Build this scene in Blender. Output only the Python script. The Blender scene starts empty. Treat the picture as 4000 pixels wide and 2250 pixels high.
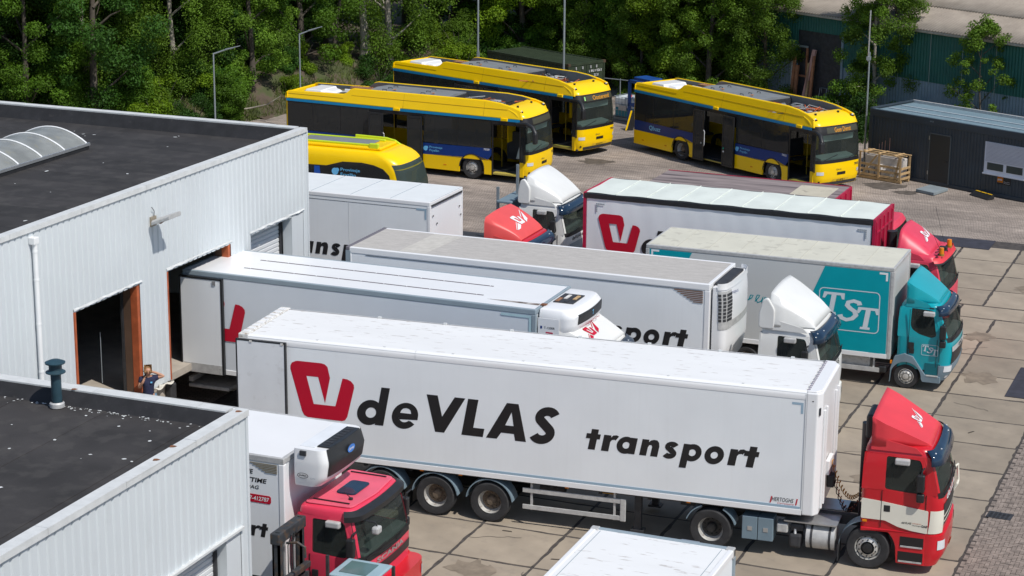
import bpy, bmesh, math, random
import numpy as np
from math import radians as RAD, sin, cos, pi, atan2, sqrt
from mathutils import Vector, Matrix
from mathutils.geometry import tessellate_polygon
random.seed(7); np.random.seed(7)
SC = bpy.context.scene
COL = SC.collection
# ------------------------------------------------------------------ camera
PIT, ROL, YAW = 0.26215, 0.00759, RAD(22.0)
def camera():
    r = Vector((1, 0, 0)); up = Vector((0, sin(PIT), cos(PIT))); fw = Vector((0, cos(PIT), -sin(PIT)))
    r2 = cos(ROL) * r + sin(ROL) * up; u2 = -sin(ROL) * r + cos(ROL) * up
    m = Matrix((r2, u2, -fw)).transposed()
    m = Matrix.Rotation(YAW, 3, 'Z') @ m
    cd = bpy.data.cameras.new('camera'); cd.sensor_width = 36; cd.lens = 36 * 8027.3 / 4000
    cd.clip_start = 1; cd.clip_end = 2000
    o = bpy.data.objects.new('camera', cd); COL.objects.link(o)
    o.matrix_world = Matrix.Translation((28.54, -40, 18.29)) @ m.to_4x4()
    SC.camera = o
camera()
# ------------------------------------------------------------------ light
SUN_EL, SUN_AZ = RAD(54), RAD(-25)          # azimuth measured from +x
w = bpy.data.worlds.new('World'); SC.world = w; w.use_nodes = True
nt = w.node_tree; bg = nt.nodes['Background']; sky = nt.nodes.new('ShaderNodeTexSky')
sky.sky_type = 'NISHITA'; sky.sun_disc = False; sky.sun_elevation = SUN_EL; sky.sun_rotation = pi / 2 - SUN_AZ
sky.air_density = 1.0; sky.dust_density = 0.6; sky.altitude = 10
nt.links.new(sky.outputs[0], bg.inputs[0]); bg.inputs[1].default_value = 0.108
sd = bpy.data.lights.new('sun', 'SUN'); sd.energy = 3.95; sd.angle = RAD(0.53); sd.color = (1, .955, .89)
so = bpy.data.objects.new('sun', sd); COL.objects.link(so)
sv = Vector((cos(SUN_EL) * cos(SUN_AZ), cos(SUN_EL) * sin(SUN_AZ), sin(SUN_EL)))
so.rotation_euler = (-sv).to_track_quat('-Z', 'Y').to_euler(); so.location = (60, -30, 60)
SC.view_settings.view_transform = 'Standard'; SC.view_settings.look = 'None'
SC.view_settings.exposure = 0.0; SC.view_settings.gamma = 1.0
SC.render.engine = 'CYCLES'
SC.cycles.max_bounces = 6; SC.cycles.diffuse_bounces = 3; SC.cycles.transparent_max_bounces = 8
# ------------------------------------------------------------------ materials
MATS = {}
def mat(name, col, rough=.5, metal=0., var=.06, vs=2., dirt=0., dcol=(.09, .07, .055), ds=6., dthr=.6, coat=0., bump=0.,
        bs=60., spec=.5, streak=0., rnd=0., stretch=(1, 1, 1), transl=0., dsoft=.12):
    if name in MATS: return MATS[name]
    m = bpy.data.materials.new(name); m.use_nodes = True; MATS[name] = m
    n = m.node_tree.nodes; L = m.node_tree.links; b = n['Principled BSDF']
    b.inputs['Roughness'].default_value = rough; b.inputs['Metallic'].default_value = metal
    b.inputs['Specular IOR Level'].default_value = spec
    if coat: b.inputs['Coat Weight'].default_value = coat; b.inputs['Coat Roughness'].default_value = .05
    tc = n.new('ShaderNodeTexCoord'); mp = n.new('ShaderNodeMapping'); mp.inputs['Scale'].default_value = stretch
    L.new(tc.outputs['Object'], mp.inputs[0]); vec = mp.outputs[0]
    def noise(sc, det=4., v=None):
        t = n.new('ShaderNodeTexNoise'); t.inputs['Scale'].default_value = sc; t.inputs['Detail'].default_value = det
        L.new(v or vec, t.inputs['Vector']); return t.outputs['Fac']
    def rng(fac, a, b_, c, d):
        t = n.new('ShaderNodeMapRange'); t.inputs[1].default_value = a; t.inputs[2].default_value = b_
        t.inputs[3].default_value = c; t.inputs[4].default_value = d; L.new(fac, t.inputs[0]); return t.outputs[0]
    def mix(bt, fac, a, c):
        t = n.new('ShaderNodeMix'); t.data_type = 'RGBA'; t.blend_type = bt
        for i, x in ((0, fac), (6, a), (7, c)):
            if hasattr(x, 'is_output'): L.new(x, t.inputs[i])
            elif isinstance(x, (int, float)): t.inputs[i].default_value = x
            else: t.inputs[i].default_value = (*x[:3], 1)
        return t.outputs[2]
    def val2col(v):
        t = n.new('ShaderNodeCombineColor')
        for i in range(3): L.new(v, t.inputs[i])
        return t.outputs[0]
    c = (*col, 1)
    cur = mix('MULTIPLY', 1., col, val2col(rng(noise(vs), .3, .7, 1 - var, 1 + var)))
    if streak:
        mp2 = n.new('ShaderNodeMapping'); mp2.inputs['Scale'].default_value = (7, 7, .35); L.new(tc.outputs['Object'], mp2.inputs[0])
        f = rng(noise(1.3, 5, mp2.outputs[0]), .52, .75, 0, streak); cur = mix('MIX', f, cur, dcol)
    if dirt:
        f = rng(noise(ds, 6), dthr, dthr + dsoft, 0, dirt); cur = mix('MIX', f, cur, dcol)
    if rnd:
        oi = n.new('ShaderNodeObjectInfo'); cur = mix('MULTIPLY', 1., cur, val2col(rng(oi.outputs['Random'], 0, 1, 1 - rnd, 1 + rnd)))
    L.new(cur, b.inputs['Base Color'])
    if bump:
        bp = n.new('ShaderNodeBump'); bp.inputs['Strength'].default_value = bump; bp.inputs['Distance'].default_value = .02
        L.new(noise(bs), bp.inputs['Height']); L.new(bp.outputs[0], b.inputs['Normal'])
    if transl:
        tr = n.new('ShaderNodeBsdfTranslucent'); L.new(mix('MULTIPLY', 1., cur, (1.5, 1.5, .6)), tr.inputs[0])
        ms = n.new('ShaderNodeMixShader'); ms.inputs[0].default_value = transl
        L.new(b.outputs[0], ms.inputs[1]); L.new(tr.outputs[0], ms.inputs[2])
        L.new(ms.outputs[0], n['Material Output'].inputs[0])
    return m
def glass(name, tint, fac=.75, rough=.03):
    m = bpy.data.materials.new(name); m.use_nodes = True; MATS[name] = m
    n = m.node_tree.nodes; L = m.node_tree.links; b = n['Principled BSDF']
    b.inputs['Base Color'].default_value = (tint[0] * .12, tint[1] * .12, tint[2] * .12, 1); b.inputs['Roughness'].default_value = rough
    t = n.new('ShaderNodeBsdfTransparent'); t.inputs[0].default_value = (*tint, 1)
    ms = n.new('ShaderNodeMixShader'); ms.inputs[0].default_value = fac
    L.new(t.outputs[0], ms.inputs[1]); L.new(b.outputs[0], ms.inputs[2]); L.new(ms.outputs[0], n['Material Output'].inputs[0])
    return m
white = mat('white_panel', (.80, .825, .84), .32, var=.035, vs=.7, streak=.05, dcol=(.5, .48, .45))
white_roof = mat('white_roof', (.76, .765, .76), .55, var=.03, vs=.8, dirt=.55, dcol=(.33, .28, .25), ds=7, dthr=.62, stretch=(.35, 1.6, 1), dsoft=.06)
white_clean = mat('white_clean', (.79, .795, .80), .3, var=.02, vs=1.)
cream_roof = mat('cream_roof', (.60, .585, .49), .6, var=.06, vs=1.5, dirt=.25, ds=3, dthr=.55)
tarp_roof = mat('tarp_roof', (.66, .71, .66), .6, var=.05, vs=1.2, dirt=.2, ds=4, dthr=.6, dcol=(.4, .4, .36))
grey_roof = mat('grey_roof', (.44, .42, .395), .8, var=.10, vs=6, dirt=.25, ds=30, dthr=.5, dcol=(.27, .25, .23), stretch=(.4, 1.5, 1))
brown_roof = mat('brown_roof', (.23, .19, .185), .8, var=.3, vs=1.4, dirt=.8, ds=1.2, dthr=.52, dcol=(.06, .045, .05), stretch=(.25, 2.2, 1))
grey_trim = mat('grey_trim', (.27, .33, .37), .45, var=.05)
alu = mat('alu', (.55, .56, .57), .38, metal=.75, var=.08, vs=5)
alu_dull = mat('alu_dull', (.5, .5, .49), .5, metal=.2, var=.12, vs=8, dirt=.3, ds=10)
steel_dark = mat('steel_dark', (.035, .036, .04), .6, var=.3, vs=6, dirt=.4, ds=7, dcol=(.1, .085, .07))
black_pl = mat('black_plastic', (.018, .019, .021), .45, var=.15, vs=5)
black_ink = mat('black_ink', (.012, .011, .012), .5, var=.05)
rubber = mat('rubber', (.028, .028, .03), .8, var=.25, vs=7, dirt=.35, ds=9, dcol=(.085, .08, .072), bump=.2)
rim_m = mat('rim_silver', (.58, .57, .54), .4, metal=.35, var=.12, vs=9, dirt=.5, ds=14, dthr=.55, dcol=(.16, .1, .06))
rim_rust = mat('rim_rust', (.16, .12, .085), .75, var=.4, vs=12, dirt=.6, ds=10, dcol=(.05, .035, .025))
yellow = mat('bus_yellow', (.94, .60, .0), .32, var=.03, vs=1.2, coat=.12, spec=.35)
lime = mat('lime', (.55, .7, .02), .4, var=.05)
navy = mat('navy', (.005, .035, .19), .35, var=.08, spec=.3)
skyblue = mat('sky_blue', (.0, .23, .48), .4, var=.05)
ltblue = mat('light_blue', (.16, .52, .85), .4, var=.04)
red = mat('red_paint', (.56, .010, .02), .3, var=.06, vs=1.5, coat=.3, dirt=.05, dcol=(.5, .2, .2))
red_fade = mat('red_faded', (.70, .045, .06), .42, var=.07, vs=1.3, dirt=.12, ds=3, dcol=(.72, .16, .18))
red_pink = mat('red_pink', (.66, .05, .095), .42, var=.1, vs=1.2, dirt=.18, ds=3, dcol=(.7, .17, .22))
red_ink = mat('red_ink', (.50, .0, .022), .45, var=.03)
crimson = mat('crimson', (.42, .008, .05), .45, var=.15, vs=2)
cream = mat('cream_paint', (.74, .71, .61), .35, var=.03)
teal = mat('teal_paint', (.0, .31, .37), .4, var=.04, spec=.25)
teal_cab = mat('teal_cab', (.0, .33, .39), .3, var=.05, coat=.4)
bluegrey = mat('bluegrey_plastic', (.17, .235, .28), .5, var=.08)
greywhite = mat('greywhite_panel', (.56, .575, .57), .4, var=.03, vs=.8)
visor_m = mat('visor', (.012, .03, .06), .08, var=.2)
dark_glass = glass('cab_glass', (.42, .48, .44), .5)
wind_glass = glass('windscreen_glass', (.60, .70, .64), .30)
bus_glass = glass('bus_glass', (.48, .5, .5), .48)
seat_m = mat('seat_fabric', (.05, .055, .06), .85, var=.3)
dash_m = mat('dash', (.11, .125, .13), .7, var=.1)
amber = mat('amber_lens', (.75, .22, .005), .25, var=.05)
lamp_lens = mat('lamp_lens', (.62, .64, .66), .12, var=.1)
orange_wire = mat('orange_wire', (.5, .1, .02), .6, var=.3)
grey_cover = mat('grey_cover', (.20, .215, .225), .55, var=.08, vs=2, dirt=.2, ds=3, dcol=(.3, .29, .27))
ochre = mat('ochre_coil', (.30, .15, .08), .7, var=.3, vs=20)
clad = mat('white_cladding', (.60, .64, .66), .42, var=.035, vs=.5, streak=.10, dcol=(.38, .39, .385), dirt=.10, ds=2.5, dthr=.62)
coping = mat('coping', (.60, .615, .61), .55, var=.08, vs=4, dirt=.4, ds=22, dthr=.62, dcol=(.33, .315, .29))
felt = mat('roof_felt', (.029, .0265, .026), .85, var=.3, vs=.8, dirt=.35, ds=2.2, dthr=.5, dcol=(.062, .058, .054), rnd=.22, bump=.15, bs=40)
felt_dark = mat('felt_upstand', (.016, .016, .018), .7, var=.3, vs=3, dirt=.25, ds=8, dcol=(.07, .065, .06))
orange_st = mat('orange_steel', (.42, .10, .035), .55, var=.2, vs=4, dirt=.3, ds=6, dcol=(.2, .06, .03))
concrete = mat('concrete', (.40, .355, .30), .9, var=.12, vs=2, dirt=.4, ds=5, dcol=(.2, .18, .15), bump=.3, bs=50)
slab_m = mat('slab_concrete', (.30, .252, .195), .9, var=.13, vs=1.1, dirt=.32, ds=3.2, dthr=.56, dcol=(.21, .18, .15), rnd=.17, bump=.25, bs=70)
tar = mat('tar_joint', (.06, .052, .048), .9, var=.4, vs=5, dirt=.4, ds=6, dcol=(.16, .135, .11))
paver = mat('paver_brick', (.24, .198, .17), .9, var=.25, vs=5, dirt=.3, ds=9, dcol=(.12, .10, .09), rnd=.22, bump=.3, bs=80)
mat_rub = mat('rubber_mat', (.035, .036, .05), .85, var=.25, vs=3, dirt=.3, ds=5, dcol=(.07, .068, .075))
wood = mat('pale_wood', (.50, .34, .17), .75, var=.2, vs=6, dirt=.25, ds=9, dcol=(.3, .2, .1), rnd=.15)
wood_red = mat('rust_wood', (.36, .16, .08), .8, var=.3, vs=5, rnd=.25, dirt=.4, ds=6, dcol=(.3, .2, .13))
pink_pl = mat('pink_post', (.55, .32, .27), .7, var=.1)
film = mat('wrap_film', (.55, .52, .49), .35, var=.2, vs=4)
dgreen = mat('army_green', (.028, .042, .022), .55, var=.2, vs=2, dirt=.3, ds=4, dcol=(.055, .06, .035))
anthr = mat('anthracite', (.032, .046, .060), .5, var=.15, vs=1.2, dirt=.15, ds=3, dcol=(.05, .06, .07))
off_roof = mat('office_roof', (.17, .245, .285), .5, var=.1, vs=1.5, dirt=.3, ds=3, dcol=(.1, .14, .16))
hall_green = mat('hall_green', (.012, .115, .095), .5, var=.15, vs=1.2, streak=.15, dcol=(.05, .12, .10))
hall_blue = mat('hall_plinth', (.21, .29, .35), .5, var=.1, vs=2)
fibro = mat('fibre_cement', (.31, .268, .222), .9, var=.15, vs=1.5, dirt=.35, ds=5, dcol=(.22, .20, .17), rnd=.08)
hall_door = mat('hall_door', (.10, .088, .08), .7, var=.12, vs=2)
galv = mat('galvanised', (.30, .34, .36), .45, metal=.4, var=.1)
vent_m = mat('vent_teal', (.022, .055, .075), .45, var=.2, vs=5, dirt=.2, ds=9, dcol=(.1, .13, .14))
pvc = mat('pvc', (.80, .81, .81), .35, var=.03)
poly = mat('polycarbonate', (.22, .23, .22), .35, var=.18, vs=2, dirt=.35, ds=3, dcol=(.27, .25, .16))
bark = mat('bark', (.085, .072, .056), .9, var=.4, vs=4, dirt=.5, ds=7, dcol=(.07, .06, .045))
bark_pale = mat('bark_pale', (.34, .31, .26), .9, var=.3, vs=4, dirt=.5, ds=5, dcol=(.15, .14, .11))
leaf_a = mat('leaf_mid', (.090, .185, .015), .6, spec=.2, var=.35, vs=.9, rnd=.25, transl=.28)
leaf_b = mat('leaf_dark', (.034, .090, .012), .6, spec=.2, var=.35, vs=.9, rnd=.25, transl=.22)
leaf_c = mat('leaf_yellow', (.135, .225, .012), .6, spec=.2, var=.35, vs=.9, rnd=.2, transl=.3)
leaf_d = mat('leaf_olive', (.100, .182, .018), .6, spec=.2, var=.35, vs=.9, rnd=.2, transl=.28)
soil = mat('soil', (.105, .078, .056), .95, var=.4, vs=.9, dirt=.85, ds=.9, dthr=.44, dcol=(.05, .07, .02), bump=.6, bs=8)
grass_m = mat('grass', (.10, .13, .03), .7, var=.4, vs=1.5, transl=.25)
skin = mat('skin', (.50, .27, .18), .55, var=.05)
tshirt = mat('tshirt', (.018, .022, .06), .85, var=.15, vs=8)
jeans = mat('jeans', (.16, .30, .42), .85, var=.15, vs=8)
hair_m = mat('hair', (.24, .13, .05), .7, var=.25, vs=30)
shoe_m = mat('shoe', (.03, .025, .02), .6)
tank_w = mat('tank_plastic', (.68, .74, .78), .35, var=.05)
tank_b = mat('tank_blue', (.03, .26, .34), .35, var=.1)
blue_st = mat('blue_steel', (.01, .07, .28), .45, var=.15)
red_cap = mat('red_cap', (.6, .03, .05), .4)
rusty = mat('rust', (.20, .08, .035), .9, var=.35, vs=10)
shut_w = mat('shutter_white', (.66, .68, .69), .5, var=.05, vs=2, dirt=.25, ds=5, dcol=(.4, .33, .26), stretch=(1, .3, 2.5))
shut_g = mat('shutter_grey', (.52, .54, .60), .45, var=.03)
led = bpy.data.materials.new('led_text'); led.use_nodes = True
led.node_tree.nodes['Principled BSDF'].inputs['Base Color'].default_value = (.2, .08, 0, 1)
led.node_tree.nodes['Principled BSDF'].inputs['Emission Color'].default_value = (1, .45, .03, 1)
led.node_tree.nodes['Principled BSDF'].inputs['Emission Strength'].default_value = .55
# ------------------------------------------------------------------ mesh builder
class M:
    def __init__(s): s.v = []; s.f = []; s.m = []
    def add(s, vs, fs, mi=0):
        o = len(s.v); s.v += [tuple(map(float, p)) for p in vs]; s.f += [tuple(i + o for i in f) for f in fs]; s.m += [mi] * len(fs); return s
    def box(s, x0, x1, y0, y1, z0, z1, mi=0):
        return s.add([(x0, y0, z0), (x1, y0, z0), (x1, y1, z0), (x0, y1, z0), (x0, y0, z1), (x1, y0, z1), (x1, y1, z1), (x0, y1, z1)],
                     [(0, 3, 2, 1), (4, 5, 6, 7), (0, 1, 5, 4), (1, 2, 6, 5), (2, 3, 7, 6), (3, 0, 4, 7)], mi)
    def prism(s, poly, a0, a1, axis='y', mi=0, holes=()):
        def P(p, a): return {'y': (p[0], a, p[1]), 'x': (a, p[0], p[1]), 'z': (p[0], p[1], a)}[axis]
        loops = [list(poly)] + [list(h) for h in holes]; flat = [p for l in loops for p in l]; n = len(flat)
        tri = tessellate_polygon([[Vector((p[0], p[1], 0)) for p in l] for l in loops])
        vs = [P(p, a0) for p in flat] + [P(p, a1) for p in flat]
        fs = [tuple(range(n)), tuple(range(2 * n - 1, n - 1, -1))] if len(loops) == 1 else [tuple(t) for t in tri] + [tuple(i + n for i in reversed(t)) for t in tri]
        k = 0
        for l in loops:
            for i in range(len(l)): j = (i + 1) % len(l); fs.append((k + i, k + j, k + j + n, k + i + n))
            k += len(l)
        return s.add(vs, fs, mi)
    def flat(s, poly, a, axis='y', mi=0, holes=()):
        def P(p): return {'y': (p[0], a, p[1]), 'x': (a, p[0], p[1]), 'z': (p[0], p[1], a)}[axis]
        loops = [list(poly)] + [list(h) for h in holes]; flat = [p for l in loops for p in l]
        tri = tessellate_polygon([[Vector((p[0], p[1], 0)) for p in l] for l in loops])
        return s.add([P(p) for p in flat], [tuple(t) for t in tri], mi)
    def cyl(s, a, b, r0, r1=None, n=12, mi=0, caps=True):
        r1 = r0 if r1 is None else r1; a = Vector(a); b = Vector(b); d = (b - a).normalized()
        u = d.orthogonal().normalized(); v = d.cross(u); vs = []
        for c, r in ((a, r0), (b, r1)):
            vs += [c + r * (cos(2 * pi * i / n) * u + sin(2 * pi * i / n) * v) for i in range(n)]
        fs = [(i, (i + 1) % n, (i + 1) % n + n, i + n) for i in range(n)]
        if caps: fs += [tuple(reversed(range(n))), tuple(range(n, 2 * n))]
        return s.add(vs, fs, mi)
    def tube(s, pts, r, n=6, mi=0):
        pts = [Vector(p) for p in pts]; rs = r if isinstance(r, (list, tuple)) else [r] * len(pts); vs = []; u = None
        for i, p in enumerate(pts):
            d = (pts[min(i + 1, len(pts) - 1)] - pts[max(i - 1, 0)]).normalized()
            u = d.orthogonal().normalized() if u is None else (u - u.dot(d) * d).normalized()
            v = d.cross(u); vs += [p + rs[i] * (cos(2 * pi * k / n) * u + sin(2 * pi * k / n) * v) for k in range(n)]
        fs = []
        for i in range(len(pts) - 1):
            for k in range(n): fs.append((i * n + k, i * n + (k + 1) % n, (i + 1) * n + (k + 1) % n, (i + 1) * n + k))
        fs += [tuple(reversed(range(n))), tuple(range((len(pts) - 1) * n, len(pts) * n))]
        return s.add(vs, fs, mi)
    def lathe(s, prof, n=24, mi=0, axis='z', c=(0, 0, 0)):
        vs = []
        for r, h in prof:
            for k in range(n):
                a = 2 * pi * k / n; p = (r * cos(a), r * sin(a), h)
                if axis == 'y': p = (p[0], p[2], p[1])
                vs.append((p[0] + c[0], p[1] + c[1], p[2] + c[2]))
        fs = []
        for i in range(len(prof) - 1):
            for k in range(n): fs.append((i * n + k, i * n + (k + 1) % n, (i + 1) * n + (k + 1) % n, (i + 1) * n + k))
        return s.add(vs, fs, mi)
    def loft(s, rings, closed=True, cap0=False, cap1=False, mi=0):
        n = len(rings[0]); vs = [p for r in rings for p in r]; fs = []
        for i in range(len(rings) - 1):
            for k in range(n if closed else n - 1): fs.append((i * n + k, i * n + (k + 1) % n, (i + 1) * n + (k + 1) % n, (i + 1) * n + k))
        if cap0: fs.append(tuple(reversed(range(n))))
        if cap1: fs.append(tuple(range((len(rings) - 1) * n, len(rings) * n)))
        return s.add(vs, fs, mi)
    def grid(s, fn, us, vs_, mi=0):
        return s.loft([[fn(u, v) for u in us] for v in vs_], closed=False, mi=mi)
    def mesh(s, name, mats, smooth=None):
        me = bpy.data.meshes.new(name); me.from_pydata(s.v, [], s.f)
        for m_ in (mats if isinstance(mats, (list, tuple)) else [mats]): me.materials.append(m_)
        if any(s.m): me.polygons.foreach_set('material_index', s.m)
        bm = bmesh.new(); bm.from_mesh(me); bmesh.ops.recalc_face_normals(bm, faces=bm.faces[:]); bm.to_mesh(me); bm.free()
        if smooth: me.shade_smooth(); me.set_sharp_from_angle(angle=RAD(smooth))
        me.update(); return me
    def obj(s, name, mats, parent=None, smooth=None, bev=0., seg=2):
        o = link(name, s.mesh(name, mats, smooth), parent)
        if bev:
            b = o.modifiers.new('bevel', 'BEVEL'); b.width = bev; b.segments = seg; b.limit_method = 'ANGLE'; b.angle_limit = RAD(40)
        return o
def link(name, me, parent=None, loc=None, rz=None):
    o = bpy.data.objects.new(name, me); COL.objects.link(o)
    if parent is not None: o.parent = parent
    if loc is not None: o.location = loc
    if rz is not None: o.rotation_euler = (0, 0, rz)
    return o
def tag(o, label, cat, group=None):
    o['label'] = label; o['category'] = cat
    if group: o['group'] = group
    return o
def thing(name, label, cat, loc=(0, 0, 0), yaw=0, group=None):
    o = link(name, None, None, loc, RAD(yaw)); o.empty_display_size = .3
    return tag(o, label, cat, group)
def structure(o): o['kind'] = 'structure'; return o
def stuff(o): o['kind'] = 'stuff'; return o
def arc(cx, cy, r, a0, a1, n=12, ry=None):
    ry = r if ry is None else ry
    return [(cx + r * cos(RAD(a0 + (a1 - a0) * i / n)), cy + ry * sin(RAD(a0 + (a1 - a0) * i / n))) for i in range(n + 1)]
def rrect(x0, x1, y0, y1, r, n=4):
    return arc(x1 - r, y1 - r, r, 0, 90, n) + arc(x0 + r, y1 - r, r, 90, 180, n) + arc(x0 + r, y0 + r, r, 180, 270, n) + arc(x1 - r, y0 + r, r, 270, 360, n)
FONTCACHE = {}
def text_mesh(txt, bold=0., shear=0.):
    k = (txt, bold, shear)
    if k not in FONTCACHE:
        cu = bpy.data.curves.new('lettering', 'FONT'); cu.body = txt; cu.size = 1; cu.offset = bold; cu.shear = shear; cu.resolution_u = 3
        o = bpy.data.objects.new('t', cu); COL.objects.link(o); dg = bpy.context.evaluated_depsgraph_get()
        me = bpy.data.meshes.new_from_object(o.evaluated_get(dg)); v = [tuple(p.co) for p in me.vertices]; f = [tuple(p.vertices) for p in me.polygons]
        bpy.data.objects.remove(o); bpy.data.curves.remove(cu); bpy.data.meshes.remove(me)
        xs = [p[0] for p in v]; ys = [p[1] for p in v]; FONTCACHE[k] = (v, f, min(xs), max(xs), min(ys), max(ys))
    return FONTCACHE[k]
def text(parent, txt, o, ux, uz, w, h, m, bold=.02, shear=0., name='lettering'):
    """fit txt into a w x h rectangle whose lower left corner is o, spanned by unit vectors ux, uz"""
    v, f, x0, x1, y0, y1 = text_mesh(txt, bold, shear); o = Vector(o); ux = Vector(ux); uz = Vector(uz)
    b = M(); b.add([o + ux * ((p[0] - x0) / (x1 - x0) * w) + uz * ((p[1] - y0) / (y1 - y0) * h) for p in v], f)
    return b.obj(name, m, parent)
X_, Y_, Z_ = (1, 0, 0), (0, 1, 0), (0, 0, 1)
# ================================================================== GROUND
# brick paved yard and wider ground (one sheet to the horizon)
def brick_ground_mat():
    m = bpy.data.materials.new('brick_paving'); m.use_nodes = True
    n = m.node_tree.nodes; L = m.node_tree.links; b = n['Principled BSDF']; b.inputs['Roughness'].default_value = .9
    tc = n.new('ShaderNodeTexCoord')
    br = n.new('ShaderNodeTexBrick'); br.inputs['Scale'].default_value = 1.; br.inputs['Brick Width'].default_value = .21
    br.inputs['Row Height'].default_value = .105; br.inputs['Mortar Size'].default_value = .012; br.inputs['Mortar Smooth'].default_value = .3
    br.inputs['Color1'].default_value = (.36, .305, .262, 1); br.inputs['Color2'].default_value = (.27, .228, .198, 1)
    br.inputs['Mortar'].default_value = (.13, .108, .09, 1)
    mp = n.new('ShaderNodeMapping'); mp.inputs['Rotation'].default_value = (0, 0, RAD(-14))
    nd = n.new('ShaderNodeTexNoise'); nd.inputs['Scale'].default_value = .35; nd.inputs['Detail'].default_value = 3
    va = n.new('ShaderNodeVectorMath'); va.operation = 'MULTIPLY_ADD'; va.inputs[1].default_value = (.5, .5, 0)
    L.new(tc.outputs['Object'], mp.inputs[0]); L.new(mp.outputs[0], nd.inputs['Vector'])
    L.new(nd.outputs['Color'], va.inputs[0]); L.new(mp.outputs[0], va.inputs[2]); L.new(va.outputs[0], br.inputs['Vector'])
    # big worn lanes and stains
    def noise(sc, st, det=5):
        q = n.new('ShaderNodeMapping'); q.inputs['Scale'].default_value = st; q.inputs['Rotation'].default_value = (0, 0, RAD(-14)); L.new(tc.outputs['Object'], q.inputs[0])
        t = n.new('ShaderNodeTexNoise'); t.inputs['Scale'].default_value = sc; t.inputs['Detail'].default_value = det
        L.new(q.outputs[0], t.inputs[0]); return t.outputs['Fac']
    def rng(f, a, c, d, e):
        t = n.new('ShaderNodeMapRange'); L.new(f, t.inputs[0])
        for i, x in enumerate((a, c, d, e)): t.inputs[i + 1].default_value = x
        return t.outputs[0]
    def mul(c, f):
        cc = n.new('ShaderNodeCombineColor'); [L.new(f, cc.inputs[i]) for i in range(3)]
        t = n.new('ShaderNodeMix'); t.data_type = 'RGBA'; t.blend_type = 'MULTIPLY'; t.inputs[0].default_value = 1; L.new(c, t.inputs[6]); L.new(cc.outputs[0], t.inputs[7]); return t.outputs[2]
    c = mul(br.outputs['Color'], rng(noise(.45, (.35, 1, 1)), .35, .65, .74, 1.3))
    c = mul(c, rng(noise(2.2, (.3, 1.2, 1)), .3, .7, .8, 1.2))
    c = mul(c, rng(noise(.28, (1, 1.6, 1), 2), .66, .72, 1, .45))
    L.new(c, b.inputs['Base Color'])
    bp = n.new('ShaderNodeBump'); bp.inputs['Strength'].default_value = .5; bp.inputs['Distance'].default_value = .01
    L.new(br.outputs['Fac'], bp.inputs['Height']); bp.invert = True; L.new(bp.outputs[0], b.inputs['Normal'])
    return m
g = M(); g.add([(-700, -300, -.02), (700, -300, -.02), (700, 1100, -.02), (-700, 1100, -.02)], [(0, 1, 2, 3)])
structure(g.obj('ground', brick_ground_mat()))
# concrete slab yard: base sheet of tar, slabs proud of it
yb = M(); yb.add([(-.1, -30, -.012), (21.6, -30, -.012), (21.6, 36.9, -.012), (-.1, 36.9, -.012)], [(0, 1, 2, 3)])
yard = structure(yb.obj('concrete_yard', tar))
def slab_mesh(w_, d_, seed):
    rr = random.Random(seed); pts = []
    cs = [(0, 0), (w_, 0), (w_, d_), (0, d_)]
    for i in range(4):
        a, b_ = cs[i], cs[(i + 1) % 4]; nn = 10
        for k in range(nn):
            t = k / nn; x = a[0] + (b_[0] - a[0]) * t; y = a[1] + (b_[1] - a[1]) * t
            j = (rr.random() ** 3) * .035
            ix = j if x < .01 else (-j if x > w_ - .01 else 0); iy = j if y < .01 else (-j if y > d_ - .01 else 0)
            pts.append((x + ix, y + iy))
    b = M(); b.prism(pts, -.1, 0, 'z'); return b.mesh('slab', slab_m)
SP = 2.1
slabs = [slab_mesh(SP - .07, SP - .07, i) for i in range(5)]
wide = [slab_mesh(2.58, SP - .07, 30 + i) for i in range(2)]
rr = random.Random(3); k = 0
for ix in range(10):
    for iy in range(13):
        x = .1 + SP * ix + .02 + (0.0 if iy % 1 == 0 else 0); y = -1.5 + SP * iy + .03
        if x + SP > 21.7: continue
        if (x < 3.9 and y > 5 and y < 12): continue
        o = link('slab', (wide if ix == 9 else slabs)[k % 5 if ix < 9 else k % 2], yard, (x, y, rr.uniform(-.004, .004))); k += 1
for ix in range(10):                       # near rows below y=-1.5
    for iy in range(4):
        if ix < 4: continue
        link('slab', (wide if ix == 9 else slabs)[k % 5 if ix < 9 else k % 2], yard, (.1 + SP * ix + .02, -1.5 - SP * (iy + 1) + .03, rr.uniform(-.004, .004))); k += 1
strip = [slab_mesh(SP - .05, 1.45, 20 + i) for i in range(2)]
for ix in range(10): link('slab', strip[ix % 2], yard, (.9 + SP * ix - (.5 if ix > 8 else 0) if ix < 9 else 19.2, 25.85, rr.uniform(-.004, .004)))
for ix in range(10):
    for iy in range(4):
        link('slab', slabs[k % 5], yard, (-.55 + SP * ix, 27.4 + SP * iy + .02, rr.uniform(-.004, .004))); k += 1
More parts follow.
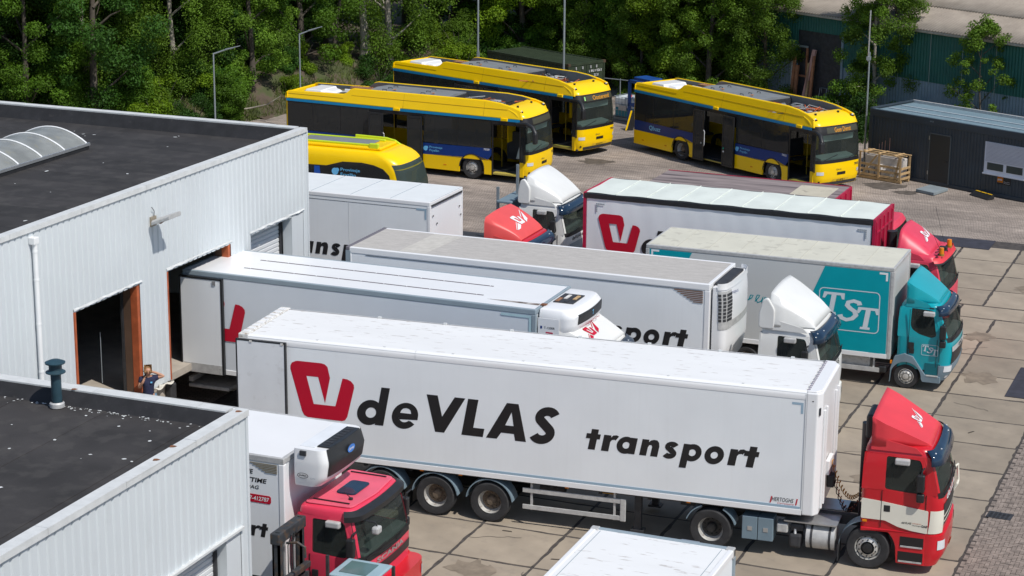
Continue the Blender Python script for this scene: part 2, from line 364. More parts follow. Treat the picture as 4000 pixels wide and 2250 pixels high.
# herringbone pavers along the right edge
pv = M().box(0, .198, 0, .093, -.06, 0).mesh('paver', paver)
pvv = M().box(0, .093, 0, .198, -.06, 0).mesh('paver', paver)
pb = M(); pb.add([(21.6, -12, -.016), (27.1, -12, -.016), (27.1, 21.1, -.016), (21.6, 21.1, -.016)], [(0, 1, 2, 3)])
pave = structure(pb.obj('paver_strip', tar)); cells = []
u = .105
for i in range(-6, 110):
    for j in range(-88, 330):
        q = (i + j) % 4 if False else (i - j) % 4
        if q == 0: cells.append((21.66 + i * u, -3 + j * u, 0))
        elif q == 2: cells.append((21.66 + (i) * u, -3 + (j) * u - u, 1))
def inview(x, y):                          # keep pavers the photograph can show
    d = Vector((x - 28.54, y + 40, -18.29)); c_, s_ = cos(-YAW), sin(-YAW); xx = c_ * d.x - s_ * d.y; yy = s_ * d.x + c_ * d.y
    dep = yy * cos(PIT) + 18.29 * sin(PIT); return xx / dep < .262 and dep > 44 and y < 21
cells = [c for c in cells if 21.62 < c[0] < 26.9 and -11.9 < c[1] < 20.9]
cells.sort(key=lambda c: (not inview(c[0], c[1]), c[1]))
rest = M()
for n_, (x, y, v) in enumerate(cells):
    z = rr.uniform(-.006, .006)
    if n_ < 300: link('paver', pvv if v else pv, pave, (x, y, z), rr.uniform(-.02, .02))
    else:
        if v: rest.box(x, x + .093, y, y + .198, -.05, z)
        else: rest.box(x, x + .198, y, y + .093, -.05, z)
paver2 = mat('paver_many', (.24, .198, .17), .9, var=.35, vs=5, dirt=.3, ds=9, dcol=(.12, .10, .09), bump=.3, bs=80)
stuff(rest.obj('pavers', paver2, pave))
# drain grate, mats
t = thing('drain_grate', 'small dark slotted drain grate set in the brick paving by the red cab', 'drain', (22.0, 8.1, 0), -4)
gf = M(); gf.box(-.3, .3, -.22, .22, .0, .012); gf.obj('frame', steel_dark, t)
for i in range(5):
    for j in range(2): M().box(-.24 + i * .1, -.18 + i * .1, -.17 + j * .18, -.03 + j * .18, .013, .018).obj('slot', felt_dark, t)
def ground_mat(poly, label):
    b = M(); b.prism(poly, .004, .022, 'z'); tag(b.obj('rubber_mat', mat_rub), label, 'mat')
ground_mat([(13.2, 36.85), (17.2, 36.82), (17.19, 35.33), (13.6, 35.4)], 'long dark rubber mat lying on the brick paving in front of the office cabin')
ground_mat([(20.58, 17.7), (23.4, 17.7), (23.4, 20.75), (20.58, 20.75)], 'dark square mat on the concrete at the right edge of the picture')
# ================================================================== WAREHOUSE
def clad_wall(b, y0, y1, z0, z1, x=0., pitch=.25, d=.03, phase=0.):
    """trapezoid cladding in the plane x (ribs face +x) between y0..y1, z0..z1"""
    k0 = math.floor((y0 - phase) / pitch); prof = []
    y = y0; pts = set([y0, y1])
    def h(y):
        t = ((y - phase) / pitch) % 1.
        if t < .12: return 0
        if t < .22: return (t - .12) / .1 * d
        if t < .86: return d
        if t < .96: return (.96 - t) / .1 * d
        return 0
    for k in range(k0, k0 + int((y1 - y0) / pitch) + 3):
        for t in (.0, .12, .22, .86, .96):
            q = phase + (k + t) * pitch
            if y0 < q < y1: pts.add(q)
    ys = sorted(pts); n = len(ys)
    vs = [(x + h(q), q, z0) for q in ys] + [(x + h(q), q, z1) for q in ys]
    b.add(vs, [(i, i + 1, n + i + 1, n + i) for i in range(n - 1)])
WH = thing('warehouse', 'long white corrugated warehouse with flat black roof and loading docks', 'warehouse', (0, 0, 0))
H1 = 6.93; FLZ = 1.35
doors = [(1.58, 4.55, 4.37), (5.95, 9.32, 4.38), (10.5, 13.0, 4.38)]
b = M(); prev = -22.
for (a, c, top) in doors:
    clad_wall(b, prev, a, FLZ if prev > 0 else FLZ, H1 - .15); clad_wall(b, a, c, top, H1 - .15); prev = c
b2 = M(); clad_wall(b2, 13.0, 14.0, 4.4, H1 - .15); clad_wall(b2, 13.72, 14.0, .0, 4.4)
b.obj('cladding', clad, WH); b2.obj('cladding', clad, WH)
M().box(-.30, .012, 13.0, 13.72, 0, 4.38).obj('door_reveal', clad, WH)
M().box(-.02, .05, 13.97, 14.05, 0, H1 - .1).obj('corner_trim', clad, WH)
# shell behind cladding: concrete wall below, lining, far gable, floor, roof
b = M(); b.box(-.25, -.02, -22, 1.5, 0, FLZ); b.box(-.25, .0, 1.5, 5.95, 0, FLZ); b.box(-.25, -.02, 9.32, 10.4, 0, FLZ)
b.obj('dock_wall', concrete, WH, bev=.01)
b = M(); prev = -22.
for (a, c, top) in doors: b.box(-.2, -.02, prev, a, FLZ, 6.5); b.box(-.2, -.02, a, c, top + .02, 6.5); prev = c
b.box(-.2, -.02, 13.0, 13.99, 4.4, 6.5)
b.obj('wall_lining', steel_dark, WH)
M().box(-40, -.2, 13.75, 14.0, 0, 6.5).obj('gable_wall', clad, WH)
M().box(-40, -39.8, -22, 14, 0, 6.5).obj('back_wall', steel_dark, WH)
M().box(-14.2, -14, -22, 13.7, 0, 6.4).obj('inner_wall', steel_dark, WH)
M().box(-14, -.25, -22, 13.7, FLZ - .2, FLZ).obj('dock_floor', concrete, WH)
# roof deck: felt strips laid across, upstands, copings
b = M(); b.box(-40, -.25, -22, 13.75, 6.38, 6.52); b.obj('roof_deck', felt_dark, WH)
yy = -22.
while yy < 13.6:
    e = min(yy + 1.02, 13.72); M().box(-40, -.22, yy, e - .012, 6.52, 6.535 + .006 * (int(yy * 3) % 3)).obj('felt_strip', felt, WH); yy += 1.0
M().box(-.2, -.16, -22, 13.75, 6.5, H1 - .021).obj('roof_upstand', felt_dark, WH)
M().prism([(13.45, 6.53), (13.75, 6.53), (13.75, H1 - .04), (13.68, H1 - .04)], -40, -.22, 'x').obj('roof_upstand', felt_dark, WH)
xx = -40
while xx < 0:
    M().box(xx, min(xx + 2.99, -.26), 13.76, 14.06, H1 - .1, H1 + rr.uniform(-.004, .004)).obj('coping', coping, WH); xx += 3
yy = -22.
while yy < 13.6:
    e = min(yy + 3., 14.06); q = rr.uniform(-.003, .003)
    M().box(-.17, .07, yy, e - .01, H1 - .02 + q, H1 + q).box(.05, .07, yy, e - .01, H1 - .13, H1 - .02 + q).obj('coping', coping, WH); yy += 3.
# rusty leaf litter on the roof and small droppings
b = M()
for i in range(170):
    x = rr.gauss(-14.2, 1.4); y = 13.1 - abs(rr.gauss(0, .35)); s_ = rr.uniform(.03, .08); a = rr.random() * 6
    b.add([(x + s_ * cos(a), y + s_ * sin(a), 6.57), (x - s_ * sin(a), y + s_ * cos(a), 6.60), (x - s_ * cos(a), y - s_ * sin(a), 6.57), (x + s_ * sin(a), y - s_ * cos(a), 6.56)], [(0, 1, 2, 3)])
stuff(b.obj('leaf_litter', rusty, WH))
b = M()
for i in range(70):
    x = -rr.uniform(.6, 16); y = rr.uniform(-3, 13); s_ = rr.uniform(.015, .045); a = rr.random() * 3
    b.add([(x + s_ * 2 * cos(a) * (1 if j < 1 else .6) * cos(j * 1.05) - s_ * sin(j * 1.05) * sin(a), y + s_ * 2 * cos(j * 1.05) * sin(a) + s_ * sin(j * 1.05) * cos(a), 6.556) for j in range(6)], [(0, 1, 2, 3, 4, 5)])
stuff(b.obj('bird_droppings', coping, WH))
# orange steel door frames
for (a, c, top) in doors[:2]:
    M().box(-.20, .012, c - .13, c + .0, FLZ, top).obj('door_jamb', orange_st, WH, bev=.008); M().box(-.42, -.205, c - .13, c + .02, FLZ, top).obj('inner_jamb', mat('jamb_shadow', (.12, .07, .045), .6, var=.2), WH)  # shadow on the inner jamb is put into its brown colour
    M().box(-.3, .04, a - .07, a + .0, FLZ, top).obj('door_jamb', orange_st, WH, bev=.008)
    M().box(-.5, -.43, c - .16, c + .1, FLZ, top).obj('guide_rail', steel_dark, WH)
for (a, c, top) in [doors[0], doors[1], (10.5, 13.7, 4.39)]:        # bent sheet drip edge above each opening
    n_ = 16; pts = [(a - .08 + (c - a + .16) * i / n_) for i in range(n_ + 1)]
    b = M(); b.loft([[(.03, y, top + .10 + rr.uniform(-.01, .01)), (.055 + rr.uniform(-.012, .02), y, top + .055 + rr.uniform(-.025, .02))] for y in pts], closed=False)
    b.obj('drip_flashing', coping, WH)
# roller shutter of the third door: slats
for i in range(26):
    z = 1.0 + i * .13
    if z > 4.36: break
    M().prism([(-.42, z), (-.385, z + .02), (-.385, z + .105), (-.42, z + .128)], 10.5, 12.9, 'y').obj('shutter_slat', shut_w, WH)
M().box(-.44, -.33, 12.9, 12.97, .3, 4.38).obj('guide_rail', steel_dark, WH)
# stacked goods inside door 1, strip curtain
for i in range(3):
    for j in range(6): M().box(-5.2 + i * .5, -4.75 + i * .5, 4.6, 5.7, 2.6 + j * .2, 2.77 + j * .2).obj('stacked_goods', mat('goods', (.16, .13, .14), .6, rnd=.3), WH)
M().cyl((-.9, 4.0, 1.7), (-.9, 4.0, 3.1), .012, n=6).obj('hanging_strip', galv, WH)
# skylight barrel vault
SK = thing('skylight', 'arched translucent rooflight on the big black warehouse roof', 'skylight', (-5.15, 0, 6.55))
def vault(y): return [(-2.35 + 2.35 * i / 14, y, .16 + .40 * sin(pi * i / 14) ** .85) for i in range(15)]
for i in range(8):
    y1 = 10.1 - 1.12 * i
    M().loft([vault(y1 - 1.10), vault(y1)], closed=False).obj('glazing_panel', poly, SK, smooth=60)
    M().tube([(p[0], p[1], p[2] + .015) for p in vault(y1)], .028, 6).obj('glazing_bar', pvc, SK)
b = M(); b.add([tuple(p) for p in vault(10.12)], [tuple(range(15))]); b.obj('end_panel', poly, SK)
M().box(-2.42, .05, 1.0, 10.15, -.03, .12).obj('kerb', felt_dark, SK)
M().box(.0, .07, 1.0, 10.2, .10, .18).obj('gutter_rail', alu, SK); M().box(-2.42, -2.35, 1.0, 10.2, .10, .18).obj('gutter_rail', alu, SK)
# rain pipe
RP = thing('downpipe', 'white plastic rain pipe running down the corrugated warehouse wall', 'pipe', (0, -.12, 0))
b = M(); b.box(.02, .2, -.1, .1, 6.5, 6.68); b.obj('hopper', pvc, RP, bev=.02)
M().cyl((.13, 0, .2), (.13, 0, 6.52), .062, n=14).obj('pipe', pvc, RP, smooth=40)
for z in (2.2, 3.3, 4.5, 5.6, 6.3): M().cyl((.13, 0, z), (.13, 0, z + .05), .07, n=14).obj('bracket', pvc, RP, smooth=40)
# wall flood lamp
FL = thing('wall_lamp', 'weathered floodlight jutting from the corrugated wall with its shadow below', 'lamp', (0.03, 5.27, 5.9))
M().box(0, .05, -.13, .13, -.12, .14).obj('back_plate', mat('lampplate', (.3, .26, .2), .7), FL)
M().tube([(.03, 0, .0), (.25, 0, -.02), (.35, 0, .05)], .025, 6).obj('bracket', rusty, FL)
b = M(); hd = lambda z0, s_: [(.12 + .0, -.2 * s_, z0 - .02), (.70, -.24 * s_, z0 + .20), (.70, .24 * s_, z0 + .20), (.12, .2 * s_, z0 - .02)]
b.loft([hd(-.03, 1.3), hd(.06, 1.3), hd(.10, 1.0)], cap0=True, cap1=True); b.obj('lamp_head', alu_dull, FL, bev=.015)
M().tube([(.04, .02, .12), (.05, .03, .28), (.03, -.06, .4)], .01, 5).obj('cable', black_pl, FL)
# ================================================================== NEAR BUILDING
NB = thing('front_warehouse', 'lower white corrugated warehouse with black felt roof in the left foreground', 'warehouse', (0, 0, 0))
NX, NY, H2 = 9.33, -6.45, 5.5
b = M(); clad_wall(b, -30, -9.9, 0, H2 - .16, NX, .25, .03, NY); clad_wall(b, -9.9, -6.75, 3.15, H2 - .16, NX, .25, .03, NY); clad_wall(b, -6.75, NY, 0, H2 - .16, NX, .25, .03, NY)
b.obj('cladding', clad, NB)
M().box(NX - .02, NX + .06, NY - .03, NY + .05, 0, H2 - .1).obj('corner_trim', clad, NB)
M().box(-6, NX - .02, NY - .2, NY, 0, H2 - .1).obj('side_wall', clad, NB)
M().box(NX - .2, NX - .03, -9.9, -6.8, 3.17, H2 - .3).obj('wall_lining', steel_dark, NB)
M().box(NX - 3.1, NX - 3, -30, NY - .2, 0, 5.1).obj('inner_wall', steel_dark, NB)
M().box(-6, NX - .05, -30, NY - .2, 5.12, 5.22).obj('roof_deck', felt_dark, NB)
xx = -6
i = 0
while xx < NX - .3:
    e = min(xx + 1.05, NX - .25); M().box(xx, e - .01, -30, NY - .18, 5.22, 5.232 + .008 * (i % 2)).obj('felt_strip', felt, NB); xx += 1.04; i += 1
M().prism([(NY - .50, 5.225), (NY - .15, 5.225), (NY - .15, H2 - .03), (NY - .27, H2 - .03)], -6, NX - .2, 'x').obj('roof_upstand', felt_dark, NB)
M().box(NX - .22, NX - .18, -30, NY - .2, 5.0, H2 - .03).obj('roof_upstand', felt_dark, NB)
xx = -6.
while xx < NX - .3:
    e = min(xx + 2.4, NX - .26); M().box(xx, e - .01, NY - .24, NY + .06, H2 - .05, H2 + rr.uniform(-.004, .004)).box(xx, e - .01, NY + .04, NY + .06, H2 - .2, H2 - .05).obj('coping', coping, NB); xx += 2.4
yy = -30.
while yy < NY:
    e = min(yy + 2.4, NY + .07); q = rr.uniform(-.004, .004)
    M().box(NX - .19, NX + .08, yy, e - .01, H2 - .025 + q, H2 + q).box(NX + .055, NX + .08, yy, e - .01, H2 - .13, H2 - .025).obj('coping', coping, NB); yy += 2.4
for (x, y) in ((5.5, NY - .2), (NX - .1, NY - .12), (NX - .1, -9.6), (NX - .2, -8.85)): M().prism([(x, y), (x + .05, y + .03), (x + .13, y + .01), (x + .1, y - .05), (x + .03, y - .09)], H2 + .005, H2 + .009, 'z').obj('rust_patch', rusty, NB)
for i in range(20): M().prism([(NX - .30, 1.0 + i * .108), (NX - .27, 1.015 + i * .108), (NX - .27, 1.09 + i * .108), (NX - .30, 1.105 + i * .108)], -9.9, -7.35, 'y').obj('shutter_slat', shut_w, NB)
M().box(NX - .27, NX - .1, -9.9, -7.35, 2.93, 3.17).obj('lintel', mat('lintel', (.42, .45, .47), .5, dirt=.6, ds=9, dcol=(.15, .16, .15)), NB)
M().box(NX - .33, NX - .2, -7.36, -7.3, 0, 3.16).obj('guide_rail', steel_dark, NB)
M().box(NX - .31, NX + .015, -7.3, -6.74, 0, 3.16).obj('door_reveal', clad, NB)
M().box(NX + .0, NX + .10, -9.9, -6.7, 3.12, 3.17).obj('drip_flashing', coping, NB)
b = M()
for i in range(150):
    x = rr.uniform(-2, NX - .5) if i < 50 else rr.gauss(6.5, 1.6); y = rr.uniform(-14, NY - .7) if i < 50 else NY - .52 - abs(rr.gauss(0, .10)); s_ = rr.uniform(.012, .05) * (1 if i < 50 else .6); a = rr.random() * 3
    if x > NX - .4: continue
    b.add([(x + s_ * cos(a + j * 1.05) * (1.5 if j % 3 == 0 else .8), y + s_ * sin(a + j * 1.05), 5.247) for j in range(6)], [(0, 1, 2, 3, 4, 5)])
stuff(b.obj('roof_litter', coping, NB))
VP = thing('vent_pipe', 'teal metal vent pipe with mushroom cap on the near black roof', 'vent', (5.45, -7.12, 5.235))
M().lathe([(.001, .02), (.15, .02), (.15, .1), (.12, .13)], 20).obj('collar', alu_dull, VP, smooth=40)
M().cyl((0, 0, .1), (0, 0, .74), .105, n=20).obj('pipe', vent_m, VP, smooth=40)
M().lathe([(.105, .70), (.2, .74), (.2, .76), (.13, .80), (.13, .92), (.2, .93), (.205, .955), (.1, 1.0), (.001, 1.01)], 22).obj('cap', vent_m, VP, smooth=40)
# ================================================================== VEHICLE KIT
def tyre_mesh(r, w_):
    b = M(); h = w_ / 2
    b.lathe([(r * .60, -h * .9), (r * .72, -h), (r * .93, -h), (r * .985, -h * .82), (r, -h * .6), (r, -h * .05), (r * .985, -h * .04), (r * .985, h * .04), (r, h * .05), (r, h * .6), (r * .985, h * .82), (r * .93, h), (r * .72, h), (r * .60, h * .9)], 36, axis='y')
    return b.mesh('wheel', rubber, 35)
def rim_mesh(r, dish, m0, m1, nb=10):
    b = M(); R = r * .6       # outer side is -y
    if dish:                  # deep dished rear wheel
        b.lathe([(R * 1.02, -.12), (R * .97, -.125), (R * .93, -.10), (R * .86, .02), (R * .80, .05)], 32, 0, 'y')
        b.lathe([(R * .80, .05), (R * .42, .05), (R * .40, -.02), (R * .30, -.06), (.001, -.07)], 32, 1, 'y')
        rb, yb = R * .62, .045
    else:
        b.lathe([(R * 1.02, -.12), (R * .97, -.13), (R * .92, -.09), (R * .86, -.05), (R * .80, -.10), (R * .52, -.145)], 32, 0, 'y')
        b.lathe([(R * .52, -.145), (R * .48, -.10), (R * .40, -.10), (R * .36, -.17), (.001, -.18)], 32, 1, 'y')
        rb, yb = R * .66, -.125
    for k in range(nb):
        a = 2 * pi * k / nb; c = (rb * cos(a), yb, rb * sin(a)); b.cyl(c, (c[0], c[1] - .03, c[2]), .022 if dish else .017, n=6, mi=1)
        if not dish:
            a += pi / nb; c2 = (R * .83 * cos(a), -.085, R * .83 * sin(a)); b.cyl(c2, (c2[0], -.092, c2[2]), R * .075, n=8, mi=2)
    return b.mesh('rim', [m0, m1, black_pl], 35)
WM = {}
def wheel(parent, x, y, r=.5, w_=.32, dish=False, far=False, style=0):
    k = (r, w_); k2 = (r, dish, style)
    if k not in WM: WM[k] = tyre_mesh(r, w_)
    if k2 not in WM:
        WM[k2] = rim_mesh(r, dish, rim_m, [rim_rust, black_pl, rim_m][style])
    o = link('wheel', WM[k], parent, (x, y + (-w_ / 2 if far else w_ / 2), r)); o.rotation_euler = (0, rr.uniform(0, 6), pi if far else 0)
    if not far: link('rim', WM[k2], o)
    return o
def axle(parent, x, W, r=.5, dish=True, style=0, dual=False):
    wheel(parent, x, .03, r, .34, dish, style=style); wheel(parent, x, W - .03, r, .34, dish, True)
    M().cyl((x, .2, r), (x, W - .2, r), .07, n=8).obj('axle', steel_dark, parent)
def fender(parent, x, r, W, a0=10, a1=170, th=.025, wd=.42, m=None, y0=0.):
    b = M(); o_ = arc(x, .5, r, a0, a1, 18); i_ = arc(x, .5, r - th, a0, a1, 18)
    b.loft([[(p[0], y0, p[1]) for p in o_], [(p[0], y0 + wd, p[1]) for p in o_], [(p[0], y0 + wd, p[1]) for p in i_], [(p[0], y0, p[1]) for p in i_], [(p[0], y0, p[1]) for p in o_]], closed=False)
    b.obj('mudguard', m or bluegrey, parent, smooth=40)
def plan_ring(x0, x1, y0, y1, rf, rb, z, bow=0., nf=7, nb=3):
    """plan outline, front is +x; bow pushes the middle of the front forward"""
    p = []
    p += [(x1 - rf + rf * sin(RAD(90 * i / nf)), y0 + rf - rf * cos(RAD(90 * i / nf))) for i in range(nf + 1)]
    m_ = 8; p += [(x1, y0 + rf + (y1 - y0 - 2 * rf) * i / m_) for i in range(1, m_)]
    p += [(x1 - rf + rf * cos(RAD(90 * i / nf)), y1 - rf + rf * sin(RAD(90 * i / nf))) for i in range(nf + 1)]
    p += [(x0 + rb - rb * sin(RAD(90 * i / nb)), y1 - rb + rb * cos(RAD(90 * i / nb))) for i in range(nb + 1)]
    p += [(x0 + rb - rb * cos(RAD(90 * i / nb)), y0 + rb - rb * sin(RAD(90 * i / nb))) for i in range(nb + 1)]
    ym = (y0 + y1) / 2; hw = (y1 - y0) / 2
    return [(x + (bow * (1 - ((y - ym) / hw) ** 2) if x > x1 - rf - .001 else 0), y, z) for x, y in p]
def interp(tab, z):
    for (a, b_) in zip(tab[:-1], tab[1:]):
        if z <= b_[0]: t = 0 if b_[0] == a[0] else (z - a[0]) / (b_[0] - a[0]); t = max(0, t); return [a[i] + (b_[i] - a[i]) * t for i in range(1, len(a))]
    return list(tab[-1][1:])
class Cab:
    """tab rows: z, x_back, x_front, side inset, front corner radius, bow"""
    def __init__(s, parent, tab, W, rb=.1, x=0., y=0.): s.p = parent; s.t = tab; s.W = W; s.rb = rb; s.x = x; s.y = y
    def ring(s, z, off=0.):
        xb, xf, ins, rf, bow = interp(s.t, z); return plan_ring(s.x + xb - off, s.x + xf + off, s.y + ins - off, s.y + s.W - ins + off, rf + off, s.rb, z, bow)
    def shell(s, name, m, z0, z1, nz=14, off=0., cap=True, dome=.0):
        rings = [s.ring(z0 + (z1 - z0) * i / nz, off) for i in range(nz + 1)]
        if dome:
            base = rings[-1]; cx = sum(p[0] for p in base) / len(base); cy = sum(p[1] for p in base) / len(base)
            for k, q in ((.985, .35), (.955, .7), (.90, .92), (.6, 1.0), (.2, 1.02)): rings.append([(cx + (p[0] - cx) * k, cy + (p[1] - cy) * k, z1 + dome * q) for p in base])
        b = M(); b.loft(rings, cap0=cap, cap1=True); return b.obj(name, m, s.p, smooth=38)
    def front(s, name, m, z0, z1, off=.008, i0=0, i1=22, nz=10, parent=None):
        rings = [s.ring(z0 + (z1 - z0) * i / nz, off)[i0:i1 + 1] for i in range(nz + 1)]
        b = M(); b.loft(rings, closed=False); return b.obj(name, m, parent or s.p, smooth=50)
    def ftext(s, txt, y0, z0, w_, h, m, bold=.02, shear=0., off=.012):
        v, f, a0, a1, b0, b1 = text_mesh(txt, bold, shear); b = M(); P = []
        for p in v:
            yy = y0 + (p[0] - a0) / (a1 - a0) * w_; z = z0 + (p[1] - b0) / (b1 - b0) * h; xb, xf, ins, rf, bow = interp(s.t, z); hw = s.W / 2 - ins
            e = abs(yy - s.W / 2); xx = xf + bow * (1 - (e / hw) ** 2)
            if e > hw - rf: xx -= rf - sqrt(max(0, rf * rf - (e - hw + rf) ** 2))
            P.append((s.x + xx + off, s.y + yy, z))
        b.add(P, f); return b.obj('lettering', m, s.p)
    def side(s, name, m, poly, off=.006, th=.004, parent=None, far=False, ins=None):
        """flat piece on the near (or far) side; poly in (x,z)"""
        i_ = interp(s.t, sum(p[1] for p in poly) / len(poly))[2] if ins is None else ins; y = s.y + (s.W - i_ + off if far else i_ - off)
        b = M(); b.prism([(s.x + p[0], p[1]) for p in poly], y, y + (th if far else -th), 'y'); return b.obj(name, m, parent or s.p)
def rpoly(pts, r=.05, n=3):
    """round the corners of a polygon"""
    out = []
    for i, p in enumerate(pts):
        a = Vector(pts[i - 1]); p = Vector(p); c = Vector(pts[(i + 1) % len(pts)]); d0 = (a - p); d1 = (c - p); q = min(r, d0.length * .45, d1.length * .45)
        s0 = p + d0.normalized() * q; s1 = p + d1.normalized() * q
        for k in range(n + 1): t = k / n; out.append(tuple((1 - t) ** 2 * s0 + 2 * t * (1 - t) * p + t * t * s1))
    return out
def spoiler(parent, x0, x1, y0, y1, zb, zt, m, front_w=.80, hollow=True, name='roof_spoiler', zf=.03, pw=1.35, sh=.80, crown=.10):
    """wind deflector: low at the front x1, rising to an arch at the rear x0; returns its surface function"""
    ym = (y0 + y1) / 2; hw = (y1 - y0) / 2; N = 22
    def S(t, a):
        h = zf + (zt - zb - zf) * t ** (1 / pw); w_ = hw * (front_w + (1 - front_w) * min(1, t * 1.3)); e = abs(a)
        top = h * (1 - crown * e ** 2)
        if e > sh: top = h * (1 - crown * e * e) * max(0., 1 - ((e - sh) / (1 - sh)) ** 2.2)
        return Vector((x1 + (x0 - x1) * t, ym + w_ * max(-1, min(1, a * 1.06)), zb + top))
    As = [-1 + 2 * k / N for k in range(N + 1)]; As = sorted(set(As + [-sh, sh, -(1 + sh) / 2, (1 + sh) / 2, -.99, .99]))
    secs = [[S(i / 12, a) for a in As] for i in range(13)]
    b = M(); b.loft(secs, closed=False); o = b.obj(name, m, parent, smooth=40)
    if hollow:
        sm = o.modifiers.new('thick', 'SOLIDIFY'); sm.thickness = .03; sm.offset = -1
    else:
        b2 = M(); b2.add(secs[-1], [tuple(range(len(secs[-1])))]); b2.obj('spoiler_back', m, parent)
    S.hw = hw; S.len = sqrt((x1 - x0) ** 2 + (zt - zb) ** 2); return S
def emblem(parent, S, t0, a0, s_, m0, name='emblem'):
    """winged monogram lying on a spoiler surface"""
    pl = [((p[0] - 1.36) / 1.67, p[1] / 1.67) for p in GL['logo'][0][0]]
    polys = [pl, [(-.95, -.22), (-.04, .22), (.06, -.02), (-.45, -.22)], [(1.14, .22), (1.95, .95), (1.62, .18), (1.06, -.04)], [(-1.05, -.16), (-.06, .34), (-.06, .29), (-.98, -.18)], [(1.12, .52), (2.0, 1.12), (2.0, 1.06), (1.12, .44)]]
    b = M()
    for q in polys:
        tri = tessellate_polygon([[Vector((p[0], p[1], 0)) for p in q]]); P = []
        for p in q:
            t = t0 + p[1] * s_ / S.len; a = a0 + (p[0] - .5) * s_ / S.hw; P.append(S(t, a) + Vector((.006, 0, .012)))
        b.add(P, [tuple(t_) for t_ in tri])
    return b.obj(name, m0, parent)
# ---- big painted lettering (drawn letter by letter, x along the side, baseline z=0)
def ribbon(path, wd):
    pts = [Vector(p) for p in path]; L_, R_ = [], []
    for i, p in enumerate(pts):
        d = (pts[min(i + 1, len(pts) - 1)] - pts[max(i - 1, 0)]).normalized(); n_ = Vector((-d.y, d.x)) * (wd / 2); L_.append(tuple(p + n_)); R_.append(tuple(p - n_))
    return L_ + R_[::-1]
def glyph_polys():
    G = {}
    sh = lambda pl, k=.19: [(p[0] + k * p[1], p[1]) for p in pl]
    # coordinates are metres on the near trailer: x from trailer rear, baseline 0 (z=2.15)
    G['logo'] = [([(1.36, 1.20), (1.36, 1.28), (1.40, 1.36), (1.50, 1.41), (1.56, 1.42), (2.18, 1.42), (2.27, 1.40), (2.34, 1.34), (2.40, 1.06), (2.26, .41), (2.09, 1.06), (1.78, 1.06), (1.96, .36), (2.53, .36), (2.73, 1.09), (2.85, 1.08), (2.95, 1.04), (3.02, .96), (3.03, .88), (2.84, .12), (2.78, .03), (2.70, .0), (1.80, .0), (1.70, .05), (1.65, .14)], [])]
    G['d'] = [(sh(arc(3.37, .30, .325, 0, 360, 30)[:-1]), [sh(arc(3.40, .30, .135, 0, 360, 20)[:-1])]), (sh([(3.555, 0), (3.775, 0), (3.775, .97), (3.555, .97)]), [])]
    e = arc(4.275, .315, .33, 0, 318, 30) + arc(4.29, .30, .17, 312, 200, 8) + [(4.12, .235)] + [(4.60, .235), (4.605, .315)]
    G['e'] = [(sh(arc(4.28, .315, .335, 10, 325, 30) + [(4.45, .19)] + arc(4.28, .30, .15, 318, 200, 8) + [(4.13, .24), (4.615, .24), (4.615, .33)]), [sh([(4.145, .38), (4.43, .38), (4.40, .46), (4.35, .50), (4.28, .515), (4.21, .50), (4.165, .45)])])]
    G['V'] = [([(4.90, .92), (5.18, .92), (5.29, .40), (5.61, .92), (5.88, .92), (5.34, 0), (5.11, 0)], [])]
    G['L'] = [([(5.95, .92), (6.21, .92), (6.08, .21), (6.36, .21), (6.32, 0), (5.78, 0)], [])]
    G['A'] = [([(6.92, .92), (7.21, .92), (7.40, 0), (7.13, 0), (7.10, .165), (6.78, .165), (6.67, 0), (6.40, 0)], [[(7.04, .70), (6.88, .36), (7.09, .36)]])]
    pth = arc(7.84, .67, .165, 35, 255, 14)[:] ; pth = arc(7.82, .655, .155, 30, 250, 12) + arc(7.74, .265, .165, 65, -150, 14)
    G['S'] = [(sh(ribbon(arc(7.80, .67, .19, 20, 232, 14, .15) + arc(7.74, .265, .205, 48, -155, 16, .165), .22)), [])]
    s2 = .19
    def t_(x): return [(sh([(x + .03, 0), (x + .20, 0), (x + .20, .51), (x + .03, .51)]), []), (sh([(x - .07, .27), (x + .27, .27), (x + .27, .395), (x - .07, .395)]), [])]
    def r_(x): return [(sh([(x, 0), (x + .18, 0), (x + .18, .24), (x + .21, .29), (x + .27, .305), (x + .30, .29), (x + .36, .395), (x + .30, .42), (x + .22, .405), (x + .175, .35), (x + .175, .40), (x, .40)]), [])]
    def a_(x): return [(sh(arc(x + .205, .2, .215, 0, 360, 24)[:-1]), [sh(arc(x + .215, .2, .085, 0, 360, 16)[:-1])]), (sh([(x + .29, 0), (x + .455, 0), (x + .455, .4), (x + .29, .4)]), [])]
    def n_(x): return [(sh([(x, 0), (x + .165, 0), (x + .165, .21), (x + .19, .27), (x + .235, .275), (x + .262, .24), (x + .262, 0), (x + .43, 0), (x + .43, .26), (x + .405, .35), (x + .35, .405), (x + .27, .41), (x + .20, .385), (x + .165, .34), (x + .165, .40), (x, .40)]), [])]
    def s_(x): return [(sh(ribbon(arc(x + .165, .292, .098, 15, 235, 10, .060) + arc(x + .14, .118, .105, 50, -155, 12, .066), .128)), [])]
    def p_(x): return [(sh(arc(x + .24, .2, .215, 0, 360, 24)[:-1]), [sh(arc(x + .235, .2, .085, 0, 360, 16)[:-1])]), (sh([(x, -.19), (x + .165, -.19), (x + .165, .4), (x, .4)]), [])]
    def o_(x): return [(sh(arc(x + .235, .2, .225, 0, 360, 26)[:-1]), [sh(arc(x + .235, .2, .085, 0, 360, 16)[:-1])])]
    G['t'] = t_(8.89); G['r'] = r_(9.24); G['a'] = a_(9.595); G['n'] = n_(10.165); G['s'] = s_(10.72); G['p'] = p_(11.15); G['o'] = o_(11.67); G['r2'] = r_(12.25); G['t2'] = t_(12.65)
    return G
GL = glyph_polys()
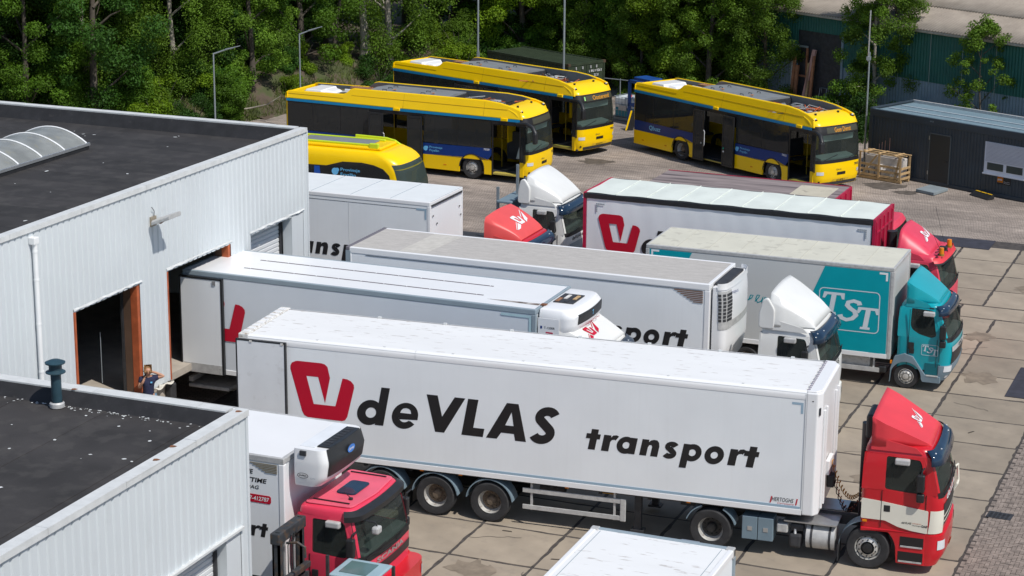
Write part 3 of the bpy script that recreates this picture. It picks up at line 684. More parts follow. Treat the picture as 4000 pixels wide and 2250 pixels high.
WORD = ['d', 'e', 'V', 'L', 'A', 'S', 't', 'r', 'a', 'n', 's', 'p', 'o', 'r2', 't2']
def livery(parent, keys, y, dx=0., z=2.15, sc=1., x0=0., emb=True):
    """paint the letters keys on the plane y; x = x0 + sc*x + dx"""
    for kk in keys:
        b = M()
        for i, (pl, holes) in enumerate(GL[kk]): b.flat([(x0 + sc * p[0] + dx, z + sc * p[1]) for p in pl], y - .0015 * i, 'y', 0, [[(x0 + sc * p[0] + dx, z + sc * p[1]) for p in h] for h in holes])
        b.obj('emblem' if kk == 'logo' else 'letter', red_ink if kk == 'logo' else black_ink, parent)
def box_body(t, L, W, H, zb, m_side, m_roof, trim, rail=.09, post=.1, m_front=None, name='box_body', roof_name='roof'):
    """closed cargo box with separate edge rails and posts; near side is y=0"""
    b = M(); b.box(.02, L - .02, .012, W - .012, zb + .02, H - .03); b.obj(name, m_side, t)
    M().box(.03, L - .03, rail * .8, W - rail * .8, H - .03, H - .004).obj(roof_name, m_roof, t)
    for y0, y1 in ((0, rail), (W - rail, W)): M().box(.0, L, y0, y1, H - rail * 1.5, H).obj('roof_rail', trim, t, bev=.02)
    for x0, x1 in ((-.005, rail * .8), (L - rail * .8, L + .005)): M().box(x0, x1, rail, W - rail, H - rail * 1.3, H - .002).obj('roof_rail', trim, t, bev=.015)
    for x0, x1 in ((-.004, post), (L - post, L + .004)):
        for y0, y1 in ((-.003, post), (W - post, W + .003)): M().box(x0, x1, y0, y1, zb, H - rail * 1.5 - .002).obj('corner_post', trim, t, bev=.012)
    M().box(post, L - post, -.004, W + .004, zb, zb + .14).obj('bottom_rail', white_clean, t, bev=.008)
def chassis(t, x0, x1, W, z0=.82, z1=1.12):
    for y in (W / 2 - .45, W / 2 + .37): M().box(x0, x1, y, y + .08, z0, z1).obj('chassis_beam', steel_dark, t)
    n_ = int((x1 - x0) / 1.2)
    for i in range(n_): M().box(x0 + i * 1.2 + .3, x0 + i * 1.2 + .38, W / 2 - .9, W / 2 + .9, z0 + .1, z1 - .02).obj('cross_member', steel_dark, t)
def corner_mark(t, x, z, sx, m, y=-.006, a=.26, w_=.055):
    b = M(); b.flat([(x, z), (x + sx * a, z), (x + sx * a, z - w_), (x + sx * w_, z - w_), (x + sx * w_, z - a), (x, z - a)], y); b.obj('corner_mark', m, t)
refl = mat('reflective_blue', (.30, .42, .52), .4, var=.04)
cab_white = mat('cab_white', (.71, .715, .695), .35, var=.04, vs=1.2, dirt=.15, ds=3, dcol=(.55, .53, .48))
# ================================================================== TRUCK CABS
def cf_tab(dz=0.):
    return [(.95 + dz, 0, 1.80, .02, .28, .06), (1.3 + dz, 0, 1.82, .01, .26, .07), (1.75 + dz, 0, 1.81, .01, .24, .08), (2.05 + dz, 0, 1.77, .02, .24, .08), (2.55 + dz, .01, 1.64, .05, .22, .08), (2.82 + dz, .03, 1.53, .09, .2, .07), (2.92 + dz, .05, 1.47, .13, .2, .06)]
def mirror(t, x, y, z, h=.42, m=black_pl):
    b = M(); b.box(x - .09, x + .09, y - .16, y - .02, z, z + h); b.obj('mirror', m, t, bev=.035, seg=3)
    b = M(); b.box(x - .08, x + .1, y - .15, y - .02, z - .24, z - .03); b.obj('mirror', m, t, bev=.04, seg=3)
    M().tube([(x + .06, y + .10, z + h + .12), (x + .02, y - .06, z + h + .08), (x, y - .09, z + h - .02)], .02, 6).obj('mirror_arm', m, t)
def truck_cab(t, x, y, col, band=None, lower=None, W=2.45, visor=True, spoil=None, tab=None, glassm=None, win=None, zw=None, detail=True, hollow=True, collar=False, sp=None):
    """DAF-like cab-over cab, rear wall at local x, near side at local y"""
    tab = tab or cf_tab(); c = Cab(t, tab, W, .12, x, y); z0, z1 = tab[0][0], tab[-1][0]
    lower = lower or col
    # open shell: lower body, pillars, roof so the glass shows an interior
    zs, zh = (zw or (1.97, 2.78))
    c.shell('cab_body', col, z0, zs - .02, 10)
    b = M(); rings = [c.ring(zh + (z1 - zh) * i / 4) for i in range(5)]; base = rings[-1]; cx = sum(p[0] for p in base) / len(base); cy = sum(p[1] for p in base) / len(base)
    for k_, q in ((.97, .5), (.92, .85), (.6, 1.), (.2, 1.03)): rings.append([(cx + (p[0] - cx) * k_, cy + (p[1] - cy) * k_, z1 + .07 * q) for p in base])
    b.loft(rings, cap0=True, cap1=True); b.obj('cab_roof', col, t, smooth=38)
    n_ = len(c.ring(z0)); zz = [zs - .03 + (zh + .01 - zs + .03) * i / 8 for i in range(9)]
    # rear wall + B/C pillars (ring indices from far side back to near) and A pillars
    xdoor = win[0][0] if win else .52
    for far in (0, 1):
        b = M(); ys = [(interp(tab, z)[2]) for z in zz]
        b.loft([[(x + interp(tab, z)[0], y + (W - i_ if far else i_), z), (x + xdoor, y + (W - i_ if far else i_), z), (x + xdoor, y + (W - i_ - .06 if far else i_ + .06), z), (x + interp(tab, z)[0] + .06, y + (W - i_ - .06 if far else i_ + .06), z)] for z, i_ in zip(zz, ys)]); b.obj('rear_pillar', col, t, smooth=40)
    b = M(); b.loft([[(x + interp(tab, z)[0], y + .05, z), (x + interp(tab, z)[0], y + W - .05, z), (x + interp(tab, z)[0] + .05, y + W - .05, z), (x + interp(tab, z)[0] + .05, y + .05, z)] for z in zz]); b.obj('rear_wall', col, t)
    for i0, i1 in ((0, 4), (18, 22)): b = M(); b.loft([c.ring(z)[i0:i1 + 1] for z in zz], closed=False); b.obj('front_pillar', col, t, smooth=40)
    gm = glassm or dark_glass
    wp = win or [(.52, 1.99), (.52, 2.75), (1.27, 2.72), (1.32, 2.6), (1.42, 2.05), (1.28, 1.93)]
    xa = max(p[0] for p in wp)
    for far in (0, 1):
        b = M(); f_ = lambda p: (x + p[0], y + (W - interp(tab, p[1])[2] - .012 if far else interp(tab, p[1])[2] + .012), p[1])
        pts = rpoly(wp, .06); b.add([f_(p) for p in pts], [tuple(range(len(pts)))]); b.obj('side_window', gm, t)
        # frame between window and pillars
        b = M(); xf = lambda z: c.ring(z)[3][0] - x
        outer = [(xdoor - .01, zs - .03), (xdoor - .01, zh + .02)] + [(xf(z), z) for z in (zh + .02, 2.5 + (z1 - 2.92), 2.3 + (z1 - 2.92), 2.1 + (z1 - 2.92), zs - .03)]
        oo = outer; ff = lambda p, k: (x + p[0], y + (W - interp(tab, p[1])[2] - k if far else interp(tab, p[1])[2] + k), p[1])
        tri = tessellate_polygon([[Vector((p[0], p[1], 0)) for p in oo], [Vector((p[0], p[1], 0)) for p in pts]]); al = oo + pts
        b.add([ff(p, .002) for p in al], [tuple(q) for q in tri]); b.obj('door_frame', col, t)
        b = M(); b.add([ff(p, .035) for p in al], [tuple(q) for q in tri]); b.obj('door_lining', seat_m, t)
    c.front('windscreen', wind_glass, zs - .02, zh + .01, -.01, 4, 18)
    c.front('windscreen_seal', black_ink, zs - .10, zs + .03, .006, 3, 19, 3)
    # interior
    fl = [(p[0], p[1], zs - .012) for p in c.ring(zs - .02, -.035)]; b = M(); b.add(fl, [tuple(range(len(fl)))]); b.obj('cab_floor', seat_m, t)
    M().box(x + .1, x + .15, y + .1, y + W - .1, zs, zh).obj('rear_lining', seat_m, t); M().box(x + .12, x + 1.2, y + .15, y + W - .15, zh - .03, zh - .012).obj('headliner', seat_m, t)
    for i0, i1 in ((0, 4), (18, 22)): b = M(); b.loft([c.ring(z, -.03)[i0:i1 + 1] for z in zz], closed=False); b.obj('pillar_lining', seat_m, t, smooth=40)
    for yy in (y + .35, y + W - .85):
        b = M(); b.box(x + .45, x + .62, yy, yy + .5, zs - .05, zs + .52); b.box(x + .47, x + .58, yy + .13, yy + .37, zs + .54, zs + .7); b.obj('seat', seat_m, t, bev=.05)
    M().prism([(x + 1.15, zs - .1), (x + 1.55, zs - .1), (x + 1.5, zs + .04), (x + 1.25, zs + .08)], y + .2, y + W - .2, 'y').obj('dashboard', dash_m, t, bev=.03)
    b = M(); pts = [(x + 1.12 + .05 * sin(a), y + .6 + .2 * cos(a), zs + .16 + .14 * sin(a)) for a in [2 * pi * k_ / 14 for k_ in range(15)]]; b.tube(pts, .016, 5); b.obj('steering_wheel', black_pl, t)
    for xx in (xdoor - .06, xa + .03): M().box(x + xx, x + xx + .012, y - .004, y + .015, z0 + .12, zs - .03).obj('door_gap', black_ink, t)
    M().box(x + xdoor + .0, x + xdoor + .15, y - .02, y + .01, zs - .52, zs - .36).obj('door_handle', black_pl, t, bev=.02)
    for i0, i1 in ((6, 10), (12, 16)):
        q0 = c.ring(zs - .03, .03)[i0]; q1 = c.ring(zs + .08, .03)[i1]; M().tube([q0, tuple((Vector(q0) + Vector(q1)) / 2 + Vector((.03, 0, .02))), q1], .014, 5).obj('wiper', black_ink, t)
    mirror(t, x + 1.32, y, 2.03 + (z1 - 2.92)); mirror(t, x + 1.32, y + W + .18, 2.03 + (z1 - 2.92))
    M().box(x + .72, x + 1.05, y - .09, y + .05, zh - .17, zh - .03).obj('kerb_mirror', alu_dull, t, bev=.03)
    if visor:
        b = M(); r0 = c.ring(zh + .02, .02)[2:21]; r1 = c.ring(zh - .02, .20)[2:21]; r2 = c.ring(z1 - .02, .03)[2:21]
        rr1 = [(p[0], p[1], zh - .13) for p in r1]; rr2 = [(p[0], p[1], z1 + .04) for p in r2]
        b.loft([rr2, [((a[0] + b_[0]) / 2 + .06, (a[1] + b_[1]) / 2, (a[2] + b_[2]) / 2 + .02) for a, b_ in zip(rr1, rr2)], rr1], closed=False); o = b.obj('sun_visor', visor_m, t, smooth=60)
        o.modifiers.new('s', 'SOLIDIFY').thickness = .012
        for k_ in (2, 6, 12, 16): M().cyl((rr2[k_][0] + .10, rr2[k_][1], z1 - .03), (rr2[k_][0] + .13, rr2[k_][1], z1 - .035), .018, n=8).obj('marker_lamp', lamp_lens, t)
    if spoil is not None:
        s0 = sp or dict(x0=x + .12, x1=x + 1.52, y0=y + .08, y1=y + W - .08, zb=z1 + .04, zt=z1 + .80)
        c.S = spoiler(t, **s0, m=spoil, hollow=hollow)
        # side skirts below the spoiler
        for yy in (s0['y0'] + .01, s0['y1'] - .03): M().prism([(s0['x0'], s0['zb'] - .1), (s0['x1'] - .15, s0['zb'] - .1), (s0['x1'] - .3, s0['zb'] + .03), (s0['x0'], s0['zb'] + .22)], yy, yy + .02, 'y').obj('spoiler_skirt', spoil, t)
        if collar:
            for yy in (y + .02, y + W - .14): M().prism(rpoly([(x - .02, z1 - .0), (x + .42, z1 - .0), (x + .42, z1 + .55), (x + .22, z1 + .86), (x + .08, z1 + .8), (x - .02, z1 + .4)], .1), yy, yy + .12, 'y').obj('side_collar', spoil, t, bev=.03)
    return c
def lower_cab(t, x, y, W, wx, col, band=None, step=alu_dull, grille=black_pl, head=True, z=0., arch=.63, r=.5):
    """bumper, step box and wheel arch below the cab; wx = local front wheel x"""
    z_ = lambda q: q + z
    for far in (0, 1):
        y0 = y + (W - .34 if far else .0); a = arc(wx, r, arch, 12, 128, 12)
        poly = [(x + 1.48, z_(.24)), (x + 1.48, z_(1.02))] + [(x + .02, z_(1.02))] + [(x + .02, z_(.92))] + [p for p in reversed(a) if p[0] > x + .03 and p[1] < z_(1.0)] + [(wx + arch + .02, z_(.24))]
        b = M(); b.prism(poly, y0, y0 + .34, 'y'); b.obj('wheel_arch_panel', col, t, bev=.02)
        for i, zz in enumerate((.30, .66)):
            M().box(wx + arch + .06 + i * .03, x + 1.45, y0 + (-.006 if not far else .30), y0 + (.05 if not far else .346), z_(zz), z_(zz + .24)).obj('step_recess', black_ink, t)
            M().box(wx + arch + .08 + i * .03, x + 1.43, y0 + (-.02 if not far else .2), y0 + (.12 if not far else .36), z_(zz - .01), z_(zz + .025)).obj('step', step, t)
    bt = [(.24 + z, 1.4, 1.72, .03, .25, .07), (.5 + z, 1.4, 1.85, .01, .3, .08), (.98 + z, 1.4, 1.85, .01, .28, .07)]
    c = Cab(t, bt, W, .02, x, y); c.shell('bumper', col, .24 + z, .98 + z, 6)
    if head:
        for i0, i1 in ((3, 7), (15, 19)): c.front('headlight', lamp_lens, .64 + z, .86 + z, .012, i0, i1, 4)
    c.front('number_plate', mat('plate_yellow', (.75, .5, .02), .4), .40 + z, .50 + z, .012, 10, 12, 2)
    return c
# ================================================================== TRAILER A (nearest, big lettering)
TA = thing('semi_trailer', 'long white box semi-trailer nearest the camera with huge red emblem and black lettering', 'trailer', (4.23, 2.31, 0), 4.2)
L, W, H, ZB = 14.37, 2.58, 4.11, 1.14
M().box(.04, L - .34, .012, W - .012, ZB + .1, H - .04).obj('box_body', white, TA)
M().box(.26, L - .40, .12, W - .12, H - .04, H - .012).obj('roof', white_roof, TA)
for y0 in (.005, W - .125):
    b = M(); pr = [(y0, H - .2), (y0 - .006, H - .12), (y0 + .01, H - .05), (y0 + .05, H - .008), (y0 + .12, H)] if y0 < 1 else [(y0 + .12, H - .2), (y0 + .126, H - .12), (y0 + .11, H - .05), (y0 + .07, H - .008), (y0, H)]
    b.loft([[(.0, p[0], p[1]) for p in pr], [(4.6, p[0], p[1]) for p in pr]], closed=False); b.obj('roof_rail', white_clean, TA, smooth=60)
    b = M(); b.loft([[(4.615, p[0], p[1]) for p in pr], [(L - .36, p[0], p[1]) for p in pr]], closed=False); b.obj('roof_rail', white_clean, TA, smooth=60)
for i in range(7): M().box(2.0 + i * 1.75, 2.06 + i * 1.75, .10, .15, H - .012, H + .012).obj('rail_clip', coping, TA); M().box(2.7 + i * 1.75, 2.78 + i * 1.75, W - .15, W - .08, H - .01, H + .03).obj('rail_clip', coping, TA)
dirty_white = mat('dirty_white', (.66, .65, .62), .6, var=.2, vs=7, dirt=.8, ds=9, dthr=.55, dcol=(.3, .22, .15))
M().box(-.02, .25, .005, W - .005, H - .16, H + .012).obj('rear_header', dirty_white, TA, bev=.02)
for i in range(9): M().box(.02, .2, .2 + i * .26, .32 + i * .26, H + .013, H + .03).obj('hinge_plate', white_clean, TA)
for i in range(16): M().box(L - .37 + (i % 2) * .02, L - .30, .10 + i * .15, .2 + i * .15, H - .005, H + .012).obj('sealant_patch', mat('sealant', (.3, .28, .32), .8, dirt=.5, ds=20), TA)
# front bulkhead with chamfered corner posts
b = M(); b.prism([(L - .36, .0), (L - .10, .0), (L - .0, .16), (L, W - .16), (L - .1, W), (L - .36, W)], ZB, H - .03, 'z'); b.obj('front_bulkhead', white_clean, TA, bev=.03)
b = M(); b.prism([(L - .36, .04), (L - .14, .04), (L - .04, .2), (L - .04, W - .2), (L - .14, W - .04), (L - .36, W - .04)], H - .03, H + .006, 'z'); b.obj('bulkhead_cap', white_clean, TA, bev=.015)
M().box(L - .372, L - .362, -.003, .01, ZB, H - .06).obj('panel_joint', coping, TA)
for y in (.30, .62, 1.9, 2.25): M().box(L + .0, L + .05, y, y + .07, ZB + .1, H - .5).obj('bulkhead_rib', white_clean, TA, bev=.012)
M().box(L - .06, L - .03, .03, .1, H - .55, H - .38).obj('catch', steel_dark, TA)
for y in (.42, .5): M().cyl((L - .30 + y * .2, -.004, H - .22), (L - .30 + y * .2, .01, H - .22), .012, n=8).obj('rivet', black_ink, TA)
# bottom rail and stripe
M().box(.02, L - .37, -.006, .03, ZB, ZB + .13).obj('bottom_rail', white_clean, TA, bev=.006); M().box(.02, L - .37, W - .03, W + .006, ZB, ZB + .13).obj('bottom_rail', white_clean, TA)
M().box(1.35, L - .40, .004, .0118, ZB + .145, ZB + .20).obj('reflective_stripe', refl, TA)
corner_mark(TA, L - .42, H - .28, -1, refl, .008)
# opened rear door folded against the near side
M().box(-.02, 1.24, -.085, -.012, 1.05, H - .13).obj('rear_door', mat('door_white', (.70, .715, .73), .45, var=.05, vs=1.5, dirt=.35, ds=4, dthr=.6, dcol=(.45, .44, .43)), TA, bev=.01)
for x0, x1, z0, z1 in ((-.04, 1.26, H - .135, H - .10), (-.05, -.02, 1.05, H - .1), (1.24, 1.275, 1.05, H - .1)): M().box(x0, x1, -.09, -.005, z0, z1).obj('door_seal', black_pl, TA)
for x in (.32, 1.15): M().box(x, x + .07, -.1, .02, H - .16, H - .11).obj('hinge', dirty_white, TA)
M().box(-.02, 1.24, W + .012, W + .085, 1.05, H - .13).obj('rear_door', white, TA)
livery(TA, ['logo'] + WORD, .0075)
text(TA, 'HERTOGHS', (13.32, .006, ZB + .27), X_, Z_, .5, .10, black_ink, .0, .2); text(TA, 'Carrosserie', (13.45, .006, ZB + .21), X_, Z_, .38, .045, red_ink, .0, .2)
for x in (13.27, 13.86): M().flat([(x, ZB + .22), (x + .03, ZB + .22), (x + .06, ZB + .38), (x + .03, ZB + .38)], .006).obj('logo_bar', red_ink, TA)
chassis(TA, .4, 13.2, W)
M().box(.02, L - .4, .1, W - .1, ZB - .06, ZB + .1).obj('floor_frame', steel_dark, TA)
for x in (3.72, 5.09, 6.48):
    axle(TA, x, W, .5, True, 0); fender(TA, x, .60, W, 8, 172, y0=.02); M().box(x - .4, x - .32, .8, 1.0, .5, .95).obj('spring_hanger', steel_dark, TA)
M().box(4.36, 4.375, .05, .4, .12, .5).obj('mud_flap', black_pl, TA)
for z0 in (.44, .86): M().box(7.31, 9.78, .06, .09, z0, z0 + .115).obj('guard_rail', alu_dull, TA, bev=.008)
b = M(); b.box(9.72, 9.86, .05, .10, .42, .985); b.obj('guard_end', alu_dull, TA, bev=.02, seg=3)
for x in (7.5, 9.55): M().box(x, x + .05, .09, .14, .42, 1.12).obj('guard_post', alu_dull, TA)
for x in (4.36 + .4, 5.75, 8.42, 11.37): M().box(x - .045, x + .045, .02, .06, ZB - .04, ZB + .0).obj('marker_lamp', amber, TA)
for y in (.35, W - .5): M().box(10.0, 10.16, y, y + .14, .14, 1.1).box(9.92, 10.24, y - .06, y + .2, .1, .15).obj('landing_leg', steel_dark, TA)
M().prism([(8.9, 1.08), (9.7, 1.08), (9.5, .9), (9.1, .9)], .5, 1.1, 'y').obj('chock_holder', mat('chock_yellow', (.5, .26, .01), .6), TA)
for (x, y, z, r) in ((7.8, 1.0, .7, .16), (8.3, 1.5, .75, .2)): M().cyl((x - .3, y, z), (x + .3, y, z), r, n=14).obj('air_tank', steel_dark, TA, smooth=40)
b = M(); b.box(L + .02, L + .12, .75, 1.35, 1.9, 2.25); b.obj('coupling_box', white_clean, TA, bev=.02)
b = M(); b.box(L + .04, L + .22, .9, 1.2, 1.55, 1.85); b.obj('connector', black_pl, TA, bev=.03)
# ------------------------------------------------------------------ red tractor of A
RA = thing('tractor_unit', 'red and cream tractor unit with tall red roof spoiler pulling the nearest lettered trailer', 'truck', (4.23, 2.31, 0), 4.2)
y0 = .06
cA = truck_cab(RA, 15.34, y0, red, spoil=red_fade, sp=dict(x0=15.50, x1=16.80, y0=y0 + .06, y1=y0 + 2.39, zb=2.97, zt=3.66, pw=1.05, sh=.95, crown=.04, front_w=.72))
lower_cab(RA, 15.34, y0, 2.45, 15.54, red)
M().prism(rpoly([(15.36, 1.24), (15.36, 1.72), (15.80, 1.69), (16.86, 1.57), (16.86, 1.03), (16.5, 1.06), (16.2, 1.12), (15.9, 1.24)], .03), y0 - .0, y0 - .012, 'y').obj('cream_panel', cream, RA)
M().box(15.80, 15.812, y0 - .016, y0, 1.2, 1.75).obj('door_gap', black_ink, RA)
c = Cab(RA, cf_tab(), 2.45, .12, 15.34, y0); c.front('cream_corner', cream, 1.03, 1.58, .012, 0, 6, 5)
c.front('grille', black_pl, 1.2, 1.72, .01, 6, 16, 6); c.front('grille_bar', cream, 1.40, 1.44, .016, 6, 16, 2); c.front('grille_bar', cream, 1.28, 1.32, .016, 6, 16, 2)
M().box(15.40, 15.5, y0 - .02, y0, 1.16, 1.21).obj('indicator', amber, RA)
text(RA, 'deVLAS', (16.28, y0 - .016, 1.215), X_, Z_, .22, .05, black_ink, .02, .2); text(RA, 'transport', (16.52, y0 - .016, 1.225), X_, Z_, .2, .035, orange_wire, .0, .0); text(RA, 'Harlingen', (16.52, y0 - .016, 1.175), X_, Z_, .2, .04, black_ink, .0, .0)
text(RA, 'DAF', (16.73, y0 - .016, 1.17), X_, Z_, .13, .06, steel_dark, .04, .0)
c.ftext('deVLAS', .45, 1.74, 1.5, .15, white_clean, .02, .15)
emblem(RA, cA.S, .28, .18, .30, white_clean)
M().tube([(17.2, y0 + 1.9, 1.45), (17.28, y0 + 1.9, 1.6), (17.28, y0 + 2.2, 1.6), (17.25, y0 + 2.2, 2.0), (17.2, y0 + 2.0, 2.0)], .03, 6).obj('bull_bar', cream, RA)
axle(RA, 11.9, 2.5, .5, True, 1); wheel(RA, 15.54, .09, .5, .32, False, style=1); wheel(RA, 15.54, 2.45, .5, .32, False, True)
for a0, a1 in ((18, 62), (110, 160)): fender(RA, 11.9, .62, W, a0, a1, y0=.03)
for y in (.85, 1.65): M().box(11.0, 16.9, y, y + .09, .72, .98).obj('chassis_beam', steel_dark, RA)
for x in (12.64, 13.01): M().box(x, x + .355, .06, .5, .38, .94).obj('side_locker', bluegrey, RA, bev=.012); M().box(x + .13, x + .24, .05, .06, .6, .7).obj('lock_plate', alu, RA)
M().box(13.44, 13.7, .1, .4, .62, .84).obj('battery_box', alu_dull, RA, bev=.03)
M().box(13.6, 14.82, .12, 1.0, .90, .935).obj('deck_plate', alu, RA); M().box(14.0, 14.9, 1.0, 1.7, .98, 1.0).obj('deck_plate', alu, RA)
b = M(); b.cyl((14.12, .38, .55), (14.78, .38, .55), .30, n=20); b.obj('fuel_tank', alu_dull, RA, smooth=40)
for x in (14.22, 14.64): M().cyl((x, .38, .55), (x + .05, .38, .55), .31, n=20).obj('tank_strap', steel_dark, RA, smooth=40)
M().box(13.72, 14.02, .14, .5, .26, .6).obj('adblue_tank', steel_dark, RA, bev=.06); M().box(13.74, 14.06, .18, .4, .66, .84).obj('air_tank', steel_dark, RA, bev=.05)
M().cyl((13.86, .2, .6), (13.86, .2, .72), .03, n=8).obj('filler_cap', pvc, RA)
b = M(); o_ = arc(15.54, .5, .66, 95, 178, 10); b.loft([[(p[0], .08, p[1]) for p in o_], [(p[0], .5, p[1]) for p in o_]], closed=False); b.obj('mudguard', bluegrey, RA)
M().box(14.86, 14.88, .09, .5, .1, .5).obj('mud_flap', steel_dark, RA)
b = M(); b.cyl((15.16, 1.9, 1.2), (15.16, 1.9, 2.9), .12, n=14); b.obj('air_intake', black_pl, RA, smooth=40)
M().box(15.2, 15.5, 1.3, 2.2, 2.7, 3.28).obj('intake_snorkel', black_pl, RA, bev=.06)
def coil(p0, p1, r, turns, sag, rt=.011):
    p0 = Vector(p0); p1 = Vector(p1); pts = []; n_ = turns * 8
    for i in range(n_ + 1):
        t_ = i / n_; p = p0.lerp(p1, t_); p.z -= sag * sin(pi * t_); a = 2 * pi * turns * t_; pts.append((p.x + r * cos(a) * .4, p.y + r * cos(a), p.z + r * sin(a)))
    return M().tube(pts, rt, 4)
coil((14.5, 1.0, 2.05), (15.25, 1.1, 1.45), .05, 16, .75).obj('air_hose', black_pl, RA)
coil((14.5, 1.1, 2.15), (15.25, 1.2, 1.5), .05, 16, .5).obj('air_hose', mat('hose_yellow', (.45, .2, .01), .5), RA)
coil((14.5, 1.2, 2.0), (15.25, 1.3, 1.5), .045, 14, .8).obj('air_hose', orange_wire, RA)
M().tube([(15.2, .9, .95), (15.2, .9, 1.6), (15.25, 1.5, 1.6), (15.25, 1.5, .95)], .025, 6).obj('hose_bracket', steel_dark, RA)
# ================================================================== TRAILER B (white, dark roof lines, docked at the second door)
TB = thing('semi_trailer', 'white refrigerated trailer with two dark lines along its roof, backed into the open dock', 'trailer', (-.5, 7.53, 0), 0)
LB, WB, HB = 10.5, 2.62, 4.02
box_body(TB, LB, WB, HB, 1.12, mat('panel_bluish', (.66, .70, .74), .35, var=.03, vs=.8), white_clean, grey_trim, .1, .11)
for y, x0, x1 in ((.78, 1.5, 8.7), (1.72, 1.5, 8.6)):
    M().box(x0, x1, y, y + .055, HB - .004, HB + .002).obj('roof_strip', mat('strip_purple', (.10, .085, .10), .7), TB)
    for i in range(11): M().cyl((x0 + .2 + i * .68, y + .03, HB), (x0 + .2 + i * .68, y + .03, HB + .008), .018, n=6).obj('rivet', white_clean, TB)
b = M(); n_ = 12; pts = [(9.0 + 1.45 * i / n_, .55 - .05 * i / n_ + (.012 + .07 * (i / n_)) * s__) for s__ in (1,) for i in range(n_ + 1)]; pts2 = [(9.0 + 1.45 * i / n_, .55 - .05 * i / n_ - (.012 + .07 * (i / n_))) for i in range(n_, -1, -1)]
corner_mark(TB, LB - .12, HB - .17, -1, mat('mark_teal', (.42, .58, .62), .4), -.001, .85, .07)
M().box(-.02, 1.24, -.085, -.012, 1.18, HB - .2).obj('rear_door', white, TB, bev=.01)
for x0, x1, z0, z1 in ((-.04, 1.26, HB - .2, HB - .15), (1.24, 1.30, 1.12, HB - .15), (-.05, -.02, 1.12, HB - .15)): M().box(x0, x1, -.095, -.003, z0, z1).obj('door_seal', black_pl, TB)
M().box(-.02, 1.24, -.09, -.012, 1.12, 1.38).obj('kick_plate', alu_dull, TB)
M().box(1.0, 1.1, -.11, -.09, HB - .33, HB - .22).obj('door_catch', alu, TB)
livery(TB, ['logo'], -.004, dx=-1.08, z=2.1)
chassis(TB, .3, 10.2, WB)
M().box(-.02, .1, .2, 2.4, .72, .86).obj('bumper_beam', alu_dull, TB); M().box(.02, .06, .35, .7, .98, 1.06).obj('rear_lamp', amber, TB); M().box(.0, .05, .9, 1.3, .95, 1.03).obj('number_plate', MATS['plate_yellow'], TB)
b = M(); b.box(-.1, 1.2, .3, 2.3, .52, .62); b.obj('tail_lift', alu_dull, TB, bev=.02)
for x in (7.2, 5.9): axle(TB, x, WB, .5)
# fridge unit on the front of B
def reefer_b(t, x, W_, zt):
    tab = [(3.12, 0, .56, .12, .2, .05), (3.25, 0, .74, .08, .22, .08), (3.55, 0, .92, .05, .26, .12), (3.85, 0, .94, .05, .28, .12), (zt - .05, 0, .84, .1, .28, .12)]
    c = Cab(t, tab, W_ - .2, .03, x, .1); c.shell('fridge_housing', white_clean, 3.12, zt - .05, 12, dome=.04)
    c.front('fridge_grille', black_pl, 3.62, 3.88, .008, 7, 17, 6)
    M().box(x + .12, x + .68, .85, 1.75, zt - .03, zt + .012).obj('fan_opening', steel_dark, t)
    for i in range(4): M().box(x + .16 + i * .125, x + .25 + i * .125, .9 + (i % 2) * .3, 1.25 + (i % 2) * .35, zt + .013, zt + .03).obj('fan_part', [ochre, dirty_white, steel_dark, wood][i], t)
    return c
c = reefer_b(TB, LB + .03, WB, 4.04)
M().box(LB + .03, LB + .62, .085, .098, 3.22, 3.80).obj('service_panel', white_clean, TB, bev=.01)
text(TB, 'T-1200R', (LB + .2, .082, 3.52), X_, Z_, .3, .06, black_ink, .01); M().box(LB + .1, LB + .15, .08, .084, 3.52, 3.59).obj('badge', navy, TB)
M().prism(rrect(LB + .25, LB + .45, 3.4, 3.44, .018), .08, .086, 'y').obj('handle', crimson, TB)
text(TB, 'THERMO KING', (LB + 1.095, .75, 3.50), Y_, (-.0, 0, 1), 1.1, .07, crimson, .01)
text(TB, 'T', (LB + 1.105, 1.27, 3.70), Y_, Z_, .09, .12, ltblue, .03)
M().box(LB - .05, LB + .1, .45, .6, HB + .002, HB + .03).obj('exhaust_stub', rusty, TB)
SOOT = M()
SOOT.flat([(8.9, .52), (9.6, .47), (10.4, .44), (10.4, .60), (9.6, .57)], HB + .0035, 'z')
SOOT.obj('soot_mark', mat('soot', (.16, .12, .10), .9, var=.5, vs=3, dirt=.9, ds=4, dthr=.42, dcol=(.62, .6, .58), dsoft=.3), TB)
CB = thing('tractor_unit', 'white tractor with emblem on its roof spoiler, mostly hidden behind the nearest trailer', 'truck', (-.5, 7.53, 0), 0)
cB = truck_cab(CB, 10.7, .08, cab_white, spoil=cab_white, sp=dict(x0=10.8, x1=12.18, y0=.14, y1=2.47, zb=2.98, zt=3.78, pw=1.1, sh=.9))
lower_cab(CB, 10.7, .08, 2.45, 10.9, cab_white)
emblem(CB, cB.S, .28, -.30, .40, red_ink)
wheel(CB, 10.9, .12, .5, .32); wheel(CB, 10.9, 2.5, .5, .32, far=True); axle(CB, 8.2, 2.6, .5)
M().box(8.0, 12.5, .9, 1.7, .7, .95).obj('chassis_beam', steel_dark, CB)
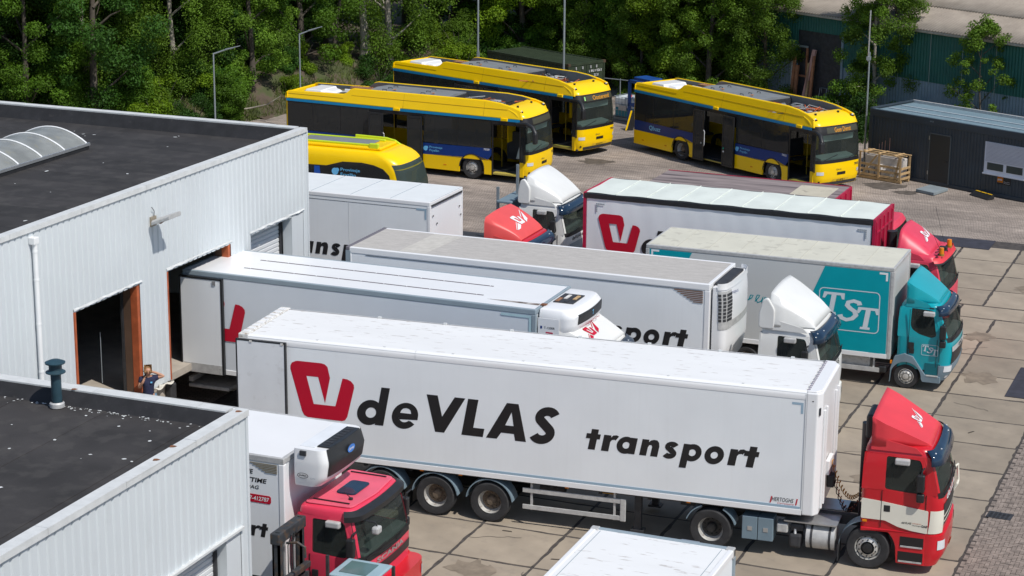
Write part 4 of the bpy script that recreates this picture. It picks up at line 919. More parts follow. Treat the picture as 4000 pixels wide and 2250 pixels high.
# ================================================================== TRAILER C (grey roof)
TC = thing('semi_trailer', 'white refrigerated trailer with rough grey roof and tall fridge unit on its front', 'trailer', (2.47, 11.73, 0), .6)
LC, WC, HC = 10.9, 2.6, 4.0
box_body(TC, LC, WC, HC, 1.1, white, grey_roof, white_clean, .12, .14)
M().box(-.03, .10, -.01, WC + .01, HC - .1, HC + .012).obj('rear_header', mat('purple_grey', (.15, .14, .16), .6), TC, bev=.02)
M().box(-.03, .12, -.012, .1, 1.1, HC - .1).obj('rear_post', grey_trim, TC)
M().box(.6, LC - .2, .0, .008, HC - .205, HC - .195).obj('panel_joint', steel_dark, TC)
M().prism([(1.6, 0.14), (2.4, 0.14), (2.6, WC - .14), (1.7, WC - .14)], HC - .003, HC + .0005, 'z').obj('roof_patch', mat('roof_patch', (.5, .48, .44), .8, var=.1, vs=5), TC)
for i in range(7): M().box(9.9 + i * .09, 10.72, -.004, .004, HC - .24 - i * .05, HC - .215 - i * .05).obj('louvre_slat', mat('louvre_brown', (.19, .10, .055), .6, rnd=.1), TC)
livery(TC, WORD[6:], .005, dx=-2.66, z=2.14)
chassis(TC, .3, 10.5, WC)
for x in (1.6, 2.9): axle(TC, x, WC, .5)
tab = [(1.7, 0, .28, .12, .14, .08), (2.2, 0, .36, .06, .16, .12), (3.5, 0, .36, .05, .18, .13), (3.9, 0, .32, .06, .18, .12)]
c = Cab(TC, tab, WC - .1, .03, LC + .05, .05); c.shell('fridge_housing', white_clean, 1.7, 3.9, 14)
M().box(LC + .04, LC + .34, .35, 2.2, 3.86, 3.97).obj('fan_opening', steel_dark, TC); c.front('housing_rim', white_clean, 3.84, 4.02, .02, 0, 22, 3)
c.front('housing_band', alu_dull, 2.74, 2.93, .012, 0, 16, 3)
c.front('grille_panel', alu_dull, 2.72, 3.80, .010, 0, 8, 8)
for i in range(8):
    for i0, i1 in ((0, 2), (3, 5), (6, 8)): c.front('grille_slot', steel_dark, 2.95 + i * .10, 3.025 + i * .10, .018, i0, i1, 1)
text(TC, 'THERMO KING', (LC + .36, .20, 3.66), (.3, .95, 0), Z_, .7, .075, navy, .01)
CC = thing('tractor_unit', 'white tractor unit with tall white spoiler parked in front of the teal box truck', 'truck', (2.47, 11.73, 0), .6)
truck_cab(CC, 12.28, .06, cab_white, spoil=cab_white, collar=True, sp=dict(x0=12.55, x1=13.78, y0=.10, y1=2.46, zb=3.0, zt=3.96))
lower_cab(CC, 12.28, .06, 2.45, 12.5, cab_white)
M().box(12.83, 12.845, .045, .07, 1.2, 1.98).obj('door_gap', black_ink, CC)
wheel(CC, 12.5, .1, .5, .32); wheel(CC, 12.5, 2.48, .5, .32, far=True); axle(CC, 9.2, 2.6, .5); M().box(8.8, 13.6, .9, 1.7, .7, .95).obj('chassis_beam', steel_dark, CC)
Cab(CC, cf_tab(), 2.45, .12, 12.28, .06).ftext('deVLAS', .45, 1.72, 1.2, .14, black_ink, .02, .15)
# ================================================================== TEAL BOX TRUCK
TT = thing('box_truck', 'teal and grey box truck with a teal cab and large white lettering in a frame', 'truck', (9.8, 17.1, 0), .8)
LT, WT, HT = 7.5, 2.5, 3.6
box_body(TT, LT, WT, HT, .86, greywhite, cream_roof, alu_dull, .08, .1)
for i in range(1, 8): M().box(i * .94 - .01, i * .94 + .01, .08, WT - .08, HT - .004, HT + .004).obj('roof_seam', mat('seam', (.5, .49, .42), .6), TT)
M().flat([(5.47, 3.47), (7.37, 3.47), (7.37, .93), (4.44, .93)], .006).obj('teal_panel', teal, TT)
M().flat([(.12, 3.47), (1.44, 3.47), (.90, 2.3), (.12, 2.3)], .006).obj('teal_panel', teal, TT)
corner_mark(TT, 7.32, 3.44, -1, white_clean, .002, .25, .06); corner_mark(TT, .17, 3.46, 1, white_clean, .002, .25, .06)
def outline(t, x0, x1, z0, z1, r, w_, y, m):
    b = M(); b.flat(rrect(x0, x1, z0, z1, r), y, 'y', 0, [rrect(x0 + w_, x1 - w_, z0 + w_, z1 - w_, r - w_)]); b.obj('frame_line', m, t)
logow = mat('logo_pale', (.62, .68, .72), .4, var=.03)
def tst(t, x0, x1, z0, z1, y, sy=0.):
    w_ = x1 - x0; h = z1 - z0; P = lambda pts, a, b_: [(x0 + w_ * (a + p[0] + .10 * p[1] * 1.0), z0 + h * (b_ + p[1])) for p in pts]
    T = [(.06, 0), (.22, 0), (.22, .055), (.18, .06), (.18, .47), (.25, .47), (.28, .38), (.32, .38), (.31, .53), (-.03, .53), (-.04, .38), (.0, .38), (.03, .47), (.10, .47), (.10, .06), (.06, .055)]
    for a, b_ in ((.06, .37), (.63, .08)):
        b = M(); b.flat(P(T, a, b_), y); b.obj('letter', logow, t)
    s_ = ribbon([(.33, .43), (.31, .49), (.22, .52), (.14, .48), (.13, .40), (.19, .33), (.27, .27), (.30, .18), (.25, .09), (.16, .05), (.07, .09), (.04, .16)], .085)
    b = M(); b.flat(P(s_, .30, .22), y); b.obj('letter', logow, t)
outline(TT, 5.33, 7.13, 1.58, 2.83, .14, .028, .002, logow); tst(TT, 5.33, 7.13, 1.58, 2.83, .002)
for pth in ([(3.0, 2.1), (3.08, 2.12), (3.06, 2.2), (3.0, 2.26), (3.08, 2.32), (3.12, 2.3)], [(3.2, 2.2), (3.32, 2.28), (3.36, 2.36), (3.28, 2.36), (3.24, 2.24), (3.3, 2.14), (3.42, 2.18), (3.52, 2.3), (3.56, 2.38), (3.48, 2.38), (3.44, 2.26), (3.5, 2.15), (3.6, 2.2), (3.66, 2.36), (3.64, 2.15), (3.72, 2.34), (3.78, 2.32), (3.78, 2.16)]):
    b = M(); b.flat(ribbon(pth, .03), .006); b.obj('script_lettering', teal, TT)
M().box(6.85, 7.2, .0, .008, .95, 1.0).obj('maker_plate', black_pl, TT)
LFT = [(.62, 0, 1.50, .02, .24, .08), (1.1, 0, 1.54, .01, .24, .1), (1.5, 0, 1.52, .01, .22, .1), (2.05, .0, 1.34, .04, .22, .1), (2.38, .02, 1.20, .08, .2, .09), (2.5, .05, 1.14, .12, .2, .08)]
truck_cab(TT, 7.66, .12, teal_cab, W=2.26, tab=LFT, zw=(1.60, 2.42), win=[(.36, 1.93), (.34, 2.42), (.98, 2.40), (1.12, 1.66), (.98, 1.60), (.62, 1.68), (.42, 1.80)], spoil=teal_cab,
          sp=dict(x0=7.85, x1=8.78, y0=.2, y1=2.3, zb=2.56, zt=3.22, pw=1.1, sh=.93, crown=.05, front_w=.7))
tb = [(.34, 1.22, 1.38, .03, .24, .08), (.6, 1.22, 1.52, .0, .26, .08), (.80, 1.22, 1.54, .0, .26, .08)]
c = Cab(TT, tb, 2.3, .02, 7.66, .10); c.shell('bumper', bluegrey, .34, .80, 6)
for i0, i1 in ((2, 7), (15, 20)): c.front('headlight', lamp_lens, .62, .80, .012, i0, i1, 4)
for i0, i1 in ((4, 6),): c.front('fog_lamp', lamp_lens, .42, .5, .012, i0, i1, 3)
c = Cab(TT, LFT, 2.26, .12, 7.66, .12); c.front('grille', black_pl, .82, 1.32, .012, 6, 16, 5); c.front('grille_bar', alu_dull, 1.2, 1.36, .02, 6, 16, 3)
c.ftext('DAF', .85, 1.23, .5, .09, steel_dark, .03, 0, .026)
poly = [(7.62, .55), (7.62, 1.02)] + [(7.9, 1.05), (8.15, .98)] + [(8.52, .52), (8.62, .58), (8.95, .58), (8.95, .30), (8.44, .28)] + arc(7.97, .37, .47, -5, 165, 14)[0:]
b = M(); b.prism([(7.5, .15), (7.52, .6), (7.62, .95), (7.9, 1.07), (8.15, 1.0), (8.42, .62), (8.56, .46), (8.96, .46), (8.96, .28), (8.46, .28)] + [p for p in arc(7.97, .37, .45, -2, 178, 16)], .06, .34, 'y'); b.obj('wheel_arch', bluegrey, TT, bev=.015)
M().box(8.5, 8.94, .12, .4, .5, .84).obj('step_recess', mat('teal_dark', (.0, .12, .15), .5), TT); M().box(8.56, 8.9, .05, .25, .465, .49).obj('step', alu_dull, TT)
M().box(8.0, 8.16, .095, .12, 1.22, 1.42).obj('door_handle', black_pl, TT, bev=.02); M().box(7.99, 8.0, .10, .125, 1.05, 2.4).box(8.9, 8.91, .10, .125, .9, 1.6).obj('door_gap', black_ink, TT)
outline(TT, 8.38, 8.86, 1.07, 1.40, .04, .012, .118, logow); tst(TT, 8.38, 8.86, 1.07, 1.40, .117)
M().box(8.54, 8.68, .12, .16, 2.46, 2.5).obj('marker_lamp', black_pl, TT)
wheel(TT, 7.97, .12, .37, .26, False, style=2); wheel(TT, 7.97, 2.4, .37, .26, far=True); axle(TT, 3.2, 2.5, .37)
chassis(TT, .3, 8.8, WT, .5, .82)
M().box(5.5, 6.9, .15, .6, .42, .82).obj('side_locker', alu_dull, TT, bev=.03); M().box(4.6, 7.2, .05, .08, .42, .55).obj('guard_rail', alu_dull, TT); M().box(7.0, 7.05, .08, .14, .45, .86).obj('guard_post', alu_dull, TT)
b = M(); b.box(7.15, 7.4, .06, .2, .4, .62); b.obj('guard_end', black_pl, TT, bev=.05); M().box(7.5, 7.56, .08, .12, .72, .82).obj('marker_lamp', amber, TT)
# ================================================================== TRAILER D (curtain sider, red frame)
TD = thing('curtain_trailer', 'curtain-sided trailer with red end frame, pale tarpaulin roof and red emblem', 'trailer', (6.2, 21.5, 0), -.9)
LD, WD, HD = 9.55, 2.53, 4.0
M().box(.08, LD - .06, .03, WD - .03, 1.1, HD - .04).obj('inner_load', white, TD)
b = M(); n_ = 60
b.grid(lambda u, v: (.1 + u * (LD - .18), .012 + .010 * sin(u * 37 + 1.5 * sin(v * 3)) * (.3 + .7 * (1 - v)) - .004 * sin(u * 90 + v * 6), 1.1 + v * (HD - 1.28)), [i / n_ for i in range(n_ + 1)], [i / 10 for i in range(11)]); b.obj('side_curtain', white, TD, smooth=60)
M().box(.0, LD, -.02, .06, HD - .19, HD - .02).obj('roof_rail', black_pl, TD, bev=.02); M().box(.0, LD, WD - .06, WD + .02, HD - .19, HD - .02).obj('roof_rail', black_pl, TD)
b = M(); b.grid(lambda u, v: (.03 + u * (LD - .06), .06 + v * (WD - .12), HD - .01 + .018 * sin(u * pi * 9) ** 2 * sin(v * pi) + .01 * sin(u * 40 + v * 9)), [i / 72 for i in range(73)], [i / 8 for i in range(9)]); b.obj('tarpaulin_roof', tarp_roof, TD, smooth=60)
for i in range(1, 9): M().tube([(i * LD / 9.0, .05, HD + .0), (i * LD / 9.0, WD - .05, HD + .002)], .012, 5).obj('roof_bow', mat('bow_line', (.72, .76, .70), .6), TD)
for x in (-.02, LD - .02):
    for y in (-.012, WD - .09): M().box(x, x + .09, y, y + .1, 1.0, HD).obj('corner_post', crimson, TD)
    M().box(x, x + .07, .09, WD - .09, HD - .08, HD + .004).obj('end_beam', crimson, TD)
M().box(LD + .0, LD + .05, .09, WD - .09, 1.0, HD - .08).obj('front_wall', crimson, TD)
for i in range(5): M().box(LD + .05, LD + .09, .12 + i * .53, .2 + i * .53, 1.0, HD - .1).obj('wall_rib', crimson, TD)
for z in (HD - .5, 1.8): M().box(LD + .05, LD + .085, .2, WD - .2, z, z + .06).obj('wall_rib', crimson, TD)
livery(TD, ['logo', 'd'], -.012, dx=-.95, z=2.12, sc=.86, x0=.3)
dots = mat('dots_grey', (.3, .34, .38), .5)
for i in range(5):
    M().box(9.06 + i * .06, 9.11 + i * .06, -.01, -.006, 3.62, 3.67).obj('mark_dot', dots, TD); M().box(.42 + i * .06, .47 + i * .06, -.01, -.006, 3.62, 3.67).obj('mark_dot', dots, TD)
    if i: M().box(9.30, 9.35, -.01, -.006, 3.62 - i * .06, 3.67 - i * .06).obj('mark_dot', dots, TD); M().box(.42, .47, -.01, -.006, 3.62 - i * .06, 3.67 - i * .06).obj('mark_dot', dots, TD)
chassis(TD, .3, 9.2, WD); axle(TD, 2, WD); axle(TD, 3.3, WD)
CD = thing('tractor_unit', 'red tractor with hollow roof spoiler and two amber beacons behind the teal truck', 'truck', (6.2, 21.5, 0), -.9)
cD = truck_cab(CD, 10.0, .04, red_pink, spoil=red_pink, visor=False, sp=dict(x0=10.30, x1=11.3, y0=.12, y1=2.4, zb=2.95, zt=3.72, sh=.55, crown=.18))
c = Cab(CD, cf_tab(), 2.45, .12, 10.0, .04); c.front('front_visor', red_fade, 2.80, 2.96, .14, 2, 20, 3); c.front('visor_edge', black_pl, 2.76, 2.80, .15, 2, 20, 2)
lower_cab(CD, 10.0, .04, 2.45, 10.25, red); emblem(CD, cD.S, .32, .12, .36, white_clean)
for y in (.35, 1.55):
    M().cyl((11.62, y, 3.0), (11.62, y, 3.07), .09, n=12).obj('beacon_base', mat('chrome_y', (.5, .3, .05), .3, metal=.5), CD); M().cyl((11.62, y, 3.07), (11.62, y, 3.25), .08, .07, n=14).obj('beacon', amber, CD, smooth=40)
M().tube([(11.55, .2, 3.06), (11.55, 2.2, 3.06)], .025, 6).obj('roof_bar', black_pl, CD); M().tube([(11.4, .5, 3.05), (11.7, .9, 3.06)], .02, 6).obj('roof_bar', black_pl, CD)
M().box(11.4, 11.65, 1.0, 1.2, 3.0, 3.12).obj('roof_horn', black_pl, CD, bev=.03); M().tube([(11.4, 1.9, 3.02), (11.0, 2.2, 4.1)], .006, 4).obj('aerial', black_pl, CD); M().tube([(11.6, .5, 3.02), (11.3, .4, 3.7)], .006, 4).obj('aerial', black_pl, CD)
wheel(CD, 10.4, .1); wheel(CD, 10.4, 2.45, far=True); axle(CD, 7.4, 2.5); M().box(7, 11.8, .9, 1.7, .7, .95).obj('chassis_beam', steel_dark, CD)
b = M(); b.cyl((9.95, .9, 1.2), (9.95, .9, 3.5), .16, n=14); b.obj('air_intake', black_pl, CD, smooth=40)
# ================================================================== TRAILER E (dirty dark roof, behind D)
TE = thing('semi_trailer', 'trailer with stained dark grey-brown roof and red front wall, behind the curtain trailer', 'trailer', (6.75, 26.2, 0), -1.0)
LE, HE = 6.6, 3.42
M().box(.03, LE, .05, 2.4, 1, HE - .04).obj('box_body', white, TE); M().box(.0, LE, .03, 2.42, HE - .04, HE).obj('roof', brown_roof, TE)
for y in (.0, 2.42): M().box(0, LE + .02, y, y + .03, HE - .2, HE + .02).obj('roof_rail', crimson, TE)
M().box(LE - 1.6, LE - .3, .4, 2.0, HE, HE + .004).obj('roof_patch', mat('roof_cream', (.5, .46, .36), .7, dirt=.5, ds=4), TE)
M().box(LE, LE + .06, .0, 2.45, 1.0, HE + .01).obj('front_wall', crimson, TE)
for i in range(4): M().box(LE + .06, LE + .1, .1 + i * .7, .18 + i * .7, 1.0, HE - .05).obj('wall_rib', crimson, TE)
chassis(TE, .3, LE - .2, 2.45); axle(TE, 1.5, 2.45); axle(TE, 2.8, 2.45)
CE = thing('tractor_unit', 'red tractor whose spoiler top just shows behind the curtain trailer', 'truck', (6.75, 26.2, 0), -1.0)
truck_cab(CE, LE + .45, .04, red_pink, spoil=red_pink, visor=False, tab=cf_tab(-.25), zw=(1.72, 2.53), win=[(.52, 1.74), (.52, 2.5), (1.27, 2.47), (1.32, 2.35), (1.42, 1.8), (1.28, 1.68)], sp=dict(x0=LE + .55, x1=LE + 1.5, y0=.14, y1=2.3, zb=2.66, zt=2.95)); wheel(CE, LE + .7, .1); wheel(CE, LE + .7, 2.45, far=True); lower_cab(CE, LE + .45, .04, 2.45, LE + .7, red, z=-.25); axle(CE, LE - 2.1, 2.45)
# ================================================================== TRAILER F (white box beside warehouse) and its red tractor
TF = thing('semi_trailer', 'plain white box trailer parked beside the warehouse corner, black lettering low on its side', 'trailer', (-9.6, 18.0, 0), 0)
LF_, WF, HF = 11.88, 2.62, 4.0
box_body(TF, LF_, WF, HF, 1.1, white, mat('roof_pale', (.72, .75, .755), .5, var=.03), white_clean, .09, .1)
for i in range(1, 9): M().box(i * 1.42 + .5, i * 1.42 + .512, .08, WF - .08, HF - .004, HF + .0035).obj('roof_seam', grey_trim, TF)
M().box(LF_ + .0, LF_ + .03, .1, WF - .1, HF - .16, HF - .10).obj('header_gap', steel_dark, TF); M().box(3, LF_ - .12, .006, .013, HF - .24, HF - .23).obj('panel_joint', steel_dark, TF)
for i in range(3): M().box(3.2 + i * 2.9, 3.21 + i * 2.9, .006, .013, 1.3, HF - .25).obj('panel_joint', coping, TF)
corner_mark(TF, LF_ - .13, HF - .22, -1, refl, .004, .35, .06)
livery(TF, WORD[6:], .004, dx=-2.41, z=1.93, x0=0.)
for (y, z) in ((.2, 3.5), (.5, 3.2), (2.3, 3.4), (2.4, 3.1), (2.3, 2.3), (.3, 1.6)): M().box(LF_ + .004, LF_ + .02, y, y + .06, z, z + .04).obj('wall_fitting', steel_dark, TF)
chassis(TF, .3, 11.5, WF); axle(TF, 2, WF); axle(TF, 3.3, WF)
CFr = thing('tractor_unit', 'red tractor seen only by its bright red roof spoiler, beside the white flatbed truck', 'truck', (-9.6, 18.0, 0), 0)
cF = truck_cab(CFr, 13.55, .0, red, spoil=mat('red_orange', (.72, .085, .08), .4, var=.06, vs=1.3), sp=dict(x0=13.72, x1=14.9, y0=.05, y1=2.4, zb=2.98, zt=3.72, sh=.85, pw=1.5), hollow=False); lower_cab(CFr, 13.55, .0, 2.45, 13.8, red)
emblem(CFr, cF.S, .28, .02, .52, white_clean); wheel(CFr, 13.8, .05); wheel(CFr, 13.8, 2.4, far=True); axle(CFr, 10.8, 2.5)
# ================================================================== WHITE FLATBED
FB = thing('flatbed_truck', 'white flatbed truck with tall spoiler and grey stake posts behind its cab', 'truck', (3.02, 23.5, 0), 0)
truck_cab(FB, .04, .03, cab_white, spoil=cab_white, collar=True, sp=dict(x0=.30, x1=1.56, y0=.10, y1=2.42, zb=3.0, zt=3.93)); lower_cab(FB, .04, .03, 2.45, .25, cab_white)
M().box(.60, .61, .01, .04, 1.2, 1.98).obj('door_gap', black_ink, FB)
c = Cab(FB, cf_tab(), 2.45, .12, .04, .03); c.front('grille', grey_trim, 1.2, 1.62, .01, 6, 16, 5); c.ftext('deVLAS transport', .4, 1.68, 1.7, .15, black_ink, .02, .1)
M().box(-.36, -.28, .05, 2.4, 1.1, 2.9).obj('headboard', bluegrey, FB, bev=.02); M().box(-.75, -.2, .02, 2.42, 2.86, 2.94).obj('headboard_cap', bluegrey, FB, bev=.02)
for x, y, z in ((-.78, .1, 3.4), (-.5, 1.2, 4.0), (-.3, 1.5, 3.5)): M().box(x, x + .09, y, y + .07, 1.1, z).obj('stake_post', galv, FB)
M().box(-7.5, -.4, .0, 2.45, 1.0, 1.12).obj('load_bed', steel_dark, FB); chassis(FB, -7.2, 1.5, 2.45, .7, 1.0)
wheel(FB, .25, .08); wheel(FB, .25, 2.43, far=True); axle(FB, -4.5, 2.45); axle(FB, -5.9, 2.45)
# ================================================================== SCANIA-STYLE RED TRUCK (front left)
TS = thing('box_truck', 'red cab truck with white fridge box and overcab fridge unit beside the front warehouse', 'truck', (9.02, -4.32, 0), 0)
x0 = -7.2; WS, HS = 2.66, 3.72
M().box(x0, -.02, .012, WS - .012, 1.0, HS - .03).obj('box_body', white, TS)
M().box(x0, -.05, .08, WS - .08, HS - .03, HS - .004).obj('roof', white_clean, TS)
for y in (0, WS - .09): M().box(x0, 0, y, y + .09, HS - .13, HS).obj('roof_rail', alu_dull, TS, bev=.012)
M().box(-.09, .005, .09, WS - .09, HS - .12, HS - .001).obj('roof_rail', alu_dull, TS, bev=.012)
for y in (-.003, WS - .13): M().box(-.13, .004, y, y + .133, 1.0, HS - .132).obj('corner_post', white_clean, TS, bev=.02)
for i in range(6): M().box(-.80 + i * .07, -.16, -.002, .006, HS - .18 - i * .035, HS - .16 - i * .035).obj('louvre_slat', mat('louvre_olive', (.22, .19, .13), .6), TS)
text(TS, 'FULLTIME', (-1.35, .008, 3.29), X_, Z_, .62, .105, black_ink, .03, .2); text(TS, 'OF PARTTIME', (-1.5, .008, 3.11), X_, Z_, 1.09, .105, black_ink, .03, .2); text(TS, 'ZATERDAG', (-1.35, .008, 2.96), X_, Z_, .75, .085, black_ink, .02, .2)
M().prism(rrect(-1.8, -.32, 2.665, 2.845, .05), .008, .004, 'y').obj('phone_band', red_ink, TS); text(TS, 'bel 0517-412787', (-1.2, .001, 2.71), X_, Z_, .84, .095, white_clean, .02, .15)
livery(TS, WORD[6:], .008, dx=-8.2, z=1.9, sc=.6)
tab = [(3.10, 0, .52, .06, .16, .04), (3.3, 0, .72, .03, .2, .05), (3.65, 0, .78, .02, .2, .06), (3.96, 0, .70, .05, .2, .06)]
c = Cab(TS, tab, WS - .75, .04, .14, .15); c.shell('fridge_housing', white_clean, 3.12, 3.93, 10)
M().box(.20, .56, .36, WS - .7, 3.925, 3.95).obj('fridge_lid', mat('lid_white', (.70, .73, .76), .5), TS, bev=.01)
c.front('fridge_grille', black_pl, 3.36, 3.95, .015, 5, 18, 8)
b = M(); b.prism([(.57, .42), (.88, .42), (.92, 1.1), (.88, WS - .85), (.57, WS - .85)], 3.93, 3.965, 'z'); b.obj('grille_top', black_pl, TS, bev=.02)
for i in range(8): M().box(.64, .80, .52 + i * .155, .62 + i * .155, 3.966, 3.972).obj('grille_slot', steel_dark, TS)
b = M(); cy = 1.15; pts = [(1.005, cy + .17 * cos(2 * pi * k / 18), 3.74 + .085 * sin(2 * pi * k / 18)) for k in range(18)]; b.add(pts, [tuple(range(18))]); b.obj('badge', mat('badge_blue', (.05, .2, .6), .4), TS); text(TS, 'Carrier', (1.008, cy - .12, 3.71), Y_, Z_, .24, .06, white_clean, .02, .2)
b = M(); pts = arc(.36, 3.36, .13, 0, 360, 20, .06)[:-1]; b.flat(pts, .158, 'y', 0, [arc(.36, 3.36, .115, 0, 360, 20, .05)[:-1]]); b.obj('badge_ring', black_ink, TS); text(TS, 'SUPRA', (.27, .157, 3.345), X_, Z_, .18, .035, black_ink, .03, .2); text(TS, 'CITY', (.53, .157, 3.30), X_, Z_, .13, .035, grey_trim, .0)
M().box(.30, .44, .145, .2, 3.80, 3.9).obj('latch', steel_dark, TS)
SCT = [(.95, 0, 1.50, .02, .22, .08), (1.5, 0, 1.52, .01, .22, .1), (1.75, .0, 1.49, .01, .22, .1), (2.2, .0, 1.40, .03, .22, .1), (2.58, .02, 1.30, .07, .22, .1), (2.66, .03, 1.26, .09, .22, .09)]
truck_cab(TS, .22, .08, mat('pink_red', (.72, .045, .095), .32, var=.08, vs=1.5, coat=.2), W=2.48, tab=SCT, zw=(1.70, 2.52), win=[(.36, 1.72), (.36, 2.46), (1.06, 2.46), (1.12, 2.4), (1.24, 1.78), (1.12, 1.68)], spoil=None, visor=False)
c = Cab(TS, SCT, 2.48, .12, .22, .08)
b = M(); r0 = [(p[0] - .02, p[1], 2.70) for p in c.ring(2.64, .02)[1:22]]; r1 = [(p[0], p[1], 2.62) for p in c.ring(2.6, .13)[1:22]]; r2 = [(p[0], p[1], 2.50) for p in c.ring(2.6, .12)[1:22]]; b.loft([r0, r1, r2], closed=False); b.obj('sun_visor', black_pl, TS, smooth=60)
pr_ = mat('pink_roof', (.74, .11, .17), .4, var=.1, vs=1.5)
M().prism(rpoly([(.34, .24), (1.42, .30), (1.52, 1.3), (1.42, 2.34), (.34, 2.40)], .12), 2.728, 2.762, 'z').obj('roof_panel', pr_, TS, bev=.02)
M().prism(rrect(.72, 1.18, .92, 1.72, .1), 2.763, 2.80, 'z').obj('roof_hatch', visor_m, TS, bev=.02)
for y in (.42, 2.2): M().box(.45, 1.3, y, y + .035, 2.763, 2.785).obj('roof_channel', black_ink, TS)
M().cyl((1.2, .7, 2.76), (1.2, .7, 2.80), .05, n=10).obj('aerial_base', black_pl, TS); M().tube([(1.2, .7, 2.8), (1.08, .62, 2.95)], .008, 4).obj('aerial', black_pl, TS)
c.front('grille', black_pl, 1.2, 1.40, .012, 5, 17, 4); c.front('dash_band', black_ink, 1.58, 1.70, .012, 4, 18, 3)
c.ftext('SCANIA', .58, 1.44, 1.3, .11, alu, .03)
lower_cab(TS, .22, .08, 2.48, .5, red); wheel(TS, .5, .1); wheel(TS, .5, 2.5, far=True); axle(TS, -4.8, 2.6); chassis(TS, -7, 1.6, 2.6, .7, 1.0)
M().tube([(1.75, .3, 2.52), (1.95, .32, 2.5), (1.98, .34, 2.42)], .02, 5).obj('mirror_arm', black_pl, TS); M().box(1.9, 2.06, .22, .44, 2.26, 2.42).obj('front_mirror', alu_dull, TS, bev=.04)
b = M(); b.tube([(1.7, .3, 1.66), (1.93, .8, 1.74), (1.98, 1.5, 1.74)], .018, 5); b.obj('wiper', black_ink, TS)
# ================================================================== FORKLIFT
FK = thing('forklift', 'forklift with tall worn black mast and blue glass cab roof beside the red truck', 'forklift', (9.55, -5.85, 0), 0)
mast_m = mat('mast_steel', (.035, .04, .045), .55, var=.3, vs=4, dirt=.6, ds=6, dthr=.5, dcol=(.11, .065, .035))
for y in (.0, .95):
    b = M(); b.box(0, .16, y, y + .05, .1, 2.62); b.box(0, .04, y, y + .14, .1, 2.62); b.box(.12, .16, y, y + .14, .1, 2.62); b.obj('mast_rail', mast_m, FK)
    b = M(); b.box(.05, .15, y + .06, y + .12, .3, 2.74); b.obj('inner_mast_rail', mast_m, FK)
b = M(); b.box(-.03, .18, -.03, 1.15, 2.48, 2.72); b.obj('mast_crossbar', mast_m, FK, bev=.02); b = M(); b.box(.16, .28, -.02, 1.14, 1.62, 1.74); b.obj('mast_crossbar', mast_m, FK, bev=.015)
M().box(.14, .2, -.01, 1.13, 1.30, 1.5).obj('mast_crossbar', mast_m, FK)
for y in (.32, .74): M().cyl((.1, y, .2), (.1, y, 2.5), .035, n=10).obj('lift_cylinder', alu, FK, smooth=40)
for y in (.45, .58, .66): M().tube([(.12, y, .4), (.12, y, 2.3), (.2, y, 2.55)], .012, 5).obj('mast_hose', black_pl, FK)
M().tube([(.2, .25, 2.45), (.45, .25, 2.5), (.62, .25, 2.42), (.62, .25, 2.2)], .03, 6).obj('mast_guard', mast_m, FK)
text(FK, 'TOYOTA', (-.032, .35, 1.35), Y_, Z_, .5, .09, alu, .02); text(FK, 'TOYOTA', (.02, -.004, 1.42), X_, Z_, .5, .075, alu, .02)
M().box(.02, .55, -.003, .02, 1.36, 1.56).obj('mast_plate', mast_m, FK)
for y in (.2, .8): M().box(-1.1, -.02, y, y + .12, .1, .15).box(-.06, -.02, y, y + .12, .1, .7).obj('fork', steel_dark, FK)
b = M(); b.prism([(.4, .35), (2.4, .35), (2.5, .6), (2.4, 1.1), (1.6, 1.15), (1.2, .8), (.4, .8)], .05, 1.05, 'y'); b.obj('body', mat('forklift_orange', (.5, .12, .02), .5), FK, bev=.05)
for x in (.55, 2.05):
    for far, y in ((False, .0), (True, 1.12)): wheel(FK, x, y, .3, .2, False, far)
for x, y in ((.7, .08), (.7, .98), (2.2, .08), (2.2, .98)): M().box(x, x + .06, y, y + .06, .8, 1.98).obj('cab_post', steel_dark, FK)
b = M(); b.box(1.25, 2.25, .04, .95, 1.98, 2.04); b.obj('roof_frame', mat('fork_roof', (.30, .42, .47), .4), FK, bev=.03); M().box(1.4, 2.0, .2, .8, 2.041, 2.055).obj('roof_glass', mat('roof_glass', (.10, .17, .17), .1), FK)
M().box(1.3, 1.75, .3, .8, 1.1, 1.25).box(1.65, 1.78, .3, .8, 1.2, 1.7).obj('seat', seat_m, FK, bev=.05)
# ================================================================== WHITE BOX in the foreground
BX = thing('box_truck', 'plain white truck box cut off by the bottom edge, front of the picture', 'truck', (16.3, -12.5, 0), 0)
M().box(.02, 2.78, .02, 6.98, .9, 3.76).obj('box_body', white, BX); M().box(.09, 2.71, .09, 6.9, 3.76, 3.79).obj('roof', white_roof, BX)
for x in (.2, 2.58): M().box(x, x + .012, .1, 6.85, 3.79, 3.795).obj('roof_seam', grey_trim, BX)
for y in (2.3, 4.6): M().box(.2, 2.59, y, y + .012, 3.79, 3.794).obj('roof_seam', coping, BX)
b = M(); b.box(-.01, 2.81, 6.9, 7.01, 3.64, 3.81); b.obj('roof_rail', grey_trim, BX, bev=.02)
for x in (0, 2.7): M().box(x - .005, x + .105, 0, 6.9, 3.66, 3.805).obj('roof_rail', white_clean, BX, bev=.02)
for x in (.0, 2.66): M().box(x - .012, x + .15, 6.86, 7.015, 3.62, 3.82).obj('corner_cap', alu_dull, BX, bev=.02)
M().box(2.70, 2.815, 6.9, 7.005, .9, 3.64).obj('corner_post', grey_trim, BX); M().box(1.75, 2.1, 7.01, 7.05, 3.70, 3.80).obj('rear_lamp', alu, BX)
M().box(.3, 2.5, -1.5, 6.5, .6, .9).obj('chassis_beam', steel_dark, BX)
for y in (1.0, 5.2):
    for x in (.1, 2.4):
        o = wheel(BX, x, y, .45, .28, True); o.rotation_euler = (0, 0, pi / 2)
